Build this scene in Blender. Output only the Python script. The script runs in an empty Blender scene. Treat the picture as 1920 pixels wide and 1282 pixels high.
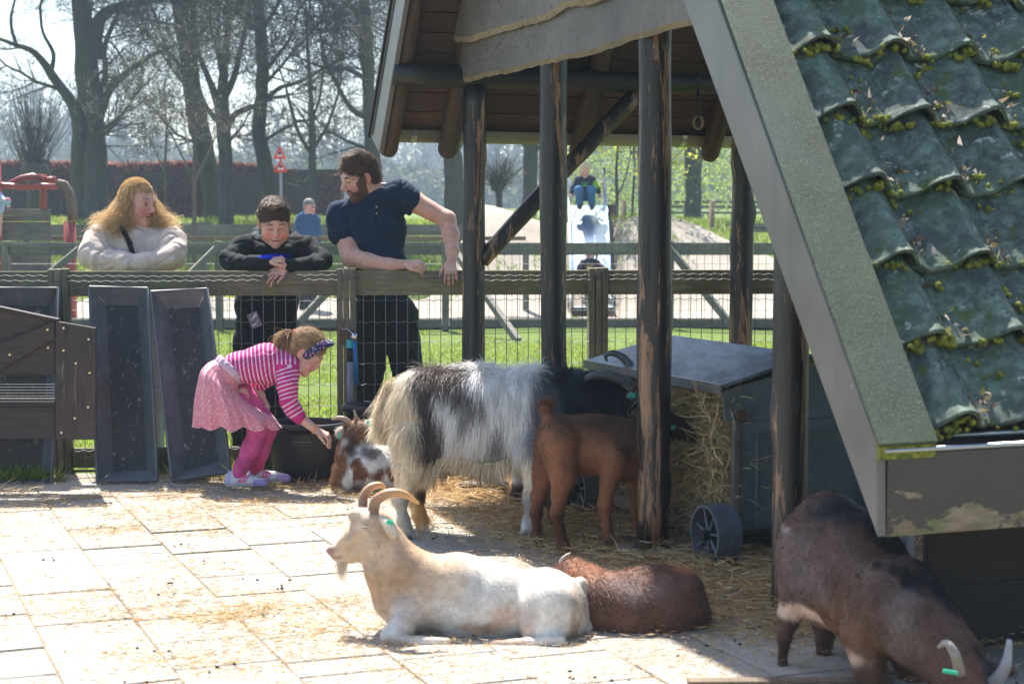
import bpy, bmesh, math, random
import numpy as np
from mathutils import Vector, Matrix
S = bpy.context.scene
COL = S.collection
rnd = random.Random(7)
NR = np.random.RandomState(11)
R_ = math.radians

# ------------------------------------------------------------------ camera, light, exposure
F = 3270.0; CH = 1.4; PITCH = math.atan(223/F)
cam_d = bpy.data.cameras.new('camera'); cam = bpy.data.objects.new('camera', cam_d); COL.objects.link(cam)
cam.location = (0, 0, CH); cam.rotation_euler = (math.pi/2-PITCH, 0, 0)
cam_d.sensor_width = 36; cam_d.lens = F/1920*36; cam_d.clip_start = .1; cam_d.clip_end = 3000
cam_d.dof.use_dof = True; cam_d.dof.focus_distance = 9.2; cam_d.dof.aperture_fstop = 5.0
S.camera = cam
SUN_EL = 58; SUN_AZ = -18     # azimuth from +Y, negative = to the left
sd = Vector((math.sin(R_(SUN_AZ))*math.cos(R_(SUN_EL)), math.cos(R_(SUN_AZ))*math.cos(R_(SUN_EL)), math.sin(R_(SUN_EL))))
w = bpy.data.worlds.new('World'); S.world = w; w.use_nodes = True
nt = w.node_tree; bg = nt.nodes['Background']
sk = nt.nodes.new('ShaderNodeTexSky'); sk.sky_type = 'NISHITA'; sk.sun_disc = False
sk.sun_elevation = R_(SUN_EL); sk.sun_rotation = R_(SUN_AZ); sk.air_density = 1.0; sk.dust_density = 1.5; sk.ozone_density = 1.0
nt.links.new(sk.outputs[0], bg.inputs[0]); bg.inputs[1].default_value = .105
sl = bpy.data.lights.new('sun', 'SUN'); sl.energy = 5; sl.angle = R_(.5); sl.color = (1, .95, .87)
so = bpy.data.objects.new('sun', sl); COL.objects.link(so); so.rotation_euler = (-sd).to_track_quat('-Z', 'Y').to_euler()
vs = S.view_settings; vs.view_transform = 'Standard'; vs.look = 'None'; vs.exposure = 1.5; vs.gamma = 1; vs.use_curve_mapping = False
cy = S.cycles; cy.use_denoising = True; cy.max_bounces = 8; cy.transparent_max_bounces = 12; cy.volume_bounces = 0
cy.diffuse_bounces = 4; cy.glossy_bounces = 2; cy.transmission_bounces = 4; cy.sample_clamp_indirect = 4; cy.caustics_reflective = False; cy.caustics_refractive = False
try: cy.denoiser = 'OPENIMAGEDENOISE'; cy.denoising_input_passes = 'RGB_ALBEDO_NORMAL'
except Exception: pass

# ------------------------------------------------------------------ geometry of the place
def ray(px, py):
    c = (641-py)/F; a = (px-960)/F
    return Vector((a, math.cos(PITCH)+c*math.sin(PITCH), -math.sin(PITCH)+c*math.cos(PITCH)))
def W(px, py, Y):
    r = ray(px, py); t = Y/r.y
    return Vector((r.x*t, Y, CH+r.z*t))
def G(px, py, z=0):
    r = ray(px, py); t = (z-CH)/r.z
    return Vector((r.x*t, r.y*t, z))
CA, SA = math.cos(R_(21.2)), math.sin(R_(21.2))
def B(u, v, z=0): return Vector((u*CA-v*SA, u*SA+v*CA, z))
def iB(p): return (p[0]*CA+p[1]*SA, -p[0]*SA+p[1]*CA)
def PU(px, py, u):
    r = ray(px, py); t = u/(r.x*CA+r.y*SA); return (-r.x*t*SA+r.y*t*CA, CH+r.z*t)
def PV(px, py, v):
    r = ray(px, py); t = v/(-r.x*SA+r.y*CA); return (r.x*t*CA+r.y*t*SA, CH+r.z*t)
RZB = R_(21.2)

# ------------------------------------------------------------------ object helpers
def tag(o, label=None, cat=None, group=None, kind=None):
    if label: o['label'] = label
    if cat: o['category'] = cat
    if group: o['group'] = group
    if kind: o['kind'] = kind
    return o
def empty(name, loc=(0,0,0), label=None, cat=None, group=None, rz=0, parent=None, kind=None):
    o = bpy.data.objects.new(name, None); COL.objects.link(o); o.location = loc; o.rotation_euler = (0,0,rz)
    o.empty_display_size = .1
    if parent: o.parent = parent
    return tag(o, label, cat, group, kind)
def link(name, me, parent=None, mat=None, world=False):
    o = bpy.data.objects.new(name, me); COL.objects.link(o)
    if mat is not None and len(me.materials) == 0: me.materials.append(mat)
    if parent is not None:
        o.parent = parent
        if world:      # mesh given in world coordinates under a parent placed elsewhere
            o.matrix_parent_inverse = parent_world(parent).inverted()
    return o
def parent_world(p):
    m = Matrix.LocRotScale(p.location, p.rotation_euler, p.scale)
    if p.parent: return parent_world(p.parent) @ p.matrix_parent_inverse @ m
    return m
def mesh_np(name, V, Fq, smooth=False, cols=None):
    V = np.asarray(V, dtype=np.float32); Fq = np.asarray(Fq, dtype=np.int32)
    me = bpy.data.meshes.new(name)
    n, k = Fq.shape
    me.vertices.add(len(V)); me.vertices.foreach_set('co', V.ravel())
    me.loops.add(n*k); me.loops.foreach_set('vertex_index', Fq.ravel())
    me.polygons.add(n); me.polygons.foreach_set('loop_start', np.arange(0, n*k, k, dtype=np.int32))
    try: me.polygons.foreach_set('loop_total', np.full(n, k, dtype=np.int32))
    except Exception: pass
    me.update(calc_edges=True)
    if smooth: me.polygons.foreach_set('use_smooth', np.ones(n, dtype=bool))
    if cols is not None: set_cols(me, cols)
    return me
def set_cols(me, cols):
    a = me.color_attributes.new('Col', 'FLOAT_COLOR', 'POINT')
    c = np.ones((len(cols), 4), dtype=np.float32); c[:, :3] = cols
    a.data.foreach_set('color', c.ravel())
class MB:
    """collects simple solids, links them as ONE mesh object"""
    def __init__(s): s.v = []; s.f = []
    def add(s, vs, fs):
        o = len(s.v); s.v += [tuple(v) for v in vs]; s.f += [tuple(i+o for i in f) for f in fs]; return s
    def box(s, c, d, M=None):
        cx, cy_, cz = c; a, b, e = d[0]/2, d[1]/2, d[2]/2
        vs = [Vector((x*a, y*b, z*e)) for z in (-1,1) for y in (-1,1) for x in (-1,1)]
        if M is not None: vs = [M @ v for v in vs]
        vs = [v+Vector(c) for v in vs]
        return s.add(vs, [(0,2,3,1),(4,5,7,6),(0,1,5,4),(2,6,7,3),(0,4,6,2),(1,3,7,5)])
    def prism(s, pts, ext):
        """polygon pts (3D list) extruded by vector ext"""
        n = len(pts); e = Vector(ext)
        vs = [Vector(p) for p in pts]+[Vector(p)+e for p in pts]
        return s.add(vs, [tuple(range(n))[::-1], tuple(range(n, 2*n))]+[(i, (i+1)%n, n+(i+1)%n, n+i) for i in range(n)])
    def bar(s, a, b, w_, h, up=(0,0,1)):
        a = Vector(a); b = Vector(b); d = (b-a); L = d.length; d.normalize()
        x = d.cross(Vector(up)).normalized(); z = x.cross(d)
        M = Matrix((x, d, z)).transposed()
        return s.box((a+b)/2, (w_, L, h), M)
    def tube(s, pts, rs, n=8, caps=True, wob=0, rr=None):
        pts = [Vector(p) for p in pts]
        if not hasattr(rs, '__len__'): rs = [rs]*len(pts)
        o = len(s.v); up = Vector((0,0,1)); prev = None
        for i, p in enumerate(pts):
            d = (pts[min(i+1, len(pts)-1)]-pts[max(i-1, 0)]).normalized()
            if prev is None:
                x = d.cross(up if abs(d.z) < .9 else Vector((1,0,0))).normalized()
            else:
                x = (prev - d*prev.dot(d)).normalized()
            y = d.cross(x); prev = x
            for k in range(n):
                a = 2*math.pi*k/n; q = rs[i]*(1+(wob*(rr or rnd).uniform(-1, 1) if wob else 0))
                s.v.append(tuple(p+(x*math.cos(a)+y*math.sin(a))*q))
        for i in range(len(pts)-1):
            for k in range(n):
                s.f.append((o+i*n+k, o+i*n+(k+1)%n, o+(i+1)*n+(k+1)%n, o+(i+1)*n+k))
        if caps:
            s.f.append(tuple(o+k for k in range(n))[::-1]); s.f.append(tuple(o+(len(pts)-1)*n+k for k in range(n)))
        return s
    def disc_ring(s, c, axis, r, tube_r, n=24, m=6, sc=(1,1)):
        ax = Vector(axis).normalized(); x = ax.cross(Vector((0,0,1)) if abs(ax.z) < .9 else Vector((1,0,0))).normalized(); y = ax.cross(x)
        o = len(s.v)
        for i in range(n):
            a = 2*math.pi*i/n; d = x*math.cos(a)*sc[0]+y*math.sin(a)*sc[1]
            for j in range(m):
                b = 2*math.pi*j/m
                s.v.append(tuple(Vector(c)+d*(r+tube_r*math.cos(b))+ax*tube_r*math.sin(b)))
        for i in range(n):
            for j in range(m):
                s.f.append((o+i*m+j, o+((i+1)%n)*m+j, o+((i+1)%n)*m+(j+1)%m, o+i*m+(j+1)%m))
        return s
    def me(s, name, smooth=False, bevel=0):
        me = bpy.data.meshes.new(name); me.from_pydata(s.v, [], s.f); me.update()
        if bevel:
            bm = bmesh.new(); bm.from_mesh(me)
            bmesh.ops.bevel(bm, geom=bm.edges[:], offset=bevel, segments=1, affect='EDGES')
            bm.to_mesh(me); bm.free()
        if smooth: me.polygons.foreach_set('use_smooth', [True]*len(me.polygons))
        return me
    def build(s, name, mat, parent=None, smooth=False, bevel=0, world=True):
        return link(name, s.me(name, smooth, bevel), parent, mat, world=world and parent is not None)
def spline(pts, n):
    """Catmull-Rom through rows of numbers"""
    P = np.array(pts, dtype=float); P = np.vstack([2*P[0]-P[1], P, 2*P[-1]-P[-2]])
    out = []
    for i in range(1, len(P)-2):
        for t in np.linspace(0, 1, n, endpoint=False):
            a, b, c, d = P[i-1], P[i], P[i+1], P[i+2]
            out.append(.5*((2*b)+(-a+c)*t+(2*a-5*b+4*c-d)*t*t+(-a+3*b-3*c+d)*t**3))
    out.append(P[-2]); return np.array(out)

# ------------------------------------------------------------------ noise
_ND = {}
def nz(P, sc, seed=0):
    """cheap smooth noise, about -1..1"""
    if seed not in _ND:
        r = np.random.RandomState(seed+100); d = r.normal(size=(7, 3)); d /= np.linalg.norm(d, axis=1)[:, None]
        _ND[seed] = (d*r.uniform(.6, 1.7, (7, 1)), r.uniform(0, 6.28, 7), r.normal(size=(3, 3)))
    d, ph, m = _ND[seed]
    Q = np.asarray(P)/sc; Q = Q+.6*np.sin(Q@m*1.1)
    return np.sin(Q@d.T*1.6+ph).sum(axis=1)/3.2
def sst(x, a, b): t = np.clip((x-a)/(b-a), 0, 1); return t*t*(3-2*t)

# ------------------------------------------------------------------ implicit bodies
class SDF:
    def __init__(s, vox=.006, k=.02): s.p = []; s.vox = vox; s.k = k
    def rc(s, a, b, r1, r2, k=None, sub=False):
        a = np.array(a, float); b = np.array(b, float); m = max(r1, r2)
        s.p.append(('c', a, b, r1, r2, np.minimum(a, b)-m, np.maximum(a, b)+m, s.k if k is None else k, sub)); return s
    def chain(s, pts, rs, k=None, sub=False):
        for i in range(len(pts)-1): s.rc(pts[i], pts[i+1], rs[i], rs[i+1], k, sub)
        return s
    def el(s, c, r, Rm=None, k=None, sub=False):
        c = np.array(c, float); r = np.array(r, float)*np.ones(3)
        Rm = np.eye(3) if Rm is None else np.array(Rm)
        m = r.max()
        s.p.append(('e', c, r, Rm, None, c-m, c+m, s.k if k is None else k, sub)); return s
    def mesh(s):
        vx = s.vox
        lo = np.min([p[5] for p in s.p if not p[8]], axis=0)-4*vx-.01; hi = np.max([p[6] for p in s.p if not p[8]], axis=0)+4*vx+.01
        n = np.ceil((hi-lo)/vx).astype(int)+1
        D = np.full(n, 1.0, dtype=np.float32)
        ax = [lo[i]+vx*np.arange(n[i], dtype=np.float32) for i in range(3)]
        for p in s.p:
            pad = p[7]+3*vx
            i0 = np.maximum(np.floor((p[5]-pad-lo)/vx).astype(int), 0); i1 = np.minimum(np.ceil((p[6]+pad-lo)/vx).astype(int)+1, n)
            if (i1 <= i0).any(): continue
            X = (ax[0][i0[0]:i1[0], None, None].astype(np.float32), ax[1][None, i0[1]:i1[1], None], ax[2][None, None, i0[2]:i1[2]])
            if p[0] == 'c':
                a, b = p[1], p[2]; ba = b-a; L = max(float(ba@ba), 1e-9)
                px, py, pz = X[0]-a[0], X[1]-a[1], X[2]-a[2]
                h = np.clip((px*ba[0]+py*ba[1]+pz*ba[2])/L, 0, 1)
                d = np.sqrt((px-h*ba[0])**2+(py-h*ba[1])**2+(pz-h*ba[2])**2)-(p[3]+(p[4]-p[3])*h)
            else:
                c, r, Rm = p[1], p[2], p[3]
                px, py, pz = X[0]-c[0], X[1]-c[1], X[2]-c[2]
                q = [(px*Rm[0, j]+py*Rm[1, j]+pz*Rm[2, j])/r[j] for j in range(3)]
                k0 = np.sqrt(q[0]**2+q[1]**2+q[2]**2)
                k1 = np.sqrt((q[0]/r[0])**2+(q[1]/r[1])**2+(q[2]/r[2])**2)+1e-6
                d = k0*(k0-1)/k1
            sl = D[i0[0]:i1[0], i0[1]:i1[1], i0[2]:i1[2]]; k = max(p[7], 1e-5)
            if p[8]:
                h = np.maximum(k-np.abs(sl+d), 0)/k; sl[...] = np.maximum(sl, -d)+h*h*k/4
            else:
                h = np.maximum(k-np.abs(sl-d), 0)/k; sl[...] = np.minimum(sl, d)-h*h*k/4
        return surfnets(D, lo, vx)
def surfnets(D, lo, vx):
    ins = D < 0
    c = np.zeros(tuple(np.array(D.shape)-1), dtype=np.int8)
    corners = [(i, j, k) for i in (0, 1) for j in (0, 1) for k in (0, 1)]
    for i, j, k in corners: c += ins[i:i+c.shape[0], j:j+c.shape[1], k:k+c.shape[2]]
    act = np.argwhere((c > 0) & (c < 8))
    idx = np.full(c.shape, -1, dtype=np.int32); idx[act[:, 0], act[:, 1], act[:, 2]] = np.arange(len(act))
    acc = np.zeros((len(act), 3)); cnt = np.zeros(len(act))
    for a in corners:
        for ax in range(3):
            if a[ax]: continue
            b = list(a); b[ax] = 1
            da = D[act[:, 0]+a[0], act[:, 1]+a[1], act[:, 2]+a[2]]; db = D[act[:, 0]+b[0], act[:, 1]+b[1], act[:, 2]+b[2]]
            m = (da < 0) != (db < 0)
            t = np.where(m, da/np.where(m, da-db, 1), 0)
            p = np.array(a, float)[None].repeat(len(act), 0); p[:, ax] = t
            acc[m] += p[m]; cnt[m] += 1
    V = (act+acc/cnt[:, None])*vx+lo
    Fs = []
    for ax in range(3):
        o1, o2 = (ax+1) % 3, (ax+2) % 3
        s0 = [slice(None)]*3; s1 = [slice(None)]*3; s0[ax] = slice(0, -1); s1[ax] = slice(1, None)
        e = ins[tuple(s0)] != ins[tuple(s1)]
        E = np.argwhere(e)
        E = E[(E[:, o1] > 0) & (E[:, o2] > 0) & (E[:, o1] < D.shape[o1]-1) & (E[:, o2] < D.shape[o2]-1)]
        def at(d1, d2):
            q = E.copy(); q[:, o1] += d1; q[:, o2] += d2; return idx[q[:, 0], q[:, 1], q[:, 2]]
        f = np.stack([at(-1, -1), at(0, -1), at(0, 0), at(-1, 0)], 1)
        flip = ~ins[E[:, 0], E[:, 1], E[:, 2]]
        f[flip] = f[flip][:, ::-1]
        Fs.append(f)
    return V, np.vstack(Fs)
def vnormals(V, Fq):
    n = np.cross(V[Fq[:, 2]]-V[Fq[:, 0]], V[Fq[:, 3]]-V[Fq[:, 1]])
    N = np.zeros_like(V)
    for j in range(4): np.add.at(N, Fq[:, j], n)
    return N/(np.linalg.norm(N, axis=1)[:, None]+1e-12)
def relax(V, Fq, it=1):
    for _ in range(it):
        A = np.zeros_like(V); c = np.zeros(len(V))
        for j in range(4):
            np.add.at(A, Fq[:, j], V[Fq[:, (j+1) % 4]]); np.add.at(c, Fq[:, j], 1)
        V = V*.5+.5*A/c[:, None]
    return V
def body(name, sdf, colf, mat, parent=None, disp=None, it=1):
    V, Fq = sdf.mesh(); V = relax(V, Fq, it)
    N = vnormals(V, Fq)
    if disp is not None: V = V+N*disp(V)[:, None]
    C = colf(V, N) if callable(colf) else np.tile(np.array(colf, float), (len(V), 1))
    o = link(name, mesh_np(name, V, Fq, True, C), parent, mat, world=parent is not None)
    o['_n'] = len(V)
    BODY[o.name] = (V, Fq, N, C); del o['_n']
    return o
BODY = {}

def ribbons(P, Dr, L, wd, C, seg=3, curl=0, droop=0, grav=(0,0,-1), tip=.55, seed=0, side=None):
    """hair-like tapered ribbons. P root, Dr direction, L lengths, wd widths, C colours"""
    r = np.random.RandomState(seed+5); n = len(P)
    Dr = Dr/(np.linalg.norm(Dr, axis=1)[:, None]+1e-9)
    sd_ = np.cross(Dr, r.normal(size=(n, 3)) if side is None else side+.35*r.normal(size=(n, 3)))
    sd_ /= np.linalg.norm(sd_, axis=1)[:, None]+1e-9
    up2 = np.cross(sd_, Dr); ph = r.uniform(0, 6.28, n); g = np.array(grav, float)
    Vs = []; Cs = []; p = P.copy(); d = Dr.copy(); stp = (L/seg)[:, None]
    for i in range(seg):
        w_ = (wd*(1-.55*i/seg))[:, None]*.5
        Vs += [p-sd_*w_, p+sd_*w_]; t = i/seg; Cs += [C*(1-tip*0*t)]*2
        p = p+d*stp
        d = d+droop*g/seg+(curl*(np.sin(ph+i*1.9)[:, None]*sd_+np.cos(ph*1.3+i*1.7)[:, None]*up2) if curl else 0)
        d /= np.linalg.norm(d, axis=1)[:, None]
    Vs.append(p); Cs.append(C)
    V = np.stack(Vs, 1).reshape(-1, 3); Cc = np.stack(Cs, 1).reshape(-1, 3); m = 2*seg+1
    b = (np.arange(n)*m)[:, None]; T = []
    for i in range(seg-1):
        T += [b+np.array([[2*i, 2*i+1, 2*i+3]]), b+np.array([[2*i, 2*i+3, 2*i+2]])]
    T += [b+np.array([[2*seg-2, 2*seg-1, 2*seg]])]
    return V, np.vstack(T), Cc
def sample_surf(V, Fq, N, C, n, seed=0, wf=None):
    r = np.random.RandomState(seed)
    a = np.linalg.norm(np.cross(V[Fq[:, 2]]-V[Fq[:, 0]], V[Fq[:, 3]]-V[Fq[:, 1]]), axis=1)
    if wf is not None: a = a*wf[Fq[:, 0]]
    f = r.choice(len(Fq), n, p=a/a.sum()); u, v = r.rand(n, 1), r.rand(n, 1); q = Fq[f]
    def L(A): return (A[q[:, 0]]*(1-u)+A[q[:, 1]]*u)*(1-v)+(A[q[:, 3]]*(1-u)+A[q[:, 2]]*u)*v
    return L(V), L(N), L(C)
def fur(o, name, n, length, width, comb, parent, mat, lift=.35, cvar=.18, seg=2, droop=0, curl=0, lenf=None, seed=0, wf=None, colf=None, kind=None):
    V, Fq, N, C = BODY[o.name]
    P, Nn, Cc = sample_surf(V, Fq, N, C, n, seed, wf)
    r = np.random.RandomState(seed+1)
    cd = comb(P) if callable(comb) else np.tile(np.array(comb, float), (n, 1))
    cd = cd-Nn*(cd*Nn).sum(1)[:, None]
    D = cd+Nn*lift+r.normal(size=(n, 3))*.18
    L = length*r.uniform(.6, 1.25, n)
    if lenf is not None: L = L*lenf(P)
    if colf is not None: Cc = colf(P, Nn)
    Cc = Cc*(1+cvar*r.normal(size=(n, 1)))
    v, t, c = ribbons(P-Nn*.002, D, L, width*r.uniform(.6, 1.2, n), np.clip(Cc, .004, .95), seg, curl, droop, seed=seed, side=Nn)
    f = link(name, mesh_np(name, v, t, True, c), parent, mat, world=parent is not None)
    f['kind'] = 'stuff'
    return f
HAZE = .0015
# ------------------------------------------------------------------ materials
class NT:
    def __init__(s, name):
        s.m = bpy.data.materials.new(name); s.m.use_nodes = True; s.t = s.m.node_tree; s.b = s.t.nodes['Principled BSDF']; s.out = s.t.nodes['Material Output']
        s.tc = None
    def n(s, ty, **kw):
        x = s.t.nodes.new('ShaderNode'+ty)
        for k, v in kw.items():
            if k in x.inputs.keys(): x.inputs[k].default_value = v
            else: setattr(x, k, v)
        return x
    def l(s, a, b): s.t.links.new(a, b)
    def co(s, sc=(1,1,1), kind='Object'):
        if s.tc is None: s.tc = s.n('TexCoord')
        mp = s.n('Mapping'); mp.inputs['Scale'].default_value = sc; s.l(s.tc.outputs[kind], mp.inputs[0]); return mp.outputs[0]
    def noise(s, scale, sc=(1,1,1), detail=6, rough=.6, dist=0, kind='Object', co=None):
        x = s.n('TexNoise'); x.inputs['Scale'].default_value = scale; x.inputs['Detail'].default_value = detail
        x.inputs['Roughness'].default_value = rough; x.inputs['Distortion'].default_value = dist
        s.l(co if co is not None else s.co(sc, kind), x.inputs['Vector']); return x.outputs['Fac']
    def ramp(s, fac, stops):
        x = s.n('ValToRGB'); e = x.color_ramp.elements
        while len(e) < len(stops): e.new(.5)
        for i, (p, c) in enumerate(stops):
            e[i].position = p; e[i].color = (c, c, c, 1) if not hasattr(c, '__len__') else (*c, 1)
        s.l(fac, x.inputs[0]); return x.outputs[0]
    def mix(s, a, b, f, mode='MIX'):
        x = s.n('MixRGB', blend_type=mode)
        for i, v in ((1, a), (2, b), (0, f)):
            if hasattr(v, 'links'): s.l(v, x.inputs[i])
            else: x.inputs[i].default_value = (*v, 1) if hasattr(v, '__len__') else (v if i == 0 else (v, v, v, 1))
        return x.outputs[0]
    def math(s, op, a, b=0.0):
        x = s.n('Math', operation=op)
        for i, v in ((0, a), (1, b)):
            if hasattr(v, 'links'): s.l(v, x.inputs[i])
            else: x.inputs[i].default_value = v
        return x.outputs[0]
    def attr(s): x = s.n('Attribute', attribute_name='Col'); return x.outputs['Color']
    def rand(s): return s.n('ObjectInfo').outputs['Random']
    def bump(s, h, st=.4, dist=.01):
        x = s.n('Bump'); x.inputs['Strength'].default_value = st; x.inputs['Distance'].default_value = dist
        s.l(h, x.inputs['Height']); s.l(x.outputs[0], s.b.inputs['Normal']); return s
    def fin(s, col, rough=.6, spec=None, metal=None):
        if hasattr(col, 'links'): s.l(col, s.b.inputs['Base Color'])
        else: s.b.inputs['Base Color'].default_value = (*col, 1)
        if hasattr(rough, 'links'): s.l(rough, s.b.inputs['Roughness'])
        else: s.b.inputs['Roughness'].default_value = rough
        if spec is not None: s.b.inputs['Specular IOR Level'].default_value = spec
        if metal is not None: s.b.inputs['Metallic'].default_value = metal
        return s.m
def translucent(x, col, amount):
    tr = x.n('BsdfTranslucent'); mx = x.n('MixShader'); mx.inputs[0].default_value = amount
    if hasattr(col, 'links'): x.l(col, tr.inputs[0])
    else: tr.inputs[0].default_value = (*col, 1)
    x.l(x.b.outputs[0], mx.inputs[1]); x.l(tr.outputs[0], mx.inputs[2]); x.l(mx.outputs[0], x.out.inputs[0])

def wood(name, c1, c2, grain=(1,1,12), scale=6, rough=.7, peel=None, peel_t=.62, spec=.4, moss=None, bump=.5, cracks=True, rv=.25):
    """painted or weathered timber; grain = scale per axis (small along the grain)"""
    x = NT(name)
    g = x.noise(scale, grain, 8, .65, .4)
    big = x.noise(1.8, (1,1,1), 3)
    col = x.mix(c1, c2, x.ramp(g, [(.32, 0), (.68, 1)]))
    col = x.mix(col, x.mix(col, (.6,.6,.6), 1, 'MULTIPLY'), x.ramp(big, [(.35, 0), (.7, 1)]))
    col = x.mix(col, x.ramp(x.rand(), [(0, 1-rv), (1, 1+rv*.4)]), 1, 'MULTIPLY')
    if peel is not None:
        pn = x.noise(4, (grain[0]*.6, grain[1]*.6, grain[2]*.6), 10, .75, .5)
        pm = x.ramp(pn, [(peel_t, 0), (peel_t+.025, 1)])
        col = x.mix(col, x.mix(peel, tuple(q*.5 for q in peel), x.ramp(g, [(.4, 0), (.6, 1)])), pm)
    if moss is not None:
        mn = x.noise(7, (1,1,1), 7, .7); col = x.mix(col, moss, x.ramp(mn, [(.45, 0), (.7, .8)]))
    h = x.mix(g, x.ramp(g, [(.36, 0), (.40, 1)]), .5) if cracks else g
    x.bump(h, bump, .006)
    return x.fin(col, x.ramp(g, [(.3, rough-.15), (.8, rough+.15)]), spec)
GX, GY, GZ = (1, 9, 9), (9, 1, 9), (9, 9, 1)
M = {}
M['post'] = wood('dark_stained_log', (.006,.006,.007), (.026,.021,.020), (7,7,.8), 5, .5, peel=(.33,.17,.08), peel_t=.555, spec=.6, bump=.7)
M['post_r'] = wood('dark_stained_log_worn', (.006,.006,.007), (.032,.024,.021), (7,7,.7), 5, .5, peel=(.33,.18,.10), peel_t=.53, spec=.6, bump=.8)
M['log_u'] = wood('dark_log_along', (.012,.011,.011), (.04,.032,.028), (9,9,9), 5, .5, spec=.5)
M['rafter'] = wood('brown_rafter_log', (.045,.025,.016), (.10,.06,.035), (6,6,3), 6, .7)
M['soffit'] = wood('soffit_board', (.055,.028,.016), (.13,.07,.04), (1,9,9), 7, .75, rv=.35)
M['waney'] = wood('waney_edge_board', (.13,.11,.10), (.22,.19,.175), (1.2,8,9), 5, .6, bump=.6, rv=.1)
M['waney_edge'] = wood('waney_board_bark_edge', (.22,.17,.11), (.35,.28,.18), (3,3,3), 8, .8)
M['hutch'] = wood('hutch_plank', (.040,.024,.022), (.085,.055,.05), (1,9,9), 7, .55, peel=(.16,.13,.12), peel_t=.64, bump=.6)
M['hutchv'] = wood('hutch_plank_vertical', (.040,.024,.022), (.085,.055,.05), (9,9,1), 7, .55, peel=(.18,.15,.13), peel_t=.6, bump=.6)
M['fence'] = wood('weathered_fence_rail', (.12,.11,.065), (.30,.265,.18), (1,9,9), 6, .85, moss=(.15,.165,.05))
M['fencev'] = wood('weathered_fence_post', (.13,.12,.08), (.31,.28,.21), (9,9,1), 6, .85, moss=(.15,.16,.07))
M['fence2'] = wood('grey_fence_board', (.13,.12,.10), (.26,.235,.2), (1,9,9), 5, .85)
M['fence2v'] = wood('grey_fence_post', (.13,.12,.10), (.26,.235,.2), (9,9,1), 5, .85)
M['darkwall'] = wood('dark_wall_board', (.018,.012,.009), (.035,.024,.018), (1,9,9), 5, .7)
M['redwood'] = wood('red_painted_log', (.30,.035,.025), (.42,.07,.045), (4,4,4), 5, .45, spec=.6)
M['brownlog'] = wood('bare_brown_log', (.10,.065,.04), (.22,.15,.10), (4,4,4), 5, .7)
M['step'] = wood('worn_step_plank', (.12,.085,.055), (.24,.18,.12), (9,1,9), 5, .8)
M['screw'] = NT('brass_screw').fin((.75,.6,.3), .35, metal=1)

def bark(name, c1, c2):
    x = NT(name); g = x.noise(3.0, (3,3,.7), 8, .7); col = x.mix(c1, c2, x.ramp(g, [(.3,0),(.7,1)]))
    m = x.noise(1.2, (1,1,.4), 4); col = x.mix(col, (.055,.075,.04), x.ramp(m, [(.48, 0), (.7, .7)]))
    x.bump(g, .6, .05); return x.fin(col, .9)
M['bark'] = bark('grey_bark', (.045,.04,.032), (.11,.10,.08))
M['twig'] = NT('twig_bark').fin((.075,.062,.05), .85)
M['twig2'] = NT('pale_twig').fin((.12,.10,.075), .85)

def painted_verge():
    x = NT('verge_face_paint'); n1 = x.noise(3, (1,1,1), 6); col = x.mix((.115,.105,.098), (.18,.17,.16), x.ramp(n1, [(.3,0),(.7,1)]))
    n2 = x.noise(1.7, (8,8,1.0), 5); col = x.mix(col, (.095,.10,.11), x.ramp(n2, [(.5,0),(.72,.6)]))
    n3 = x.noise(9, (1,1,1), 3); col = x.mix(col, (.42,.38,.34), x.ramp(n3, [(.72,0),(.75,1)]))
    x.bump(n1, .15, .004); return x.fin(col, .42, .5)
M['verge'] = painted_verge()
def cap():
    x = NT('mossy_verge_cap'); n1 = x.noise(4, (1,1,1), 8, .7); n2 = x.noise(210, (1,1,.5), 6, .8); n3 = x.noise(1.5, (1,1,1), 3)
    col = x.mix((.030,.052,.030), (.078,.115,.060), x.ramp(n1, [(.35,0),(.68,1)]))
    col = x.mix(col, (.30,.38,.18), x.ramp(n2, [(.55,0),(.60,.9)]))
    col = x.mix(col, (.08,.11,.15), x.ramp(n3, [(.56,0),(.70,.7)]))
    x.bump(n2, 1, .008); return x.fin(col, .6, .35)
M['cap'] = cap()
def tile():
    x = NT('lichen_pantile'); r = x.rand(); co = x.n('VectorMath', operation='ADD')
    tc = x.n('TexCoord'); cb = x.n('CombineXYZ'); rr = x.math('MULTIPLY', r, 37.0); x.l(rr, cb.inputs[0]); x.l(rr, cb.inputs[1])
    x.l(tc.outputs['Object'], co.inputs[0]); x.l(cb.outputs[0], co.inputs[1]); v = co.outputs[0]
    def nn(sc, d=7, ro=.68): return x.noise(sc, detail=d, rough=ro, co=v)
    n1, n2, n3, n4 = nn(9), nn(22), nn(5, 4), nn(14, 9, .75)
    col = x.mix((.022,.028,.032), (.10,.115,.115), x.ramp(n1, [(.35,0),(.65,1)]))
    col = x.mix(col, (.085,.13,.08), x.ramp(n3, [(.36,0),(.66,.9)]))
    col = x.mix(col, (.20,.26,.22), x.ramp(n2, [(.46,0),(.68,.8)]))
    col = x.mix(col, (.46,.48,.44), x.ramp(n4, [(.60,0),(.64,.8)]))
    col = x.mix(col, (.075,.10,.02), x.ramp(nn(8), [(.60,0),(.66,.9)]))
    x.bump(x.mix(n2, n4, .5), .9, .008); return x.fin(col, x.ramp(n1, [(.3,.62),(.7,.9)]), .25)
M['tile'] = tile()
x = NT('yellow_green_moss'); g = x.noise(60, detail=4); M['moss'] = x.bump(g, 1, .01).fin(x.mix((.07,.09,.012), (.30,.29,.035), x.ramp(g, [(.35,0),(.65,1)])), .95)
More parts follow.
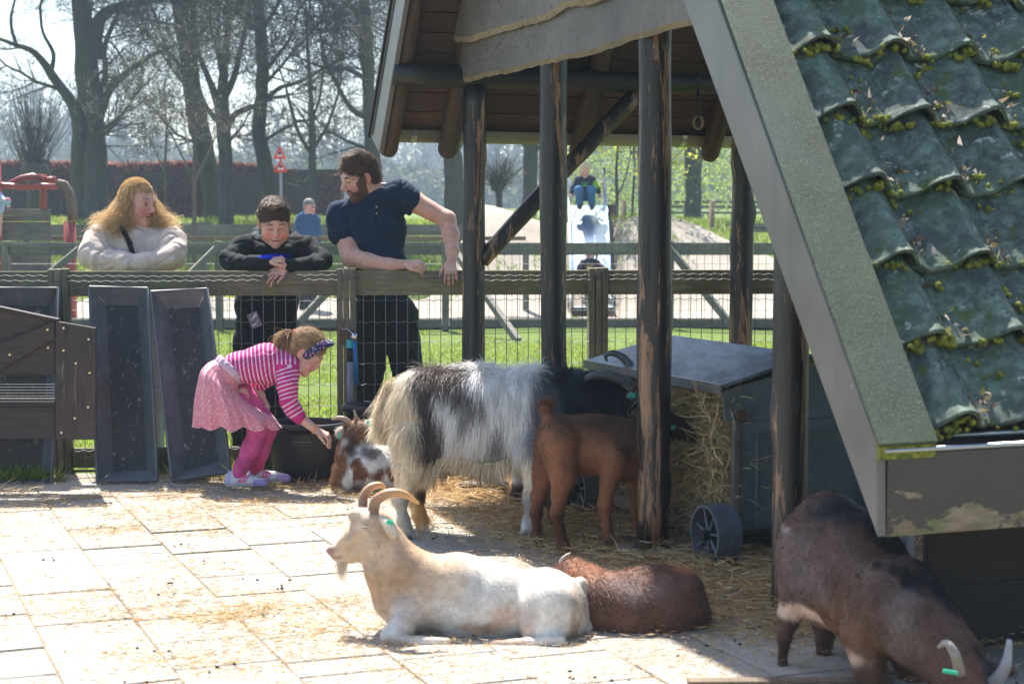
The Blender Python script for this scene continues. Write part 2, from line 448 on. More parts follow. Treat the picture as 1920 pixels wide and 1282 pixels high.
x = NT('dead_leaf'); M['leaf_dead'] = x.fin(x.ramp(x.noise(30), [(.3, (.10,.06,.035)), (.7, (.32,.25,.19))]), .8)
def fascia():
    x = NT('peeling_brown_fascia'); tc = x.co((1,1,1)); n1 = x.noise(6.5, (1.0,1,2.2), 9, .68, .3)
    sep = x.n('SeparateXYZ'); x.l(tc, sep.inputs[0])
    zf = x.n('MapRange'); x.l(sep.outputs[2], zf.inputs[0]); zf.inputs[1].default_value = .50; zf.inputs[2].default_value = .74; zf.inputs[3].default_value = .15; zf.inputs[4].default_value = -.14
    k = x.math('ADD', n1, zf.outputs[0]); pm = x.ramp(k, [(.60,0),(.615,1)])
    base = x.mix((.045,.038,.038), (.062,.052,.050), x.noise(3))
    wd = x.mix((.15,.11,.065), (.34,.27,.18), x.ramp(x.noise(9, (1,1,6), 8), [(.3,0),(.7,1)]))
    wd = x.mix(wd, (.12,.16,.05), x.ramp(x.noise(11), [(.5,0),(.65,.8)]))
    x.bump(x.mix(n1, pm, .6), .5, .004); return x.fin(x.mix(base, wd, pm), x.mix(.4, .85, pm), .5)
M['fascia'] = fascia()
x = NT('zinc_metal'); M['zinc'] = x.fin(x.mix((.32,.34,.36), (.52,.54,.56), x.noise(6)), .32, metal=.9)
x = NT('grey_gutter_plastic'); M['gutter'] = x.fin(x.mix((.20,.17,.145), (.30,.26,.22), x.noise(4)), .5)
x = NT('blue_grey_sheet'); n1 = x.noise(7, (1,1,1), 8); n2 = x.noise(26, (1,1,1), 4)
M['wagon'] = x.bump(n2, .15, .004).fin(x.mix(x.mix((.12,.165,.18), (.22,.275,.29), x.ramp(n1, [(.3,0),(.7,1)])), (.16,.12,.09), x.ramp(x.noise(3.5, detail=8, rough=.75), [(.62,0),(.75,.7)])), .42, .5, .35)
x = NT('weathered_lid'); n1 = x.noise(4, (1.5,.6,1), 8, .7); 
M['lid'] = x.bump(n1, .3, .004).fin(x.mix((.06,.09,.11), (.26,.32,.36), x.ramp(n1, [(.40,0),(.62,1)])), .45, .5)
x = NT('rubber_trough'); n1 = x.noise(30, (1,1,.6), 8, .8); n2 = x.noise(2.5)
M['trough_in'] = x.bump(n1, .5, .004).fin(x.mix(x.mix((.010,.012,.016), (.035,.026,.026), x.ramp(n2, [(.35,0),(.65,1)])), (.34,.27,.23), x.ramp(n1, [(.57,0),(.64,.8)])), .55, .5)
x = NT('lit_tone_trough_side'); n1 = x.noise(14, (1,1,.5), 7, .7)
M['trough'] = x.bump(n1, .3, .004).fin(x.mix(x.mix((.055,.068,.085), (.13,.145,.165), x.ramp(n1, [(.3,0),(.7,1)])), (.10,.065,.05), x.ramp(x.noise(3), [(.55,0),(.7,.7)])), .42, .5)  # blue-grey lighter than the floor: light on the flared sides is in this colour
x = NT('black_tub_rubber'); n1 = x.noise(12, detail=8, rough=.7); M['tub'] = x.bump(n1, .2, .003).fin(x.mix((.005,.006,.007), (.022,.021,.020), x.ramp(n1, [(.4,0),(.75,1)])), .45, .5)
M['wire'] = NT('galvanised_wire').fin((.13,.145,.15), .65, metal=.1)
M['wire_dark'] = NT('dull_wire').fin((.10,.11,.10), .6, metal=.3)
x = NT('steel_slide'); M['slide'] = x.fin((.55,.70,.88), .25, metal=.85)
M['black'] = NT('black_iron').fin((.012,.012,.014), .5, .5)
M['rust'] = NT('rusty_plate').fin((.09,.05,.03), .7)
M['pvc'] = NT('grey_pvc_pipe').fin((.22,.25,.30), .4)
M['blue'] = NT('blue_hose').fin((.01,.14,.42), .35)
M['teal'] = NT('turquoise_coupling').fin((.02,.42,.42), .4)
M['green_tag'] = NT('green_plastic').fin((.02,.50,.28), .4)
M['chrome'] = NT('chrome_tap').fin((.7,.72,.75), .18, metal=1)
M['bristle'] = NT('cream_bristle').fin((.62,.48,.30), .8)
M['white'] = NT('white_print').fin((.8,.8,.8), .5)
M['signred'] = NT('sign_red').fin((.60,.03,.02), .4)
M['water'] = NT('tub_water').fin((.02,.03,.035), .05)

# attribute driven materials
def attr_mat(name, rough=.75, spec=.3, tr=0, bumpsc=None, bst=.3, weave=None, sss=0, sheen=0, var=.12, nsc=40):
    x = NT(name); c = x.attr()
    if var: c = x.mix(c, x.ramp(x.noise(nsc, detail=4), [(.3, 1-var*1.6), (.7, 1+var)]), 1, 'MULTIPLY')
    if bumpsc: x.bump(x.noise(bumpsc, detail=5, rough=.7), bst, .004)
    m = x.fin(c, rough, spec)
    if sss:
        x.b.inputs['Subsurface Weight'].default_value = sss; x.b.inputs['Subsurface Radius'].default_value = (1, .35, .2); x.b.inputs['Subsurface Scale'].default_value = .012
    if sheen: x.b.inputs['Sheen Weight'].default_value = sheen
    if tr: translucent(x, c, tr)
    return m
M['coat'] = attr_mat('animal_coat', .7, .25, bumpsc=160, bst=.5)
M['hair'] = attr_mat('animal_hair', .6, .3, tr=.30, var=0)
M['hhair'] = attr_mat('human_hair', .42, .5, tr=.35, var=0)
M['skin'] = attr_mat('skin', .52, .35, sss=.25, bumpsc=180, bst=.12, var=.08, nsc=30)
M['cloth'] = attr_mat('cloth', .85, .12, bumpsc=320, bst=.35, sheen=.04, var=.10, nsc=25)
M['knit'] = attr_mat('soft_knit', .9, .15, bumpsc=240, bst=.7, sheen=.15, var=.10, nsc=60)
M['horn'] = attr_mat('horn', .38, .5, bumpsc=60, bst=.4)
M['straw'] = attr_mat('straw', .7, .3, tr=.25, var=0)
M['grassblade'] = attr_mat('grass_blade', .55, .3, tr=.45, var=0)
M['leafy'] = attr_mat('spring_leaf', .6, .3, tr=.5, var=0)
M['shoe'] = attr_mat('shoe_leather', .5, .4, var=.05)

def slab():
    x = NT('concrete_slab'); n1 = x.noise(3, kind='Object', detail=8, rough=.7); n2 = x.noise(70, detail=5, rough=.7); r = x.rand()
    tc = x.n('NewGeometry'); mp = x.n('Mapping'); x.l(tc.outputs['Position'], mp.inputs[0])
    n3 = x.noise(1.6, detail=6, co=mp.outputs[0]); n4 = x.noise(45, detail=6, rough=.75, co=mp.outputs[0])
    col = x.mix((.27,.25,.22), (.40,.375,.335), x.ramp(n3, [(.3,0),(.7,1)]))
    col = x.mix(col, x.ramp(r, [(0,.86),(1,1.08)]), 1, 'MULTIPLY')
    col = x.mix(col, (.17,.13,.10), x.ramp(n4, [(.57,0),(.72,.6)]))
    x.bump(n2, .35, .002); return x.fin(col, .85, .3)
M['slab'] = slab()
def earth():
    x = NT('straw_littered_earth'); tc = x.n('NewGeometry'); p = tc.outputs['Position']
    n1 = x.noise(2, co=p, detail=8, rough=.7); n2 = x.noise(30, co=p, detail=8, rough=.75)
    col = x.mix((.16,.125,.09), (.28,.23,.16), x.ramp(n1, [(.3,0),(.7,1)])); col = x.mix(col, (.30,.24,.14), x.ramp(n2, [(.5,0),(.7,.8)]))
    x.bump(n2, .6, .01); return x.fin(col, .95, .2)
M['earth'] = earth()
def ground():
    x = NT('meadow_ground'); p = x.n('NewGeometry').outputs['Position']
    n1 = x.noise(.9, co=p, detail=8, rough=.7); n2 = x.noise(16, co=p, detail=8, rough=.8)
    g = x.mix((.05,.085,.012), (.15,.21,.03), x.ramp(n2, [(.35,0),(.65,1)]))
    g = x.mix(g, (.22,.17,.12), x.ramp(n1, [(.62,0),(.70,.8)]))
    x.bump(n2, .8, .03); return x.fin(g, .9, .2)
M['ground'] = ground()
def sand():
    x = NT('pale_sand'); p = x.n('NewGeometry').outputs['Position']
    n1 = x.noise(.8, co=p, detail=8, rough=.7); n2 = x.noise(12, co=p, detail=8, rough=.8)
    g = x.mix((.33,.28,.225), (.48,.43,.36), x.ramp(n1, [(.3,0),(.7,1)])); g = x.mix(g, (.22,.16,.12), x.ramp(n2, [(.55,0),(.75,.6)]))
    x.bump(n2, .8, .05); return x.fin(g, .95, .2)
M['sand'] = sand()
# ------------------------------------------------------------------ terrain
def smooth(t): t = np.clip(t, 0, 1); return t*t*(3-2*t)
def terr(X, Y):
    X = np.asarray(X, float); Y = np.asarray(Y, float)
    z = 1.42*smooth((Y-29.5)/13)+.9*smooth((Y-60)/60)
    z = z+.03*np.sin(X*.9+Y*.3)*np.clip((Y-12)/10, 0, 1)
    return z-.035*(Y < 9.7)
def mound(X, Y):
    X = np.asarray(X, float); Y = np.asarray(Y, float)
    base = 1.30*smooth((X+1.5)/1.1)*smooth((5.9-X)/3.0)*(1-.10*np.sin(X*2.2))*np.exp(-np.clip(np.abs(Y-29.2)-.7, 0, 9)**2/5.0)
    P = np.stack([X, Y, 0*X], -1).reshape(-1, 3)
    n = (nz(P, 1.1, 3)*.09+nz(P, .4, 4)*.035).reshape(X.shape)
    H_ = base*(1+.06*nz(P, 1.7, 5).reshape(X.shape))+n*np.clip((Y-23.2)/1.2, 0, 1)*(.5+base*.7)+.05
    cut = np.where(np.abs(X-1.21) < .42, .10+np.clip((Y-26.1)/2.5, 0, 1)*1.46-.12, 9)
    return np.where(Y < 28.75, np.minimum(H_, cut), H_)
def grid(name, xs, ys, zf, mat, parent=None):
    Xg, Yg = np.meshgrid(xs, ys, indexing='ij'); Z = zf(Xg, Yg)
    V = np.stack([Xg, Yg, Z], -1).reshape(-1, 3); nx, ny = len(xs), len(ys)
    i, j = np.meshgrid(np.arange(nx-1), np.arange(ny-1), indexing='ij'); a = (i*ny+j).ravel()
    o = link(name, mesh_np(name, V, np.stack([a, a+ny, a+ny+1, a+1], 1), True), parent, mat); return o
ys = np.concatenate([np.linspace(-40, 9.6, 6), np.linspace(9.75, 24, 50), np.linspace(24.5, 60, 50), np.linspace(64, 260, 30), [600, 1500]])
xs = np.concatenate([[-900, -300, -120], np.linspace(-60, 60, 90), [120, 300, 900]])
tag(grid('ground', xs, ys, terr, M['ground']), kind='structure')
tag(grid('sand', np.linspace(-7.5, 8.5, 110), np.linspace(22.95, 32.5, 80), lambda X, Y: np.maximum(mound(X, Y), terr(X, Y)*0+.02), M['sand']), kind='structure')
pave = empty('pavement', (0,0,0), kind='structure')
gr = grid('bedding', np.linspace(-6, 6, 5), np.linspace(1, 9.95, 5), lambda X, Y: X*0-.0075, M['earth'], pave)
slab_me = []
for q in range(5):
    r = random.Random(q); mb = MB(); mb.box((0,0,-.02), (.3385, .3535, .04)); me = mb.me('slab', bevel=.0025)
    for v in me.vertices: v.co.z += r.uniform(-.001, .001)
    slab_me.append(me)
half_me = []
for q in range(3):
    mb = MB(); mb.box((0,0,-.02), (.3385, .1735, .04)); half_me.append(mb.me('slab', bevel=.004))
ns = 0
for c_ in range(-16, 16):
    v = 3.2-rnd.uniform(0, .4); uu = c_*.345+.10
    while v < 10.2:
        half = rnd.random() < .45; L = .180 if half else .360
        p = B(uu, v+L/2)
        vis = abs(p.x) < .30*p.y+.45 and 4.6 < p.y < 9.75
        if vis:
            me = rnd.choice(half_me if half else slab_me)
            o = link('paving_slab', me, pave, M['slab']); ns += 1
            o.location = p+Vector((0,0,rnd.uniform(-.004, .003)-.002)); o.rotation_euler = (rnd.uniform(-.006,.006), rnd.uniform(-.006,.006), RZB+rnd.uniform(-.006,.006))
        v += L
# ------------------------------------------------------------------ lawn blades
def blades(name, P, L, wd, cols, label=None, seed=0, lean=.5, droop=.4, seg=2, mat=None):
    r = np.random.RandomState(seed); n = len(P)
    D = r.normal(size=(n, 3))*lean; D[:, 2] = 1
    C = cols[r.randint(0, len(cols), n)]*(1+.2*r.normal(size=(n, 1)))
    v, t, c = ribbons(P, D, L, wd, np.clip(C, .003, .95), seg, 0, droop, seed=seed)
    o = link(name, mesh_np(name, v, t, False, c), None, mat or M['grassblade']); o['kind'] = 'stuff'; return o
GC = np.array([(.22,.33,.025), (.30,.40,.045), (.17,.27,.02), (.36,.42,.10), (.42,.38,.18)])
def patchy(X, Y, s=1.4, seed=8): return nz(np.stack([X, Y, X*0], 1), s, seed)
n = 230000; Yv = 9.9+12.9*NR.rand(n)**1.25; Xv = (NR.rand(n)*2-1)*(.31*Yv+.6)
ok = (patchy(Xv, Yv, .8) > -.75+NR.rand(n)*.3) & ~((Xv > -1.1) & (Yv > 20.9+.6*patchy(Xv, Yv, .6, 9)))
Xv, Yv = Xv[ok], Yv[ok]; P = np.stack([Xv, Yv, terr(Xv, Yv)-.004], 1)
blades('lawn_grass', P, (.028+.03*NR.rand(len(P)))*(1+.5*sst(patchy(Xv, Yv, .5, 10), 0, 1)), .006+.004*NR.rand(len(P)), GC, seed=1, lean=.75)
# tall grass along the fence foot
n = 5200; Xv = NR.uniform(-3.3, -1.5, n); Yv = 9.62+.08*Xv+.10*NR.rand(n)**2*6*.3
P = np.stack([Xv, Yv, Xv*0-.02], 1); k = (patchy(Xv, Yv, .25, 12) > -.2); P = P[k]
blades('fence_foot_grass', P, .05+.10*NR.rand(len(P)), .006+NR.rand(len(P))*.004, GC*.85, seed=2, lean=.5, seg=3)
# bank grass far behind
n = 60000; Yv = 31+15*NR.rand(n); Xv = (NR.rand(n)*2-1)*(.31*Yv+.6); P = np.stack([Xv, Yv, terr(Xv, Yv)], 1); k = patchy(Xv, Yv, 2.5, 13) > -.5; P = P[k]
blades('bank_grass', P, .10+.12*NR.rand(len(P)), .03+0*P[:,0], GC*1.05, seed=3, lean=.7)
n = 9000; Yv = 25+6*NR.rand(n); Xv = NR.uniform(-1, 5.2, n); z = mound(Xv, Yv); k = patchy(Xv, Yv, .55, 14) > .62; P = np.stack([Xv, Yv, z-.01], 1)[k]
blades('mound_grass', P, .07+.12*NR.rand(len(P)), .014+0*P[:,0], GC, seed=4, lean=.8)

# ------------------------------------------------------------------ near fence
def fy(X): return 10.04+.08*X
FD = Vector((1, .08, 0)).normalized(); FN = Vector((.08, -1, 0)).normalized()
fence = empty('mesh_fence', (-.5, 10.0, 0), 'mossy timber fence with wide top rail and crimped wire mesh round the goat pen', 'fence')
def fp(px, off=0, z=0):
    X = (px-960)/F*10.02; return Vector((X, fy(X), z))+FN*off
zt = W(500, 507, 10.0).z; zb = W(500, 553, 10.0).z
posts = [-420, 127, 651, 1121, 1640, 2160]
for i in range(5):
    a, b = fp(posts[i]), fp(posts[i+1])
    MB().bar(a+Vector((0,0,(zt+zb)/2))+FD*.055, b+Vector((0,0,(zt+zb)/2))-FD*.055, .04, zt-zb).build('rail', M['fence'], fence, bevel=.003)
    MB().bar(a+Vector((0,0,.07))+FD*.055, b+Vector((0,0,.07))-FD*.055, .035, .11).build('rail', M['fence'], fence, bevel=.003)
for px in posts:
    po = empty('post', fp(px), parent=fence); po.location = fp(px)-fence.location
    h = zt+.012
    for k, dx in enumerate((-.038, 0, .038)):
        MB().box(fp(px)+FD*dx+FN*(.012+.004*(k == 1))+Vector((0,0,h/2-.02)), (.0345, .10, h+.04+.003*k), Matrix.Rotation(.08, 3, 'Z')).build('post_slat', M['fencev'], po, bevel=.003)
mb = MB(); sp = .0625; X0, X1 = -3.35, 3.4; n = int((X1-X0)/sp)
def wp(X, z, o=0): return Vector((X, fy(X), z))+FN*(.072+o)
for i in range(n+1):
    X = X0+i*sp
    mb.tube([wp(X, .03), wp(X, .55, .002), wp(X, zt-.01)], .0025, 3, False)
mb.build('wire_mesh', M['wire'], fence)
mb = MB(); zs = [zt-.025, zt-.052, zt-.165, .84, .72, .60, .48, .36, .24, .12]
for q, z in enumerate(zs):
    pts = []
    for i in range(4*n+1):
        X = X0+i*sp/4; pts.append(wp(X, z+.0042*math.sin(i*math.pi/2+q)+.003*math.sin(i*.05+q), .003))
    mb.tube(pts, .0021, 3, False)
mb.build('wire_mesh', M['wire'], fence)

# ------------------------------------------------------------------ far fence and rails
f2 = empty('playground_fence', (0, 22.7, 0), 'grey plank fence with diagonal braces in front of the sand play hill', 'fence')
Y2 = 22.7; z1, z0 = W(960, 455, Y2).z, W(960, 478, Y2).z
pp = [-260, 10, 410, 835, 1257, 1700]
for i in range(5):
    a, b = W(pp[i], 455, Y2), W(pp[i+1], 455, Y2)
    for (zz, hh) in (((z1+z0)/2, z1-z0), (.10, .13)):
        A = Vector((a.x+.05, Y2, zz)); Bb = Vector((b.x-.05, Y2, zz)); MB().bar(A, Bb, .05, hh).build('rail', M['fence2'], f2, bevel=.004)
for px in pp:
    a = W(px, 455, Y2); MB().box((a.x, Y2+.01, (z1+.02)/2), (.09, .12, z1+.02)).build('post', M['fence2v'], f2, bevel=.005)
for (x0, y0, x1, yy) in ((150,456,35,610),(405,456,292,612),(690,456,548,622),(846,452,972,640),(1255,455,1368,618)):
    a = W(x0, y0+10, Y2-.06); q = G(x1, yy); MB().bar(a, Vector((q.x, min(q.y, Y2-.7), 0.0)), .07, .09).build('brace', M['fence2'], f2, bevel=.004)
mb = MB()
for i in range(150): X = -8+i*.1; mb.tube([(X, Y2-.035, .05), (X, Y2-.035, z1)], .0035, 3, False)
for z in np.arange(.15, z1, .12): mb.tube([(-8, Y2-.04, z), (7, Y2-.04, z)], .0035, 3, False)
mb.build('wire_mesh', M['wire_dark'], f2)
hr = empty('handrail', (0, 25.2, 0), 'brown timber handrail behind the grey playground fence', 'handrail')
zz = W(960, 447, 25.2).z
MB().box((-3.6, 25.2, zz), (7.6, .10, .055)).build('rail', M['brownlog'], hr)
for X in np.arange(-7.2, .3, 1.85): MB().box((X, 25.2, zz/2-.03), (.09,.08,zz-.06)).build('post', M['fence2v'], hr)
def railfence(name, x0, x1, Y, ypx, n, label, mat, th=.05, hh=.09):
    r = empty(name, ((x0+x1)/2-0, Y, float(terr(0, Y))), label, 'fence')
    zs = [W(960, y, Y).z for y in ypx]
    for z in zs: MB().box(((x0+x1)/2, Y-.05, z), (x1-x0, th, hh)).build('rail', mat, r)
    for X in np.linspace(x0, x1, n):
        zb_ = float(terr(X, Y)); MB().box((X, Y, (zb_+max(zs)+.05)/2), (.11,.11,max(zs)+.1-zb_)).build('post', mat, r)
railfence('rail_fence', -11, -.8, 33.5, (426, 436), 7, 'low dark rail fence on the grass in front of the beech hedge', M['fence2'], .06, .10)
railfence('rail_fence', 3.6, 8.6, 47, (379, 388, 399), 5, 'pale rail fence behind the sand hill beside the thick trunk', M['fence2'], .04, .06)
railfence('rail_fence', 5.0, 8.6, 37, (424, 431), 3, 'short dark rail fence low at the right of the sand hill', M['fence2'], .06, .10)

# ------------------------------------------------------------------ trees
def rot_rand(d, ang, r):
    a = d.cross(Vector((r.gauss(0,1), r.gauss(0,1), r.gauss(0,1)))).normalized()
    return (Matrix.Rotation(ang, 3, a) @ d).normalized()
def grow_tree(name, limbs, Y, label, cat='tree', group=None, side=(1.6, 3.0), dens=.72, twigs=3, seed=1, leaf=None, ydep=.6, tw=.012, upw=.25, n0=10, mat=None):
    """limbs: lists of (px, py, r_px) traced at distance Y; side branches and twigs grow from them"""
    r = random.Random(seed); tr = MB(); cr = MB(); base = limbs[0][0]; g = W(base[0], base[1], Y)
    root = empty(name, (g.x, Y, float(terr(g.x, Y))-.05), label, cat, group)
    TP, TD, TL = [], [], []; sc = Y/F
    def branch(p, d, L, rad, lev):
        n = max(3, int(L/.35)) if lev < 2 else 3; pts = [p.copy()]; rs = [rad]; q = p.copy(); dd = d.copy()
        for i in range(n):
            dd = (dd+Vector((r.gauss(0,.2), r.gauss(0,.2), r.gauss(0,.15)+upw*.22))).normalized(); q = q+dd*(L/n); pts.append(q.copy()); rs.append(max(rad*(1-.8*(i+1)/n), .004))
            if lev < 3:
                for _ in range(r.choice((1,1,2)) if lev > 0 else r.choice((1,2,2))):
                    nd = rot_rand(dd, r.uniform(.5, 1.1), r); branch(q, nd, L*r.uniform(.35, .6), rs[-1]*.6, lev+1 if L > .5 else 3)
            if lev >= 1:
                for _ in range(twigs//3):
                    TP.append(tuple(q)); TD.append(tuple(rot_rand(dd, r.uniform(.3, 1.2), r))); TL.append(r.uniform(.2, .6))
        if lev <= 2: cr.tube(pts, rs, 5 if lev == 0 else 3, False)
    for li, lm in enumerate(limbs):
        dy0 = 0 if li == 0 else r.uniform(-ydep, ydep)
        pts = []; rs = []
        sp_ = spline(lm, 4); m = len(sp_)
        for i, (x, y, q) in enumerate(sp_):
            yy = Y+dy0*(i/m)*2; pts.append(W(x, y, yy)+Vector((r.uniform(-1,1), r.uniform(-1,1), 0))*q*sc*.08); rs.append(max(q*sc, .006))
        if li == 0 and lm[0][1] > 380:
            z_ = float(terr(pts[0].x, Y))-.1
            if pts[0].z > z_: pts.insert(0, Vector((pts[0].x, pts[0].y, z_))); rs.insert(0, rs[0]*1.25)
        tgt = tr if max(rs) > 9*sc else cr
        tgt.tube(pts, rs, n0 if tgt is tr else 6, True, .07, r)
        acc = 0
        for i in range(1, len(pts)):
            seg = pts[i]-pts[i-1]; acc += seg.length*dens
            if pts[i].z < 2.6: acc = min(acc, .5); continue
            while acc > 1:
                acc -= 1; t = r.random(); p = pts[i-1].lerp(pts[i], t); d = rot_rand(seg.normalized(), r.uniform(.6, 1.3), r)
                L = r.uniform(*side)*min(1, .45+rs[i]/(9*sc)); branch(p, d, L, min(rs[i]*.45, .05), 0 if L > .9 else 1)
        e = pts[-1]; 
        for _ in range(3): branch(e, rot_rand((pts[-1]-pts[-2]).normalized(), r.uniform(.1,.5), r), r.uniform(*side), max(rs[-1]*.7, .01), 0)
    if tr.v: tr.build('trunk', mat or M['bark'], root, smooth=True)
    if cr.v: cr.build('branches', M['bark'] if tr.v else (mat or M['bark']), root)
    if TP:
        P = np.array(TP); D = np.array(TD); L = np.array(TL); c = np.tile(np.array((.09,.075,.06)), (len(P), 1))
        v, t, cc = ribbons(P, D, L, np.full(len(P), tw), c, 3, .25, -.1, seed=seed); o = link('twigs', mesh_np('twigs', v, t, False, cc), root, M['twig'], world=True); o['kind'] = 'stuff'
        if leaf is not None:
            k = np.random.RandomState(seed).rand(len(P)) < leaf[1]; Q = (P+D*L[:, None]*.8)[k]; n = len(Q)*2; Q = np.repeat(Q, 2, 0)+NR.normal(size=(n, 3))*.05
            v, t, cc = ribbons(Q, NR.normal(size=(n, 3)), np.full(n, leaf[2]), np.full(n, leaf[2]*.8), np.clip(np.array(leaf[0])*(1+.25*NR.normal(size=(n, 1))), .01, .9), 2, seed=seed); o = link('leaves', mesh_np('leaves', v, t, False, cc), root, M['leafy'], world=True); o['kind'] = 'stuff'
    return root
grow_tree('beech_tree', [[(182,430,27),(176,330,25),(172,230,24),(166,150,22),(158,60,19),(148,-20,16),(135,-110,12)],
    [(152,425,15),(146,330,14),(148,250,13),(138,200,11),(105,152,9),(66,100,6),(30,85,4),(-10,70,3)],
    [(176,110,14),(186,40,12),(215,15,9),(265,5,7),(330,-12,5)],[(186,215,9),(208,165,8),(235,140,6),(275,110,4),(330,85,2.5)],
    [(184,180,7),(198,140,6),(196,90,5),(215,40,4),(240,-10,3)],[(95,140,5),(100,100,4),(80,60,3),(75,10,3)],[(172,-5,14),(185,-60,10),(220,-120,6)],
    [(30,85,4),(20,40,3),(30,-10,2)]], 42, 'big double-stemmed beech trunk, leftmost and thickest of the bare trees', seed=1)
grow_tree('beech_tree', [[(402,425,17),(392,330,17),(380,270,19),(368,210,20),(356,130,16),(345,60,15),(332,-10,14),(325,-90,12)],
    [(352,120,8),(368,80,7),(362,30,5),(372,-30,4)],[(366,190,7),(340,130,4),(315,100,3),(300,60,2)]], 44, 'bare tree leaning left, directly left of the forked-crown tree', seed=2)
grow_tree('bare_tree', [[(425,425,14),(424,350,13),(421,280,13),(417,225,13),(418,165,10),(421,110,8),(428,50,6),(430,-20,4)],
    [(416,230,9),(398,165,7),(376,110,5),(362,60,4),(358,0,3)],[(420,185,8),(440,140,6),(452,90,5),(462,40,4),(470,-20,3)],
    [(424,245,8),(440,215,6),(475,200,5),(510,185,3),(545,178,2)],[(415,235,7),(390,205,5),(372,170,3),(350,130,2)],[(419,160,5),(408,100,4),(395,50,3),(392,0,2)]], 40, 'bare tree whose crown forks into many upright limbs above a straight trunk', seed=3, side=(1.2,2.4))
grow_tree('bare_tree', [[(508,425,15),(505,360,15),(495,300,14),(485,245,13),(490,180,12),(492,110,12),(488,50,11),(484,-20,10),(480,-100,8)],
    [(494,140,5),(520,105,4),(545,70,3),(560,20,2)],[(495,190,5),(525,165,4),(570,150,3),(620,120,2)],[(490,60,5),(515,20,4),(540,-30,3)]], 41, 'dark bare tree with slightly bent trunk behind the warning sign', seed=4)
grow_tree('bare_tree', [[(586,425,8),(585,370,7.5),(586,300,7),(585,230,6),(582,170,4.5),(578,110,3.5),(575,60,2.5)],
    [(585,290,4),(560,250,3.5),(545,200,3),(535,160,2)],[(587,280,4),(612,240,3),(630,190,2.5),(640,150,2)],[(586,225,3),(600,180,2.5),(608,120,2)]], 38, 'slender bare tree behind the man in the blue jacket', seed=5, side=(1.0,2.0))
grow_tree('beech_tree', [[(708,430,15),(704,330,14),(697,270,13),(692,200,12),(690,120,12),(686,50,11),(682,-30,10)],
    [(693,225,6),(660,205,5),(635,165,4),(612,115,3),(600,60,2)],[(690,150,5),(650,130,4),(600,125,3),(565,110,2)],[(688,60,5),(665,20,4),(640,-20,3)]], 39, 'bare tree with arching side branches behind the bearded man', seed=6)
grow_tree('beech_tree', [[(858,440,23),(854,380,21),(851,320,19),(842,270,17),(828,210,15),(815,140,12)],[(851,290,9),(875,240,8),(900,180,6)]], 34, 'thick mossy trunk seen between the bearded man and the first shelter post', seed=7)
grow_tree('beech_tree', [[(990,425,17),(994,350,14),(996,300,14),(997,200,13),(1000,100,11)],[(996,290,4),(970,260,3),(940,240,2)]], 45, 'straight grey trunk right of the pollard willow, behind the shelter', seed=8)
grow_tree('beech_tree', [[(1300,425,18),(1300,350,16),(1299,280,16),(1299,180,15),(1298,60,12)]], 45, 'straight thick trunk on the bank right of the play slide', seed=9)
grow_tree('sapling', [[(364,470,5),(364,400,4.5),(364,330,4),(365,260,3),(362,190,2),(360,140,1.2)],[(364,350,2.5),(345,300,2),(325,260,1.2)],[(364,340,2.5),(385,300,2),(402,262,1.2)],[(364,310,2),(350,260,1.5),(345,220,1)]], 30, 'thin straight sapling between the woman and the boy', seed=10, side=(.5,1.1), dens=2.6, tw=.008, leaf=((.25,.30,.12), .12, .025))
grow_tree('sapling', [[(310,470,3),(311,400,2.8),(309,330,2.4),(312,250,1.8),(308,190,1.1)],[(310,330,1.8),(290,280,1.4),(270,240,1)]], 33, 'thin sapling above the blonde woman', seed=11, side=(.5,1.1), dens=2.4, tw=.008, leaf=((.25,.30,.12), .12, .025))
grow_tree('young_tree', [[(1157,440,4),(1157,380,3.5),(1156,320,3),(1160,260,2.2)],[(1157,370,2),(1172,335,1.6),(1182,290,1)],[(1185,440,3),(1186,380,2.6),(1190,320,2),(1188,270,1)]], 30, 'young tree with yellow-green spring leaves behind the slide', seed=12, side=(.6,1.3), dens=6, tw=.008, leaf=((.42,.46,.06), .55, .07), upw=0)
def pollard(name, px, py, ph, Y, r0, hr, n, L, spread, label, seed):
    g = W(px, py, Y); root = empty(name, (g.x, Y, float(terr(g.x, Y))-.05), label, 'tree'); r = np.random.RandomState(seed)
    top = W(px, ph, Y); z_ = float(terr(g.x, Y))-.1
    MB().tube([(g.x, Y, z_), (g.x+.02, Y, (z_+top.z)/2), tuple(top)], [r0*1.15, r0, r0], 9, True, .06).build('trunk', M['bark'], root, smooth=True)
    s = SDF(.03, .05); s.el(top, (hr, hr, hr*.8))
    for i in range(6): s.el(top+Vector((r.uniform(-hr, hr), r.uniform(-hr, hr)*.6, r.uniform(-hr*.3, hr*.5))), hr*.55)
    body('knuckle', s, (.09,.08,.06), M['bark'], root)
    P = np.array(top)+r.normal(size=(n, 3))*hr*.45; D = np.stack([r.normal(size=n)*spread, r.normal(size=n)*spread, np.abs(r.normal(size=n)*.25)+.8], 1)
    v, t, c = ribbons(P, D, L*r.uniform(.6, 1.1, n), np.full(n, .02), np.tile((.10,.08,.05), (n, 1)), 5, .06, -.25, seed=seed)
    o = link('branches', mesh_np('branches', v, t, False, c), root, M['twig'], world=True); o['kind'] = 'stuff'
pollard('pollard_willow', 935, 425, 350, 36, .075, .13, 170, .75, .8, 'small pollard willow with a spray of thin shoots left of the sand hill', 3)
pollard('willow_tree', 62, 420, 318, 44, .16, .3, 240, 2.3, .42, 'wide fan of straight willow rods rising behind the red play ship', 4)

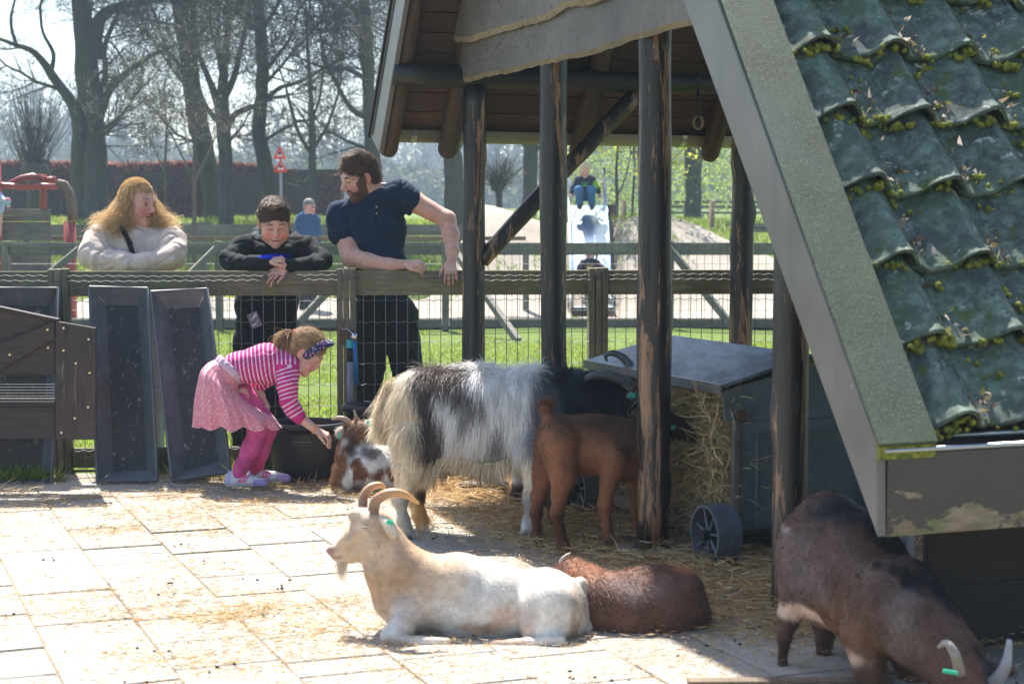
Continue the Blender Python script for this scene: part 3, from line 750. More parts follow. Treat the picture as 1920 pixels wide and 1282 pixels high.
# ------------------------------------------------------------------ beech hedge, far wood
def leafmass(P, size, cols, seed): 
    n = len(P); r = np.random.RandomState(seed); D = r.normal(size=(n, 3)); C = np.array(cols)[r.randint(0, len(cols), n)]*(1+.2*r.normal(size=(n, 1)))
    return ribbons(P, D, size*r.uniform(.6, 1.4, n), size*.8*r.uniform(.6, 1.3, n), np.clip(C, .003, .9), 2, seed=seed)
hd = empty('beech_hedge', (-8, 50, float(terr(-8, 50))), 'long clipped beech hedge with red-brown winter leaves behind the bare trees', 'hedge')
zt_ = W(300, 306, 50).z; zb_ = float(terr(-8, 50)); hx0, hx1 = -17.5, -4.9
mb = MB(); 
for i in range(8): mb.box((hx0+(i+.5)*(hx1-hx0)/8, 50.6, (zb_+zt_)/2-.1), ((hx1-hx0)/8-.02, 1.0, zt_-zb_-.25+.1*(i % 2)))
x = NT('hedge_core'); mb.build('stems', x.fin((.05,.03,.025), .9), hd)
n = 90000; P = np.stack([NR.uniform(hx0, hx1, n), 50.1+.35*NR.rand(n)**2+NR.choice([0, 1.0], n, p=[.85,.15])*NR.rand(n), NR.uniform(zb_, zt_, n)], 1); P[:, 2] = zb_+(P[:, 2]-zb_)*(1+.05*nz(P, 1.3, 21)-.16*sst(P[:, 0], -8.5, -5.2)); P[:, 1] += nz(P, .8, 22)*.12
v, t, c = leafmass(P, .085, [(.24,.075,.06), (.32,.12,.085), (.15,.06,.06), (.34,.18,.12)], 5); o = link('leaves', mesh_np('leaves', v, t, False, c), hd, M['leafy'], world=True); o['kind'] = 'stuff'

def farwood():
    r = np.random.RandomState(77); V0, T0, C0 = [], [], []; off = 0
    def put(v, t, c):
        nonlocal off
        V0.append(v); T0.append(t+off); C0.append(c); off += len(v)
    for i in range(230):
        Y = r.uniform(190, 320); X = r.uniform(-.34, .34)*Y; z = float(terr(X, Y)); h = max(4, (.050+.010*math.sin(X*.05)+.010*r.normal()+(.012 if X/Y < -.22 or X > 0 else 0))*Y-.5)
        k = 50; P = np.tile((X, Y, z), (k, 1)).astype(float); P[:, 2] += r.uniform(.25, .95, k)*h; P[:, 0] += r.normal(size=k)*.3
        D = np.stack([r.normal(size=k), r.normal(size=k), r.uniform(.3, 1.4, k)], 1)
        put(*ribbons(P, D, h*r.uniform(.15, .4, k), np.full(k, .18), np.tile((.07,.07,.06), (k, 1)), 3, .15, -.1, seed=i))
        put(*ribbons(np.array([[X, Y, z]]), np.array([[.03, 0, 1.]]), np.array([h]), np.array([r.uniform(.5, 1.2)]), np.array([(.06,.06,.05)]), 3, side=np.array([[0,1.,0]]), seed=i))
        k = 240; P = np.stack([X+r.normal(size=k)*h*.24, Y+r.normal(size=k)*h*.2, z+h*(.58+.22*r.normal(size=k))], 1)
        put(*leafmass(P, .55, [(.07,.08,.055), (.09,.09,.06), (.06,.075,.05)], i))
    n = 60000; Y = r.uniform(170, 260, n); X = r.uniform(-.36, .36, n)*Y; P = np.stack([X, Y, 0*X], 1); hh = 5.5+2.5*nz(P, 22, 31)+np.where(X > 0, 2.5, 0); P[:, 2] = terr(X, Y)+np.clip(hh, 2.5, 14)*r.rand(n)
    put(*leafmass(P, .8, [(.06,.075,.035), (.085,.10,.04), (.07,.065,.045), (.05,.06,.04)], 9))
    n = 9000; Y = r.uniform(75, 120, n); X = r.uniform(.02, .36, n)*Y; P = np.stack([X, Y, 0*X], 1); P[:, 2] = terr(X, Y)+6.5*r.rand(n)*(.7+.3*nz(P, 6, 33)); 
    put(*leafmass(P, .26, [(.15,.21,.06), (.11,.17,.06)], 19))
    V_, T_, C_ = np.vstack(V0), np.vstack(T0), np.vstack(C0)
    o = link('woodland', mesh_np('woodland', V_, T_, False, C_), None, M['leafy']); o['kind'] = 'stuff'
farwood()
# brighter spring bushes on the right behind the hill
n = 7000; Y = NR.uniform(44, 52, n); X = NR.uniform(.03, .17, n)*Y; P = np.stack([X, Y, 0*X], 1); P[:, 2] = terr(X, Y)+.4+(1.4+.8*nz(P, 1.2, 41))*NR.rand(n)*1.6
v, t, c = leafmass(P, .07, [(.32,.38,.08), (.25,.32,.07)], 29); o = link('spring_undergrowth', mesh_np('spring_undergrowth', v, t, False, c), None, M['leafy']); o['kind'] = 'stuff'
# ------------------------------------------------------------------ goat shelter
UP, UV = 3.217, 2.757          # gable post line, verge plane
sh = empty('goat_shelter', tuple(B(UP, 6.6)), 'open goat shelter of dark log posts under a steep mossy tiled roof', 'shelter')
def logpost(a, b, r, name='post', mat=None, seed=0, n=18, knots=5, par=None):
    rr = random.Random(seed); a = Vector(a); b = Vector(b); L = (b-a).length; m = 22; mb = MB(); ks = [(rr.uniform(.05,.95), rr.uniform(0,6.28), rr.uniform(.12,.34)) for _ in range(knots)]
    d = (b-a).normalized(); x_ = d.cross(Vector((0,1,0.01))).normalized(); y_ = d.cross(x_)
    ph = [rr.uniform(0, 6.28) for _ in range(6)]; vs = []; fs = []
    for i in range(m+1):
        t = i/m; c = a+(b-a)*t+x_*.007*math.sin(t*3.1+ph[0])+y_*.007*math.sin(t*2.3+ph[1])
        for k in range(n):
            an = 2*math.pi*k/n; q = r*(1+.045*math.sin(2*an+ph[2]+t*1.5)+.03*math.sin(3*an+ph[3]-t*2)+.02*math.sin(9*an+ph[4]+t))
            q *= 1+.04*math.sin(t*9+ph[5])+.02*math.sin(t*23+an*2)
            for (kt, ka, kh) in ks:
                w_ = math.exp(-((t-kt)*L/.05)**2-(((an-ka+math.pi) % (2*math.pi)-math.pi)/.45)**2); q *= 1+kh*w_
            vs.append(c+(x_*math.cos(an)+y_*math.sin(an))*q)
    for i in range(m):
        for k in range(n): fs.append((i*n+k, i*n+(k+1) % n, (i+1)*n+(k+1) % n, (i+1)*n+k))
    fs.append(tuple(range(n))[::-1]); fs.append(tuple(m*n+k for k in range(n)))
    mb.add(vs, fs); return mb.build(name, mat or M['post'], par or sh, smooth=True)
zb = PU(1225, 1010, UP)[1]
for i, (v, r, z0_, zt2) in enumerate(((8.855,.060,0,2.13),(7.73,.064,.02,2.55),(6.646,.068,zb,2.62),(5.52,.064,.0,2.55))):
    p = logpost(B(UP, v, z0_), B(UP, v, zt2), r, seed=i+3, mat=M['post'] if i < 2 else M['post_r'])
a_ = B(UP, 6.646)
MB().box(tuple(a_+Vector((0,0,zb-.006))), (.19,.19,.012), Matrix.Rotation(RZB, 3, 'Z')).build('base_plate', M['rust'], sh)
MB().tube([a_+Vector((0,0,-.01)), a_+Vector((0,0,zb))], .011, 10).build('steel_pin', M['rust'], sh)
pb = MB().box(tuple(a_+Vector((.02,0,.012))), (.30,.24,.03), Matrix.Rotation(RZB, 3, 'Z')).build('footing_block', M['slab'], sh, bevel=.01)
U2 = PV(1392, 500, 8.855)[0]
logpost(B(U2, 8.855, 0), B(U2, 8.855, 2.13), .062, seed=9, mat=M['post_r'])
ue = PV(742, 145, 8.80)[0]; zbm = PV(1040, 146, 8.8)[1]
logpost(B(ue, 8.855, zbm), B(UP+3.6, 8.855, zbm), .060, 'wall_plate', M['log_u'], 12, knots=3)
q1 = PV(905, 490, 8.855); q2 = PV(1190, 178, 8.855)
logpost(B(q1[0], 8.855, q1[1]), B(q2[0], 8.855, q2[1]), .045, 'brace', M['post_r'], 14, knots=4)
# roof planes: near slope through near eave, far slope through far eave
VN, ZN = PU(1645, 832, UV)          # top edge of the near verge at the eave
VN2, ZN2 = PU(1350, 0, UV); sN = (ZN2-ZN)/(VN2-VN)
VL, ZL = PU(1645, 1008, UV); VL2, ZL2 = PU(1280, 0, UV)
VF, ZF = PU(712, 266, UV); VF2, ZF2 = PU(757, 0, UV); sF = (ZF2-ZF)/(VF2-VF)
sL = (ZL2-ZL)/(VL2-VL)
depthN = .27
# near verge: face board (vertical plane u=UV) and mossy cap
VR = (ZF+depthN*0-ZL+sL*VL-sF*VF)/(sL-sF)       # ridge (lower edges meet)
zr = ZL+sL*(VR-VL)
def bp(u, v, z): return tuple(B(u, v, z))
fb = MB(); fb.prism([bp(UV, VL, ZL), bp(UV, VR, zr), bp(UV, VR, zr+.42), bp(UV, VN, ZN)], tuple(B(.03, 0))).build('verge_board', M['verge'], sh, bevel=.004)
hN = math.sqrt(1+sN*sN); nN = (-sN/hN, 1/hN)      # normal in (v,z)
def nearp(u, s_, off): return bp(u, VN+s_/hN+nN[0]*off*1.0, ZN+s_*sN/hN+nN[1]*off)
Ls = (VR-VN)*hN
cp = MB(); cp.prism([nearp(UV-.004, -.012, .002), nearp(UV-.004, Ls, .002), nearp(UV-.004, Ls, .016), nearp(UV-.004, -.012, .016)], tuple(B(.200, 0))).build('verge_cap', M['cap'], sh, bevel=.004)
MB().prism([nearp(UV+.185, 0, -.05), nearp(UV+.185, Ls, -.05), nearp(UV+.185, Ls, .001), nearp(UV+.185, 0, .001)], tuple(B(.012, 0))).build('cap_flashing', M['cap'], sh)
# rounded dark end of the cap above the gutter
MB().prism([nearp(UV+.001, -.012, .0), nearp(UV+.001, .02, .0), bp(UV+.001, VN+.02, ZN-.045), bp(UV+.001, VN-.012, ZN-.045)], tuple(B(.19, 0))).build('cap_end', M['moss'], sh)
# box gutter in front of the near eave
zt_f = ZN-.030; UE = 5.9
MB().prism([bp(UV+.032, VL-.001, ZL), bp(UV+.032, VL-.001, zt_f), bp(UV+.032, VL+.026, zt_f), bp(UV+.032, VL+.026, ZL)], tuple(B(UE-UV, 0))).build('fascia', M['fascia'], sh, bevel=.003)
MB().tube([bp(UV+.02, VL+.004, zt_f+.008), bp(UE, VL+.004, zt_f+.008)], .008, 8).build('gutter_rim', M['zinc'], sh, smooth=True)
MB().tube([bp(UV+.21, VL+.085, zt_f+.032), bp(UE, VL+.085, zt_f+.032)], .008, 8).build('gutter_rim', M['zinc'], sh, smooth=True)
MB().prism([bp(UV+.035, VL+.03, zt_f-.06), bp(UV+.035, VL+.16, zt_f-.06), bp(UV+.035, VL+.16, zt_f-.05), bp(UV+.035, VL+.03, zt_f-.05)], tuple(B(UE-UV, 0))).build('gutter_bed', M['zinc'], sh)
MB().prism([bp(UP+.08, VL+.03, ZL+.05), bp(UP+.08, VL+.22, ZL+.05), bp(UP+.08, VL+.22, ZL+.07), bp(UP+.08, VL+.03, ZL+.07)], tuple(B(UE-UP-.08, 0))).build('eave_soffit', M['darkwall'], sh)
# pantiles
roof = empty('roof', (0,0,0), parent=sh); roof.matrix_parent_inverse = parent_world(sh).inverted()
CW, GA = .285, .285
def tile_mesh(sd_):
    r = random.Random(sd_); nx, ny = 16, 9; vs = []; W_ = CW+.035; L = GA+.075
    for j in range(ny+1):
        t = (j/ny)**1.6
        for i in range(nx+1):
            s_ = i/nx; x = s_*W_
            # trough on the left, high roll on the right, tail lip
            z = .064*math.cos(math.pi/2*min(1, abs(s_-.69)/.27))-.010*math.sin(math.pi*min(1, s_/.35))
            z += .020*max(0, 1-s_/.10)*.5
            z *= 1-.12*t
            z += .030*(1-t)+.003*math.sin(i*1.7+sd_)*(t < .2)+(.026*math.exp(-((s_-.68)/.2)**2)+.003)*max(0, 1-t/.32)**2
            y = t*L - (.010 if j == 0 else 0)*math.sin(s_*9+sd_)*.4
            vs.append((x, y, z))
    n = len(vs); th = .018
    vs += [(a, b+(.002 if b < .01 else 0), c-th) for (a, b, c) in vs]
    fs = []
    for j in range(ny):
        for i in range(nx):
            q = j*(nx+1)+i; fs.append((q, q+1, q+nx+2, q+nx+1)); fs.append((n+q, n+q+nx+1, n+q+nx+2, n+q+1))
    for i in range(nx): fs.append((i, n+i, n+i+1, i+1)); q = ny*(nx+1)+i; fs.append((q, q+1, n+q+1, n+q))
    for j in range(ny): q = j*(nx+1); fs.append((q, q+nx+1, n+q+nx+1, n+q)); q += nx; fs.append((q, n+q, n+q+nx+1, q+nx+1))
    mb = MB(); mb.add(vs, fs); me = mb.me('pantile'); me.polygons.foreach_set('use_smooth', [len(p.vertices) == 4 and p.index < 2*nx*ny for p in me.polygons]); return me
TM = [tile_mesh(i) for i in range(6)]
ex = B(1, 0); ey = Vector(nearp(0, 1, 0))-Vector(nearp(0, 0, 0)); ez = ex.cross(ey)
RT = Matrix((ex, ey, ez)).transposed()
U0 = UV+.195-.10; NC, NRW = 12, 13; UOFF = -.008
for j in range(NRW):
    for i in range(NC):
        if U0+i*CW > UE: continue
        o = link('roof_tile', rnd.choice(TM), roof, M['tile'])
        p = Vector(nearp(U0+i*CW+UOFF+rnd.uniform(-.004,.004), .05+j*GA+rnd.uniform(-.006,.006), -.055))
        o.matrix_world = Matrix.Translation(p) @ (RT @ Matrix.Rotation(rnd.uniform(-.022,.022), 3, 'Z') @ Matrix.Rotation(-.035+rnd.uniform(-.015,.015), 3, 'X') @ Matrix.Rotation(rnd.uniform(-.02,.02), 3, 'Y')).to_4x4()
MB().prism([nearp(U0, .02, -.085), nearp(U0, Ls, -.085), nearp(U0, Ls, -.10), nearp(U0, .02, -.10)], tuple(B(UE-U0, 0))).build('roof_deck', M['darkwall'], roof, world=True)
# moss cushions and leaf litter in the tile troughs and under the laps
r = np.random.RandomState(5); s = SDF(.005, .006); PL = []
for q in range(560):
    j = r.randint(0, 9); i = r.randint(0, 6); lap = r.rand() < .6
    if lap: su, sv = r.uniform(.35, 1.0), -.01+r.uniform(-.012, .02)
    else: su, sv = r.uniform(.02, .42), r.uniform(0, GA)
    if r.rand() < .3: continue
    z = .052*math.cos(math.pi/2*min(1, abs(su-.78)/.3))+.03*(1-sv/GA)-(.010 if lap else 0)
    c = Vector(nearp(U0+(i+su)*CW, .05+j*GA+sv, -.055))+ez*(z+.002)
    for _ in range(r.randint(2, 8)): s.el(c+Vector(r.normal(size=3)*np.array((.020,.010,.006))), r.uniform(.005, .012))
mo = body('moss', s, (.1,.12,.02), M['moss'], roof, it=0); mo['kind'] = 'stuff'; MOSSC = np.array([(.34,.34,.03),(.20,.24,.03),(.10,.13,.02),(.05,.05,.02)])
fur(mo, 'moss_tufts', 38000, .010, .0028, (0,0,-.2), roof, M['leafy'], lift=1, cvar=.3, seg=1, seed=3, colf=lambda P, N: MOSSC[np.clip(((nz(P, .03, 44)+1)*1.8).astype(int), 0, 3)])
n = 1300; P = []
for q in range(n):
    j = r.randint(0, 9); i = r.randint(0, 6); su = r.uniform(-.05, .34); sv = GA*r.rand()*(.35 if r.rand() < .6 else .9)
    P.append(Vector(nearp(U0+(i+su)*CW, .05+j*GA+sv+.02, -.055))+ez*(.03*(1-sv/.36)+r.uniform(-.004, .012)))
P = np.array(P); C = np.array([(.20,.15,.10),(.34,.29,.24),(.10,.07,.04),(.20,.19,.05),(.42,.38,.33)])[r.randint(0, 5, n)]
v, t, c = ribbons(P, r.normal(size=(n,3)), r.uniform(.012, .045, n), r.uniform(.006, .022, n), C, 2, .3, seed=4)
o = link('leaf_litter', mesh_np('leaf_litter', v, t, False, c), roof, M['leafy'], world=True); o['kind'] = 'stuff'
# far slope seen from below: rafters, soffit boards, verge, gutter
hF = math.sqrt(1+sF*sF)
def farp(u, s_, off):     # s_ measured up the slope from the far eave, off = outward
    d = (-1/hF, abs(sF)/hF); nn = (abs(sF)/hF, 1/hF)
    return bp(u, VF+d[0]*s_+nn[0]*off, ZF+d[1]*s_+nn[1]*off)
Lf = (VF-VR)*hF
bw = .118; nb = 0
for k in range(int(min(Lf, 3.2)/bw)):
    s0_ = .02+k*bw
    MB().prism([farp(UV+.05, s0_, .100), farp(UV+.05, s0_+bw-.006, .100), farp(UV+.05, s0_+bw-.006, .118), farp(UV+.05, s0_, .118)], tuple(B(UE-UV+.3, 0))).build('soffit_board', M['soffit'], roof)
MB().prism([farp(UV, -.03, .121), farp(UV, Lf, .121), farp(UV, Lf, .150), farp(UV, -.03, .150)], tuple(B(UE-UV+.5, 0))).build('roof_deck', M['darkwall'], roof)
MB().tube([bp(UV-.01, VR+.02, zr+.30), bp(UE+.3, VR+.02, zr+.30)], .26, 14).build('ridge_gap_cover', M['tile'], roof)  # out of view, added so no sun leaks in where the slopes don't meet
def tail(u, r_=.055, name='rafter', e=-.10): 
    pts = [Vector(farp(u, s_, .045)) for s_ in (e, e+.03, .3, 1.0, Lf*.98)]
    return MB().tube(pts, [r_*.72, r_, r_, r_*.98, r_*.95], 12, True).build(name, M['rafter'], roof, smooth=False)
for px in (738, 850): 
    u = PV(px, 250, VF-.02)[0]; tail(u, .058 if px > 800 else .052)
for px in (1097, 1345, 1620): tail(PV(px, 250, VF-.02)[0], .056)
fv = MB(); fv.prism([farp(UV, -.06, -.02), farp(UV, Lf, -.02), farp(UV, Lf, .17), farp(UV, -.06, .17)], tuple(B(.028, 0))).build('verge_board', M['verge'], sh, bevel=.004)
MB().prism([farp(UV-.012, -.07, .172), farp(UV-.012, Lf, .172), farp(UV-.012, Lf, .187), farp(UV-.012, -.07, .187)], tuple(B(.10, 0))).build('verge_cap', M['darkwall'], sh)
# half round gutter under the far eave
gz0, gz1 = W(900, 272, 9.75).z, W(900, 231, 9.75).z; rg = (gz1-gz0)/2+.005; gm = MB(); vg = VF+.09; zg = (gz0+gz1)/2+.012
pts = []; 
for k in range(13):
    a = math.pi*k/12; pts.append((math.cos(a)*rg, -math.sin(a)*rg*1.0))
vs = [bp(u, vg+a, zg+b) for u in (UV+.02, UE+.4) for a, b in pts]+[bp(u, vg+a*.94, zg+b*.94) for u in (UV+.02, UE+.4) for a, b in pts]
fs = [(i, i+1, 13+i+1, 13+i) for i in range(12)]+[(26+i, 39+i, 39+i+1, 26+i+1) for i in range(12)]+[tuple(range(13))]
gm.add(vs, fs).build('gutter', M['gutter'], sh, smooth=True)
for px in (772, 1275):
    u = PV(px, 250, vg)[0]; MB().add([bp(u+du, vg+a*1.03, zg+b*1.03) for du in (-.016, .016) for a, b in pts], [(i, i+1, 13+i+1, 13+i) for i in range(12)]).build('gutter_bracket', M['zinc'], sh)
# waney-edge gable boards just outside the posts
def waney(z0l, ulist, name='gable_board', off=0, lift=0):
    pass
UB = UP-.085
def wboard(lo, hi, u, th=.03, bulge=0):
    """lo: list of (px,py) along the lower edge, hi: upper edge, in the plane u"""
    L_ = [PU(x, y, u) for x, y in lo]; H = [PU(x, y, u) for x, y in hi]
    Ls_ = spline(L_, 6); Hs = spline(H, 6) if len(H) > 2 else np.array([np.array(H[0])+(np.array(H[-1])-np.array(H[0]))*t for t in np.linspace(0, 1, len(Ls_))])
    Hs = np.array([Hs[min(len(Hs)-1, int(i*(len(Hs)-1)/(len(Ls_)-1)))] for i in range(len(Ls_))])
    mb = MB(); edge = MB(); rr = random.Random(int(lo[0][1]))
    vs = []; n = len(Ls_)
    for i in range(n):
        w_ = rr.uniform(-.004, .004); l = Ls_[i]+np.array([0, w_]); h = Hs[i]
        vs += [bp(u, *(h)), bp(u, *(l+(h-l)*.5)), bp(u, *(l+(h-l)*.06)), bp(u+.014, *(l-np.array([0, .006]))), bp(u+th, *(l+np.array([0, .010]))), bp(u+th, *h)]
    fs = []
    for i in range(n-1):
        for k in range(6): fs.append((i*6+k, i*6+(k+1) % 6, (i+1)*6+(k+1) % 6, (i+1)*6+k))
    fs += [tuple(range(6))[::-1], tuple((n-1)*6+k for k in range(6))]
    mb.add(vs, fs); me = mb.me('gable_board'); me.materials.append(M['waney']); me.materials.append(M['waney_edge'])
    for p in me.polygons:
        if p.index < (n-1)*6 and p.index % 6 in (2, 3): p.material_index = 1
    return link('gable_board', me, sh, None, world=True)
wboard([(862,156),(905,143),(950,135),(1000,122),(1040,114),(1120,95),(1200,68),(1290,45),(1400,12)], [(866,60),(900,50),(1040,20),(1200,-60),(1400,-120)], UB)
wboard([(848,78),(880,76),(925,62),(975,48),(1020,35),(1060,12),(1110,6),(1160,-20),(1400,-95)], [(880,-60),(1000,-100),(1400,-260)], UB-.034)
wboard([(870,-20),(1000,-60),(1400,-200)], [(905,-170),(1000,-200),(1400,-420)], UB-.066)
# boarded rear part under the near eave
VW = 4.24+.52; uw = PV(1738, 1100, VW)[0]; zj = [PV(1800, y, VW)[1] for y in (1217, 1093, 969)]
zz = [zj[0]-.22, zj[0], zj[1], zj[2], zj[2]+.24]
for k in range(4):
    MB().prism([bp(uw, VW+.004*(k % 2), zz[k]-.004), bp(UE, VW+.004*(k % 2), zz[k]-.004), bp(UE, VW, zz[k+1]-.003), bp(uw, VW, zz[k+1]-.003)], tuple(B(0, .025))).build('wall_board', M['darkwall'], sh, bevel=.002)
MB().prism([bp(uw+.02, VW+.035, 0), bp(UE, VW+.035, 0), bp(UE, VW+.035, 1.0), bp(uw+.02, VW+.035, 1.0)], tuple(B(0, .02))).build('light_stop_panel', M['darkwall'], sh)  # unseen panel added behind the boards to stop light leaking through the gaps
MB().tube([bp(uw-.06, VW+.03, .16), bp(uw-.06, VW+.03, .62)], .027, 12).build('downpipe', M['pvc'], sh, smooth=True)
sl_ = MB(); g0, g1 = G(1290, 1290), G(1672, 1288); sl_.bar(Vector((g0.x, g0.y, .012)), Vector((g1.x, g1.y, .012)), .05, .03).build('edging_beam', M['step'], None)
bpy.data.objects['edging_beam']['label'] = 'worn timber edging beam lying along the very front of the pen'; bpy.data.objects['edging_beam']['category'] = 'beam'
# brush
hk = PV(1312, 140, 8.78); br = empty('brush', bp(hk[0], 8.78, hk[1]), 'long-handled black washing-up brush with cream bristles hanging from the log beam', 'brush')
def pv(px, py, v=8.77): a = PV(px, py, v); return Vector(bp(a[0], v, a[1]))
MB().tube([pv(1309,168), pv(1310,190), pv(1309,218)], [.010,.006,.007], 8).tube([pv(1309,168), pv(1305,156), pv(1307,143), pv(1311,141), pv(1314,152), pv(1310,168)], .0035, 6).build('handle', M['black'], br, smooth=True)
MB().tube([pv(1309,214), pv(1309,228), pv(1310,242)], [.010,.015,.011], 10).build('head', M['black'], br, smooth=True)
n = 500; c0 = np.array(pv(1309, 230)); an = np.random.RandomState(3).uniform(0, 6.28, n); P = c0+np.stack([np.cos(an)*.012, 0*an, np.sin(an)*.02], 1); D = np.stack([np.cos(an), NR.normal(size=n)*.5-.3, np.sin(an)-.25], 1)
v, t, c = ribbons(P, D, np.full(n, .026), np.full(n, .003), np.tile((.55,.42,.26), (n, 1)), 2, seed=1); link('bristles', mesh_np('bristles', v, t, False, c), br, M['hhair'], world=True)['kind'] = 'stuff'
MB().tube([pv(1318,136), pv(1314,140), pv(1312,150)], .002, 5).build('hook', M['wire'], br)

# ------------------------------------------------------------------ hay feeder
A = iB(W(1352, 729, 7.15)); uA, vA = A; vB = vA+1.40
zl_, zr_ = W(1352, 729, 7.15).z, .80
fd = empty('hay_feeder', bp(uA+.4, (vA+vB)/2, 0), 'wheeled blue-grey sheet metal hay feeder with sloping lid, crammed with hay', 'hay feeder')
wr = .44
MB().prism([bp(uA, vA, zl_), bp(uA+wr, vA, zl_+.115), bp(uA+wr, vA, zl_+.131), bp(uA, vA, zl_+.016)], tuple(B(0, vB-vA))).build('lid', M['lid'], fd, bevel=.003)
MB().prism([bp(uA-.006, vA-.006, zl_-.022), bp(uA+.004, vA-.006, zl_-.022), bp(uA+.004, vA-.006, zl_+.018), bp(uA-.006, vA-.006, zl_+.018)], tuple(B(0, vB-vA+.012))).build('lid_edge', M['zinc'], fd)
MB().prism([bp(uA+wr+.002, vA, zl_+.115), bp(uA+2*wr, vA, zl_), bp(uA+2*wr, vA, zl_+.016), bp(uA+wr+.002, vA, zl_+.131)], tuple(B(0, vB-vA))).build('lid', M['lid'], fd, bevel=.003)
for vv in (vA+.02, vB-.04):
    e0 = uA+.035
    MB().prism([bp(e0, vv, zl_-.14), bp(e0+.75, vv, zl_-.14), bp(e0+.78, vv, zl_-.02), bp(uA+wr, vv, zl_+.085), bp(uA+.015, vv, zl_-.012)], tuple(B(0, .012))).build('gable_sheet', M['wagon'], fd)
    MB().prism([bp(e0+.035, vv-.004, .10), bp(e0+.75, vv-.004, .10), bp(e0+.75, vv-.004, zl_-.142), bp(e0+.035, vv-.004, zl_-.142)], tuple(B(0, .014))).build('end_panel', M['wagon'], fd, bevel=.002)
for du in (.04, .74): MB().box(bp(e0+du, vA+.01, (zl_-.14+.09)/2), (.022,.03,zl_-.14-.08), Matrix.Rotation(RZB, 3, 'Z')).build('corner_post', M['zinc'], fd)
fr = MB(); fr.bar(bp(e0+.14, vA+.008, .14), bp(e0+.14, vA+.008, zl_-.20), .008, .008, up=(0,1,0)).bar(bp(e0+.14, vA+.008, zl_-.20), bp(e0+.70, vA+.008, zl_-.20), .008, .008).build('panel_rib', M['wagon'], fd)
MB().tube([bp(e0+.065, vA-.004, zl_-.115), bp(e0+.065, vA+.02, zl_-.115)], .021, 12).build('bolt', M['rust'], fd)
MB().box(bp(uA+.42, (vA+vB)/2, .075), (.76, vB-vA-.05, .03), Matrix.Rotation(RZB, 3, 'Z')).build('chassis', M['black'], fd)
MB().prism([bp(uA+.0, vA+.25, .075), bp(uA+.12, vA+.25, .075), bp(uA+.12, vA+.25, .135), bp(uA+.0, vA+.25, .135)], tuple(B(0, 1.1))).build('trough_board', M['step'], fd, bevel=.004)
MB().prism([bp(e0+.70, vA+.03, .11), bp(e0+.715, vA+.03, .11), bp(e0+.715, vA+.03, zl_-.02), bp(e0+.70, vA+.03, zl_-.02)], tuple(B(0, vB-vA-.08))).build('back_panel', M['wagon'], fd)
# front hay rack bars
wc = iB(W(1345, 998, 7.08)); zw = W(1345, 998, 7.08).z; Rw = .125
def wheel(u, v, z):
    wh = empty('wheel', bp(u, v, z), parent=fd); wh.location = Vector(bp(u, v, z))-fd.location
    rim = MB(); n = 36; prof = [(Rw, 0), (Rw+.002, .05), (Rw, .11), (Rw-.012, .11), (Rw-.012, 0)]
    vs = [bp(u+w_, v+math.cos(2*math.pi*i/n)*q, z+math.sin(2*math.pi*i/n)*q) for i in range(n) for q, w_ in prof]; m = 5
    rim.add(vs, [(i*m+k, i*m+(k+1) % m, ((i+1) % n)*m+(k+1) % m, ((i+1) % n)*m+k) for i in range(n) for k in range(m)]).build('tyre', M['trough'], wh)
    hb = MB(); hb.tube([bp(u-.012, v, z), bp(u+.10, v, z)], .022, 12); hb.build('hub', M['black'], wh)
    for i in range(7):
        a = 2*math.pi*i/7+.3; MB().tube([bp(u+.02, v, z), bp(u+.02, v+math.cos(a)*(Rw-.006), z+math.sin(a)*(Rw-.006))], .006, 6).build('spoke', M['trough'], wh)
wheel(wc[0]-.06, wc[1], Rw+.003); wheel(wc[0]-.06, vB-.12, Rw+.003); wheel(uA+.72, wc[1]+.02, Rw+.003)
MB().tube([bp(uA, wc[1], Rw), bp(uA+.78, wc[1]+.02, Rw)], .012, 8).build('axle', M['black'], fd)

# ------------------------------------------------------------------ feed troughs leaning on the fence
def trough(tl, tr, bl, br_, Yb, Yt, dep=.09, label='', name='feed_trough', group='feed troughs leaning on the fence'):
    """corner pixels of the rim; Yb foot distance, Yt head distance"""
    P = [W(*tl, Yt), W(*tr, Yt), W(*br_, Yb), W(*bl, Yb)]; c = sum(P, Vector())/4
    nrm = (P[1]-P[0]).cross(P[3]-P[0]).normalized()
    if nrm.y < 0: nrm = -nrm
    root = empty(name, (c.x, Yb, 0), label, 'trough', group); ex_ = (P[1]-P[0]).normalized(); ey_ = (P[0]-P[3]).normalized()
    ins = .075; Q = [P[0]+ex_*ins-ey_*ins*1.1, P[1]-ex_*ins-ey_*ins*1.1, P[2]-ex_*ins+ey_*ins, P[3]+ex_*ins+ey_*ins]; Q = [q+nrm*dep for q in Q]
    T = .012; qc = sum(Q, Vector())/4; Qf = [qc+(q-qc)*1.035-nrm*.004 for q in Q]; P_ = [c+(q-c)*1.0 for q in P]
    def panel(a, b, c_, d, nm, mat):
        n_ = (b-a).cross(d-a).normalized()*T
        if n_.dot(nrm) < 0: n_ = -n_
        MB().prism([a, b, c_, d], n_).build(nm, mat, root, bevel=.002)
    panel(P[0], P[1], Q[1], Q[0], 'side_wall', M['trough']); panel(P[1], P[2], Q[2], Q[1], 'side_wall', M['trough'])
    panel(P[2], P[3], Q[3], Q[2], 'side_wall', M['trough']); panel(P[3], P[0], Q[0], Q[3], 'side_wall', M['trough'])
    panel(Qf[0], Qf[1], Qf[2], Qf[3], 'floor_panel', M['trough_in'])
    rim = MB(); rim.tube([P[0], P[1], P[2], P[3], P[0]], .0085, 8, False); rim.build('rim', M['trough'], root, smooth=True)
    return root
trough((-70,540), (108,540), (-45,908), (97,906), 9.36, 9.68, label='feed trough standing behind the wooden hutch panel at the left edge')
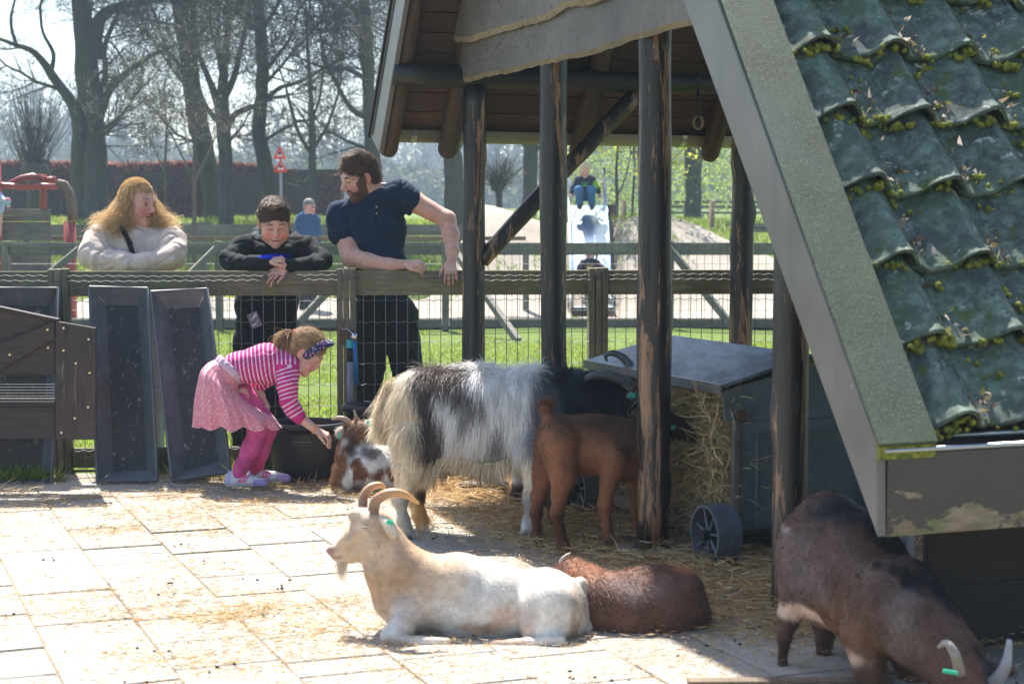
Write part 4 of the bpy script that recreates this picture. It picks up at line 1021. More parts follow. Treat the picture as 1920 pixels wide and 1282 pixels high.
trough((168,538), (276,540), (182,903), (295,901), 9.33, 9.66, label='upright feed trough directly beside the wooden hutch panel')
trough((283,547), (388,541), (322,902), (432,884), 9.31, 9.64, label='tilted feed trough right beside the bending girl')

# ------------------------------------------------------------------ hutch panel
YH = 9.12
ht = empty('hutch_panel', tuple(W(60, 820, YH)), 'dark brown plank hutch front with diagonal brace and small wire window', 'hutch')
def hp(px, py, dy=0): return W(px, py, YH+dy)
def plank(poly, dy, th, mat, name='plank', bev=.002): return MB().prism([hp(x, y, dy) for x, y in poly], (0, th, 0)).build(name, mat, ht, bevel=bev)
plank([(104,602),(179,615),(179,824),(104,824)], -.03, .028, M['hutchv'])
plank([(-220,764),(102.8,764),(102.8,822),(-220,822)], 0, .025, M['hutch'])
plank([(-220,636),(103,636),(103,702),(-220,702)], 0, .025, M['hutch'])
plank([(-220,540),(-20,576),(103,600),(103,634),(-220,634)], 0, .025, M['hutch'])
plank([(-220,760),(-30,700),(-4,697),(102,634),(102,602),(-220,738)], -.026, .024, M['hutch'], 'brace')
plank([(-220,746),(103,746),(103,763),(-220,763)], .01, .02, M['hutch'], 'ledge')
plank([(-220,533),(-10,573),(108,598),(108,603),(-10,578),(-220,538)], -.035, .06, M['hutch'], 'top_rail')
mb = MB()
for i in range(40): mb.tube([hp(102-i*5.6, 702, -.003), hp(102-i*5.6, 764, -.003)], .0010, 3, False)
for i in range(12): mb.tube([hp(-118, 704+i*5.4, -.004), hp(103, 704+i*5.4, -.004)], .0010, 3, False)
mb.build('wire_window', M['wire_dark'], ht)
for x_, y_ in ((89,618),(90,652),(18,665),(119,615),(166,636),(119,657),(142,681),(168,699),(165,763),(140,784),(115,811)):
    dy = -.031 if x_ > 104 else -.027
    MB().tube([hp(x_, y_, dy-.002), hp(x_, y_, dy+.004)], .006, 8).build('screw', M['screw'], ht)

# ------------------------------------------------------------------ rubber tubs and tap
def tub(px, pyt, pyb, Y, rx, ry, label, water=True):
    c = W(px, pyt, Y); zt2 = c.z; root = empty('rubber_tub', (c.x, Y, 0), label, 'tub', None); n = 40; m_ = MB()
    prof = [(.80, 0), (.86, .1*zt2), (.95, .8*zt2), (.97, .90*zt2), (1.06, .905*zt2), (1.07, zt2-.004), (1.05, zt2), (.96, zt2), (.94, zt2-.02), (.84, .2*zt2), (0.01, .18*zt2)]
    vs = [(c.x+math.cos(2*math.pi*i/n)*rx*q, Y+math.sin(2*math.pi*i/n)*ry*q, z) for q, z in prof for i in range(n)]
    fs = [(k*n+i, k*n+(i+1) % n, (k+1)*n+(i+1) % n, (k+1)*n+i) for k in range(len(prof)-1) for i in range(n)]
    m_.add(vs, fs).build('shell', M['tub'], root, smooth=True)
    m2 = MB(); m2.tube([(c.x+rx*1.05*math.cos(a), Y+ry*1.05*math.sin(a), zt2-.018) for a in np.linspace(0, 2*math.pi, 41)], .012, 8, False); m2.build('rim', M['tub'], root, smooth=True)
    if water: MB().tube([(c.x, Y, zt2*.70), (c.x, Y, zt2*.72)], [rx*.9, rx*.9], 24).build('water', M['water'], root)
    return root
tub(574, 790, 905, 9.52, .215, .20, 'large black rubber water tub beside the girl')
tub(701, 757, 905, 9.68, .165, .16, 'taller black rubber tub below the tap by the hairy goat', False)
tp = empty('water_tap', tuple(W(656, 780, 9.80)), 'chrome tap with grey pipe and blue hose on the fence post', 'tap')
def tw(px, py, Y=9.86): return W(px, py, Y)
MB().box(tuple(tw(651, 632, 9.90)), (.085, .03, .085)).build('mounting_plate', M['rust'], tp, bevel=.003)
MB().tube([tw(656, 678), tw(656, 785)], .019, 12).build('pipe', M['pvc'], tp, smooth=True)
MB().tube([tw(656, 652), tw(656, 680)], .0165, 12).build('pipe_neck', M['black'], tp, smooth=True)
MB().tube([tw(656, 637), tw(656, 652)], .0215, 12).build('coupling', M['teal'], tp)
MB().tube([tw(656, 716), tw(656, 724)], .0225, 12).build('pipe_collar', M['pvc'], tp)
MB().tube([tw(664.5, 634, 9.83), tw(666, 660, 9.83), tw(669, 722, 9.84)], .0125, 10).build('hose', M['blue'], tp, smooth=True)
MB().tube([tw(655, 632, 9.87), tw(664, 631, 9.82)], .012, 10).tube([tw(664, 625, 9.82), tw(664, 638, 9.82)], [.017, .013], 10).build('tap_body', M['chrome'], tp, smooth=True)
MB().tube([tw(641, 617, 9.84), tw(652, 617, 9.84), tw(661, 625, 9.82)], .0035, 6).build('lever', M['zinc'], tp)

# ------------------------------------------------------------------ warning signs, play ship
YS = 30.0
sg = empty('warning_sign', (W(525, 300, YS).x, YS, float(terr(0, YS))), 'two red-bordered warning triangles one above the other on a grey pole', 'road sign')
MB().tube([(W(528, 300, YS).x, YS+.03, float(terr(0, YS))), (W(525, 275, YS).x, YS+.03, W(525, 275, YS).z)], .022, 8).build('pole', M['pvc'], sg)
for (cx, cyy, hh) in ((524.5, 287, 13), (526, 312, 13)):
    root = empty('sign_face', tuple(W(cx, cyy, YS)), parent=sg); root.location = W(cx, cyy, YS)-sg.location
    o_ = [(cx, cyy-hh), (cx+hh*.95, cyy+hh*.85), (cx-hh*.95, cyy+hh*.85)]; i_ = [(cx, cyy-hh*.42), (cx+hh*.48, cyy+hh*.52), (cx-hh*.48, cyy+hh*.52)]
    for k in range(3):
        a, b = k, (k+1) % 3; MB().prism([W(*o_[a], YS-.02), W(*o_[b], YS-.02), W(*i_[b], YS-.02), W(*i_[a], YS-.02)], (0, .02, 0)).build('border', M['signred'], root)
    MB().prism([W(*q, YS-.012) for q in i_], (0, .01, 0)).build('panel', M['white'], root)
    MB().tube([W(cx, cyy-2, YS-.024), W(cx, cyy+3.5, YS-.024)], [.02, .024], 6).build('symbol', M['black'], root)
YP = 24.4
ps = empty('play_ship', tuple(G(40, 610)), 'red and brown wooden play ship with plank hull at the left edge', 'play structure')
ps.location = (W(40, 450, YP).x, YP, 0)
for k in range(5):
    y0_, y1_ = 392+k*12, 403+k*12; MB().prism([W(-60, y0_, YP), W(92+k*.9, y0_, YP), W(93+k*.9, y1_, YP), W(-60, y1_, YP)], (0, .06, 0)).build('hull_plank', M['fence2'], ps, bevel=.004)
MB().prism([W(-60, 453, YP+.01), W(94, 453, YP+.01), Vector((W(94, 453, YP).x, YP+.01, 0)), Vector((W(-60, 453, YP).x, YP+.01, 0))], (0, .05, 0)).build('hull_base', M['fence2'], ps)
pt = lambda L_, dy=0: [W(x, y, YP+dy) for x, y in L_]
MB().tube(pt([(-30,346),(10,348),(45,351),(80,349),(108,350)], -.1), [.04,.042,.045,.045,.04], 9).build('rail_log', M['redwood'], ps, smooth=True)
MB().tube(pt([(15,345),(40,335),(62,331),(76,334)], -.05), [.03,.05,.05,.04], 9).build('curved_beam', M['redwood'], ps, smooth=True)
MB().tube(pt([(81,327),(81,392)]), .045, 10).build('red_post', M['redwood'], ps, smooth=True)
MB().tube(pt([(84,337),(104,336)]), .04, 9).build('stub_log', M['redwood'], ps, smooth=True)
MB().tube(pt([(108,342),(120,345),(130,362),(135,385),(136,414)], -.1), [.05,.062,.065,.066,.07], 10).build('curved_log', M['brownlog'], ps, smooth=True)
zf = W(134, 415, YP).z; MB().tube([(W(134,415,YP).x, YP-.1, 0), (W(134,415,YP).x, YP-.1, zf)], .085, 12).build('red_base', M['redwood'], ps, smooth=True)
MB().tube([(W(2,300,YP).x, YP-.1, 0), (W(0,308,YP).x, YP-.1, W(0,308,YP).z)], .04, 9).build('red_post', M['redwood'], ps, smooth=True)
# ------------------------------------------------------------------ slide
sd0 = W(1102, 392, 28.6); sd1 = W(1110, 578, 26.1)
sld = empty('play_slide', (sd1.x, sd1.y, 0), 'shiny steel slide running down the sand hill', 'slide')
prof = [(0, sd0+Vector((0,.5,.02))), (1, sd0)]; pts = [sd0+Vector((0,.55,.02)), sd0, sd0.lerp(sd1, .5)+Vector((0,0,-.03)), sd1+Vector((0,.45,.05)), sd1+Vector((0,0,.03)), sd1+Vector((0,-.35,.03))]
sp_ = spline([tuple(p) for p in pts], 5); hw = .30; vs = []
for p in sp_:
    p = Vector(p); vs += [p+Vector((-hw-.02,0,.13)), p+Vector((-hw,0,.13)), p+Vector((-hw,0,0)), p+Vector((hw,0,0)), p+Vector((hw,0,.13)), p+Vector((hw+.02,0,.13)), p+Vector((hw+.02,0,-.02)), p+Vector((-hw-.02,0,-.02))]
fs = [(i*8+k, i*8+(k+1) % 8, (i+1)*8+(k+1) % 8, (i+1)*8+k) for i in range(len(sp_)-1) for k in range(8)]
MB().add(vs, fs).build('chute', M['slide'], sld)
for sgn in (-1, 1):
    MB().tube([sd0+Vector((sgn*.29, .5, -.1)), sd0+Vector((sgn*.29, .5, .68)), sd0+Vector((sgn*.29, .2, .45)), sd0+Vector((sgn*.29, -.1, .13))], .022, 8).build('hand_rail', M['zinc'], sld, smooth=True)
bx = W(1140, 395, 28.9); MB().tube([(bx.x+.05, 28.9, 1.2), (bx.x+.05, 28.9, bx.z+.1)], .12, 8).build('stump', M['brownlog'], None)
tag(bpy.data.objects['stump'], 'brown square stump on the sand hill just right of the slide top', 'stump')
for i, px in enumerate((1170, 1335)):
    a = W(px, 377, 33); MB().tube([(a.x, 33, .1), (a.x, 33, a.z)], .05, 8).build('bollard', M['step'], None, smooth=True)
o = bpy.data.objects['bollard']; tag(o, 'short yellowish wooden post behind the hill next to the leafy sapling', 'post', 'short wooden posts behind the hill')
o = bpy.data.objects['bollard.001']; tag(o, 'short yellowish wooden post behind the hill right of the thick trunk', 'post', 'short wooden posts behind the hill')
# wood block on the pen floor
g = G(908, 928); MB().bar((g.x-.13, g.y+.1, .03), (g.x+.12, g.y+.06, .03), .10, .05).build('wood_block', M['brownlog'], None, bevel=.008)
tag(bpy.data.objects['wood_block'], 'flat brown wood block lying on the pen floor behind the hairy goat', 'wood block')
# ------------------------------------------------------------------ goats
class Fig:
    def __init__(s, D, vox=.007, k=.03): s.D = D; s.s = D/F; s.S = SDF(vox, k); s.vox = vox
    def p(s, x, y, dy=0): return np.array(W(x, y, s.D+dy))
    def ch(s, pts, k=None):          # (px,py,r_px[,dy])
        P = [s.p(q[0], q[1], q[3] if len(q) > 3 else 0) for q in pts]; R = [q[2]*s.s for q in pts]
        s.S.chain(P, R, k if k is None else k*s.s); return s
    def e(s, x, y, rx, ry, rz, dy=0, rot=0, k=None, sub=False):    # rx, rz in px seen (across, up), ry depth px; rot = turn in the picture plane
        c, n = math.cos(rot), math.sin(rot); Rm = np.array([[c, 0, n], [0, 1, 0], [-n, 0, c]])
        s.S.el(s.p(x, y, dy), (rx*s.s, ry*s.s, rz*s.s), Rm, None if k is None else k*s.s, sub); return s
    def colf(s, base, regs, noise_=.25, amp=.012, sc=.05):
        """regs: (px,py,dy,rx,ry,rz,color,soft) ellipsoid colour regions in px units, painted in order"""
        base = np.array(base)
        def f(V, N=None):
            C = np.tile(base, (len(V), 1)); nn = nz(V, sc, 2)+.5*nz(V, sc*.3, 3)
            for g in regs:
                c = s.p(g[0], g[1], g[2]); d = (V-c)/(np.array(g[3:6])*s.s); q = np.sqrt((d**2).sum(1))+nn*min(.30, amp/(.3*min(g[3:6])*s.s+1e-6)*.25)
                w_ = (1-sst(q, 1-g[7], 1+g[7]))[:, None]; C = C*(1-w_)+np.array(g[6])*w_
            return np.clip(C*(1+.10*nz(V, sc*.6, 6)[:, None]), .003, .95)
        return f
def horn(name, parent, pts, rs, cols, ridges=0, n=10, mat=None):
    sp_ = spline([tuple(p) for p in pts], 10); m = len(sp_); R = np.interp(np.linspace(0, 1, m), np.linspace(0, 1, len(rs)), rs)
    if ridges: R = R*(1+.07*np.abs(np.sin(np.linspace(0, ridges*math.pi, m))))
    mb = MB(); mb.tube([tuple(p) for p in sp_], list(R), n, True); me = mb.me(name, True)
    C = np.array([np.array(cols[0])*(1-t)+np.array(cols[1])*t for t in np.repeat(np.linspace(0, 1, m), n)]); set_cols(me, C)
    return link(name, me, parent, mat or M['horn'], world=True)
def goat(label, loc, group=None):
    return empty('goat', tuple(loc), label, 'goat', group)
def eartag(f, x, y, dy, parent, w_=7, h=10, rot=.2):
    c = Vector(f.p(x, y, dy)); MB().box(tuple(c), (w_*f.s, .006, h*f.s), Matrix.Rotation(rot, 3, 'Y')).build('ear_tag', M['green_tag'], parent, bevel=.001)
def eye(f, x, y, dy, r, parent, col=None):
    c = f.p(x, y, dy); s = SDF(.002, .002); s.el(c, r); body('eye', s, col or (.012,.008,.005), M['horn'], parent, it=0)
def eyelid(): pass

# --- cream goat lying in front
f = Fig(5.95, .0065, .03); g = goat('cream goat with orange-tipped horns lying in the sun in front', G(900, 1205))
f.e(905,1130,115,72,80).e(860,1090,70,60,55,rot=.1).e(1020,1135,75,70,72,rot=.1).e(1062,1150,44,58,62)
f.e(800,1120,58,55,66).e(765,1145,42,48,50)
f.ch([(790,1085,52),(748,1060,44),(722,1020,36),(706,990,33)]).ch([(740,1120,44),(722,1070,36),(706,1030,27)])
f.e(700,980,32,26,27,k=10).ch([(685,985,25),(655,1014,17.5),(632,1033,12.5)],k=12).e(668,965,17,16,14,k=10).ch([(700,1010,20),(665,1040,13),(640,1046,8)],k=10)
f.e(623,1031,12,11,10,k=6).ch([(629,1044,7),(650,1049,7)],k=6)
f.ch([(765,1150,30,-.08),(750,1180,20,-.14),(729,1190,15,-.17)]).ch([(727,1195,13.5,-.18),(760,1203,12,-.20),(838,1205,10,-.20)],k=8)
f.ch([(770,1170,30,.08),(745,1192,17,.02)])
f.e(1030,1148,58,42,60,-.10,rot=-.25).ch([(1000,1180,22,-.13),(1044,1199,13,-.17)],k=20).ch([(1050,1201,12,-.20),(990,1206,10.5,-.20),(930,1208,8.5,-.20),(912,1208,8,-.20)],k=8)
f.e(905,1196,90,50,20)
f.ch([(1088,1095,14,.02),(1102,1125,12,.02),(1097,1170,15,0),(1085,1203,6,-.02)],k=8)
f.e(733,992,11,14,23,-.10,rot=-.5,k=6).ch([(716,972,8,-.08),(730,985,9,-.11)],k=5).ch([(690,962,9,.09),(676,958,7,.13)],k=6)
f.e(688,1063,7,6,13,-.02,k=3)   # wattle
W_ = (.74,.68,.60); T_ = (.52,.34,.21)
col = f.colf(W_, [(1110,1130,0,60,90,70,(.62,.55,.46),.5),(800,1050,0,80,120,75,(.60,.44,.30),.4),(730,1060,0,75,90,95,T_,.3),(690,1000,0,85,90,70,(.58,.42,.29),.3),(785,1140,0,50,100,50,(.62,.47,.36),.5),
   (735,1200,-.1,40,80,20,(.50,.36,.27),.5),(620,1030,0,9,16,8,(.34,.20,.17),.5),(634,1042,0,15,30,1.7,(.30,.18,.15),.5),(668,990,-.06,22,30,7,(.68,.56,.42),.5),(684,985,-.07,9,20,3,(.15,.09,.06),.5),
   (905,1190,-.2,60,60,12,(.45,.30,.20),.5),(960,1170,-.2,30,60,40,(.66,.48,.38),.6),(925,1205,-.25,28,40,9,(.42,.27,.18),.5),(1075,1170,-.1,8,60,40,(.42,.32,.26),.7),(1095,1190,0,14,30,30,(.80,.75,.70),.4)], amp=.02)
bd = body('body', f.S, col, M['coat'], g, disp=lambda V: nz(V, .07, 7)*.0015)
def comb_l(P): return np.tile((.8, 0, -.5), (len(P), 1))
fur(bd, 'coat_hair', 52000, .015, .0015, comb_l, g, M['hair'], lift=.14, cvar=.06, seed=1, wf=np.where(BODY[bd.name][0][:, 0] < W(700, 1000, 5.95).x, .25, 1.0))
HC = ((.16,.11,.10), (.78,.40,.14))
horn('horn', g, [f.p(700,958,-.03), f.p(706,938,-.04), f.p(728,925,-.05), f.p(757,926,-.05), f.p(786,944,-.05)], [10.5*f.s, 10*f.s, 9*f.s, 7*f.s, 2*f.s], HC, 16)
horn('horn', g, [f.p(680,950,.05), f.p(682,930,.06), f.p(694,914,.07), f.p(712,909,.08), f.p(724,916,.08)], [9*f.s, 8.5*f.s, 7.5*f.s, 6*f.s, 2*f.s], HC, 14)
P = f.p(640,1052)+NR.normal(size=(260,3))*.009; v,t,c = ribbons(P, np.tile((.03,0,-1.),(260,1))+NR.normal(size=(260,3))*.10, NR.uniform(.03,.075,260), np.full(260,.0018), np.tile((.75,.66,.52),(260,1)), 3, .05, seed=3)
link('beard', mesh_np('beard', v, t, False, c), g, M['hair'], world=True)['kind'] = 'stuff'
eartag(f, 731, 979, -.175, g, 12, 8, .3)
s = SDF(.0016,.003); s.chain([f.p(676,987,-.145), f.p(684,990,-.150), f.p(692,987,-.145)], [.0018,.0028,.0016]); body('closed_eye', s, (.06,.03,.02), M['horn'], g)

# --- brown goat lying behind it
f = Fig(6.03, .0075, .035); g = goat('reddish-brown goat with dark back lying curled behind the cream goat', G(1200, 1205))
f.e(1190,1145,110,80,76).e(1265,1150,66,70,72,rot=.2).e(1130,1130,60,60,58).e(1235,1100,70,50,42).e(1290,1185,42,50,28).e(1284,1112,34,44,40,k=14)
f.ch([(1100,1100,42,.05),(1075,1080,30,.15),(1060,1075,22,.25)]).e(1190,1195,110,66,20).ch([(1300,1150,26,-.02),(1318,1185,18,-.05),(1322,1203,10,-.06)],k=10)
col = f.colf((.16,.075,.05), [(1275,1075,.15,90,80,45,(.58,.21,.06),.4),(1110,1070,.1,40,70,26,(.30,.13,.06),.5),(1250,1095,.0,70,26,16,(.02,.018,.018),.5),(1330,1190,-.05,16,40,22,(.02,.018,.018),.4),(1310,1190,-.1,8,30,14,(.55,.50,.45),.5),(1200,1100,-.2,110,60,30,(.26,.18,.16),.7)], amp=.02)
bd = body('body', f.S, col, M['coat'], g, disp=lambda V: nz(V, .05, 8)*.003)
fur(bd, 'coat_hair', 30000, .024, .002, (.6,0,-.7), g, M['hair'], lift=.15, cvar=.30, seed=2)
horn('horn', g, [f.p(1062,1068,.16), f.p(1052,1056,.16), f.p(1058,1044,.16), f.p(1070,1036,.16)], [5*f.s,4.5*f.s,3.5*f.s,1.5*f.s], ((.25,.22,.2),(.45,.42,.4)), 8)

# --- long haired goat
f = Fig(7.85, .009, .05); g = goat('big shaggy goat, cream and white with black neck, at the hay feeder', G(900, 1010))
f.e(800,765,75,64,76).e(890,765,110,70,78).e(985,770,90,64,76).e(880,800,140,60,50).ch([(1000,755,66,.05),(1080,750,52,.10),(1150,752,38,.15),(1195,755,30,.16)])
f.ch([(1195,750,29,.16),(1225,775,22,.20),(1246,800,15,.24)],k=12).e(1200,735,16,12,14,.16)
f.ch([(778,820,40,-.10),(765,880,26,-.13),(750,935,13,-.13),(756,975,10,-.13),(764,1000,10,-.13),(768,1012,12,-.14)],k=12)
f.ch([(800,830,34,.10),(786,890,22,.12),(779,930,14,.12),(786,965,11,.12),(796,985,11,.12),(800,996,14,.10)],k=12)
f.ch([(1005,830,36,-.12),(1000,890,18,-.13),(996,940,12,-.13),(992,975,11,-.13),(990,998,14,-.14)],k=12)
f.ch([(1040,820,34,.14),(1042,890,16,.14),(1040,945,11,.14),(1037,980,10,.14),(1036,998,12,.13)],k=12)
f.ch([(745,735,16,.0),(728,755,14,.0),(715,785,9,.0)],k=10)
WH = (.88,.86,.84); CR = (.80,.68,.50); DK = (.115,.085,.075); BK = (.022,.024,.028)
hcol = f.colf(WH, [(750,800,0,60,200,110,CR,.4),(870,880,0,170,200,60,(.80,.70,.55),.4),(765,890,0,55,200,80,(.74,.62,.46),.4),(836,700,0,50,400,26,DK,.35),(800,740,0,18,400,55,DK,.35),(808,800,0,24,400,62,(.13,.095,.085),.35),
  (868,726,0,26,400,10,DK,.4),(1050,720,0,48,400,36,BK,.3),(1110,750,0,80,400,60,(.05,.055,.065),.25),(1150,725,0,80,400,22,BK,.3),(1200,760,0,40,400,45,(.06,.065,.075),.3),(1015,780,0,28,400,60,(.25,.26,.28),.7),(900,745,0,14,300,12,(.25,.23,.22),.8),(875,752,0,10,300,20,(.30,.29,.30),.8),(935,800,0,14,300,26,(.30,.28,.28),.9),(1040,960,.14,25,30,70,(.035,.03,.03),.3),
  (790,960,.12,24,30,50,(.50,.30,.12),.4),(788,925,.12,12,30,14,(.05,.03,.02),.5),(755,970,-.13,22,30,50,(.50,.45,.38),.4),(768,1012,-.14,16,30,10,(.10,.07,.05),.4),(990,1000,-.14,16,30,9,(.06,.05,.05),.4),(992,960,-.13,18,30,40,(.50,.47,.44),.4)], amp=.012, sc=.07)
bd = body('body', f.S, hcol, M['coat'], g, disp=lambda V: nz(V, .06, 9)*.006)
def leg_lf(P): 
    z = P[:, 2]; return np.where(z < .36, .18, 1.0)
def comb_long(P):
    x = (P[:, 0]-f.p(900,760)[0]); d = np.zeros((len(P), 3)); d[:, 0] = -.12+.30*nz(P, .12, 15)+.22*nz(P*np.array((1,1,.3)), .022, 17); d[:, 2] = -1; d[:, 1] = .2*nz(P, .1, 16); return d
def lf(P):
    zt_ = f.p(900,690)[2]; low = sst(P[:, 2], .95, .55); L = .28+1.25*low; L *= np.where(P[:, 2] < .42, .16, 1.0); L *= np.where(P[:, 0] > f.p(1060,700)[0], .45, 1.0); return L
Vb = BODY[bd.name][0]
fur(bd, 'long_hair', 90000, .080, .0028, comb_long, g, M['hair'], lift=.03, cvar=.08, seg=4, droop=1.3, curl=.05, lenf=lf, seed=4, colf=lambda P, N: hcol(P, N)*(1+.22*nz(P*np.array((1,1,.35)), .014, 66))[:, None])
fur(bd, 'undercoat', 26000, .03, .003, comb_long, g, M['hair'], lift=.35, cvar=.2, seg=2, seed=5)
# crest on the back and tail plume
P = f.p(885,688)+NR.normal(size=(700,3))*np.array((.05,.03,.006)); v,t,c = ribbons(P, np.tile((.7,-.1,.15),(700,1))+NR.normal(size=(700,3))*.2, NR.uniform(.03,.06,700), np.full(700,.003), np.tile((.72,.70,.68),(700,1)), 3, .08, .6, seed=6)
link('back_crest', mesh_np('back_crest', v, t, False, c), g, M['hair'], world=True)['kind'] = 'stuff'
n = 1500; P = f.p(733,745)+NR.normal(size=(n,3))*np.array((.016,.016,.035)); v,t,c = ribbons(P, np.tile((-.35,0,-1),(n,1))+NR.normal(size=(n,3))*.12, NR.uniform(.08,.20,n), np.full(n,.0035), np.array([(.70,.58,.40),(.74,.66,.54),(.45,.33,.2)])[NR.randint(0,3,n)], 4, .06, seed=7)
link('tail_plume', mesh_np('tail_plume', v, t, False, c), g, M['hair'], world=True)['kind'] = 'stuff'
n = 2600; V, Fq, N, C = BODY[bd.name]; sx = NR.uniform(745, 1010, n); P = np.array([f.p(x_, 862+8*math.sin(x_*.05), NR.uniform(-.14,.12)) for x_ in sx]); cc = np.where((nz(P,.05,61)[:, None] > .3), np.array((.30,.20,.12)), np.array((.72,.62,.47)))
v,t,c = ribbons(P, np.tile((-.05,0,-1),(n,1))+NR.normal(size=(n,3))*.12+np.stack([.45*nz(P,.09,62),0*sx,0*sx],1), NR.uniform(.05,.13,n)*(1+.3*nz(P,.07,63)), np.full(n,.0042), cc, 4, .07, .3, seed=8)
link('belly_fringe', mesh_np('belly_fringe', v, t, False, c), g, M['hair'], world=True)['kind'] = 'stuff'
HB = ((.12,.12,.125), (.07,.07,.075))
horn('horn', g, [f.p(1196,720,.20), f.p(1186,692,.21), f.p(1170,672,.22), f.p(1150,662,.22), f.p(1136,666,.22), f.p(1138,677,.22)], [10*f.s,9*f.s,7.5*f.s,6*f.s,4.5*f.s,2*f.s], HB, 26)
horn('horn', g, [f.p(1188,728,.06), f.p(1165,712,.05), f.p(1135,703,.04), f.p(1105,707,.03), f.p(1086,722,.03)], [10*f.s,10*f.s,9*f.s,7*f.s,2.5*f.s], HB, 24)
s = SDF(.005,.01); s.el(f.p(1184,742,.02), (.026,.012,.018), np.eye(3)); s.rc(f.p(1192,745,.06), f.p(1184,742,.02), .016, .012); body('ear', s, (.22,.22,.22), M['coat'], g)
eartag(f, 1186, 741, -.005, g, 12, 9, .1); M['tagw'] = None

# --- brown kid
f = Fig(7.45, .007, .03); g = goat('chocolate-brown young goat with upright tail standing behind the front log post', G(1100, 1035))
f.e(1100,838,72,48,54).e(1050,825,46,42,48).e(1165,845,62,48,56).e(1120,805,85,36,28).ch([(1180,830,46,.04),(1215,808,30,.05),(1240,795,24,.06)])
f.ch([(1240,792,23,.06),(1266,800,21,.055),(1293,816,14,.05)],k=10)
f.ch([(1048,835,40,-.08),(1056,885,26,-.11),(1048,930,13,-.11),(1043,960,10.5,-.11),(1050,995,8,-.11),(1056,1022,9,-.11),(1059,1033,11,-.12)],k=12)
f.ch([(1032,835,32,.08),(1020,885,21,.10),(1009,930,11.5,.10),(1005,960,9.5,.10),(1006,1000,7.5,.10),(1008,1022,9.5,.09)],k=12)
f.ch([(1150,860,34,-.08),(1140,910,14,-.09),(1134,945,11,-.09),(1137,985,8.5,-.09),(1141,1008,11,-.10)],k=12)
f.ch([(1195,860,34,.06),(1194,920,13,.07),(1194,960,10,.07),(1198,995,8.5,.07),(1201,1015,10,.06)],k=12)
f.ch([(1040,805,13,.0),(1032,785,10,.0),(1022,768,9,.0)],k=10).e(1022,763,11,9,8)
f.ch([(1222,790,8,.02),(1198,778,7,-.02),(1186,773,4,-.03)],k=4)
col = f.colf((.25,.105,.05), [(1150,790,0,120,200,26,(.06,.03,.02),.6),(1180,820,0,40,100,50,(.08,.038,.024),.6),(1080,850,-.1,50,60,40,(.25,.11,.055),.7),(1045,980,0,60,90,40,(.10,.035,.018),.5),(1010,840,0,20,60,60,(.15,.06,.03),.5),(1022,760,0,22,30,18,(.17,.065,.035),.4),(1270,805,.05,50,60,40,(.045,.025,.02),.5),(1140,1012,-.1,16,20,10,(.03,.02,.02),.4),(1056,1034,-.1,18,20,9,(.03,.02,.02),.4),(1008,1024,.1,16,20,8,(.03,.02,.02),.4)])
bd = body('body', f.S, col, M['coat'], g, disp=lambda V: nz(V, .04, 10)*.002)
fur(bd, 'coat_hair', 24000, .020, .002, (.5,0,-.8), g, M['hair'], lift=.3, cvar=.25, seed=9)
n = 500; P = f.p(1024,765)+NR.normal(size=(n,3))*np.array((.016,.01,.012)); v,t,c = ribbons(P, NR.normal(size=(n,3))*.6+np.array((.1,0,.9)), NR.uniform(.02,.05,n), np.full(n,.0025), np.tile((.18,.07,.035),(n,1)), 3, .1, seed=10)
link('tail_tuft', mesh_np('tail_tuft', v, t, False, c), g, M['hair'], world=True)['kind'] = 'stuff'
eartag(f, 1262, 801, -.012, g, 8, 9, .1); eye(f, 1279, 799, .012, .009, g); s = SDF(.004, .005); s.rc(f.p(1252,790,.01), f.p(1263,803,.0), .014, .008); body('ear', s, (.12,.06,.04), M['coat'], g)

# --- brown goat at the right, walking under the eave
f = Fig(5.45, .0075, .04); g = goat('brown goat with black back stripe grazing head-down at the lower right', G(1510, 1262))
f.e(1546,1018,82,70,84,.12,rot=.3,k=40).e(1572,1075,110,92,104,.02,rot=.5,k=60).e(1606,1060,96,80,88,.0,rot=.6,k=60).e(1640,1120,104,80,98,-.18,rot=.7,k=60).e(1560,965,56,50,42,.10,rot=.2).e(1500,1060,44,60,70,.1)
f.ch([(1680,1140,88,-.32),(1740,1190,62,-.48),(1785,1240,50,-.56),(1805,1275,46,-.62)]).ch([(1700,1090,44,-.30),(1765,1180,34,-.45)])
f.ch([(1805,1275,42,-.62),(1835,1320,34,-.68),(1850,1370,24,-.70)],k=14)
f.ch([(1500,1110,46,.06),(1480,1155,22,.05),(1471,1195,12,.03),(1468,1230,9.5,.02),(1467,1254,13,.0)],k=8)
f.ch([(1550,1150,40,.18),(1546,1195,18,.16),(1545,1232,13,.14),(1545,1250,19,.12)],k=8)
f.ch([(1620,1190,46,-.30),(1632,1250,27,-.34),(1640,1330,18,-.36)],k=16).ch([(1700,1200,46,-.14),(1712,1260,26,-.14),(1715,1340,18,-.14)],k=16)
f.ch([(1485,985,16,.16),(1472,1010,11,.18)],k=10)
f.e(1868,1252,34,10,12,-.62,rot=.1,k=8)
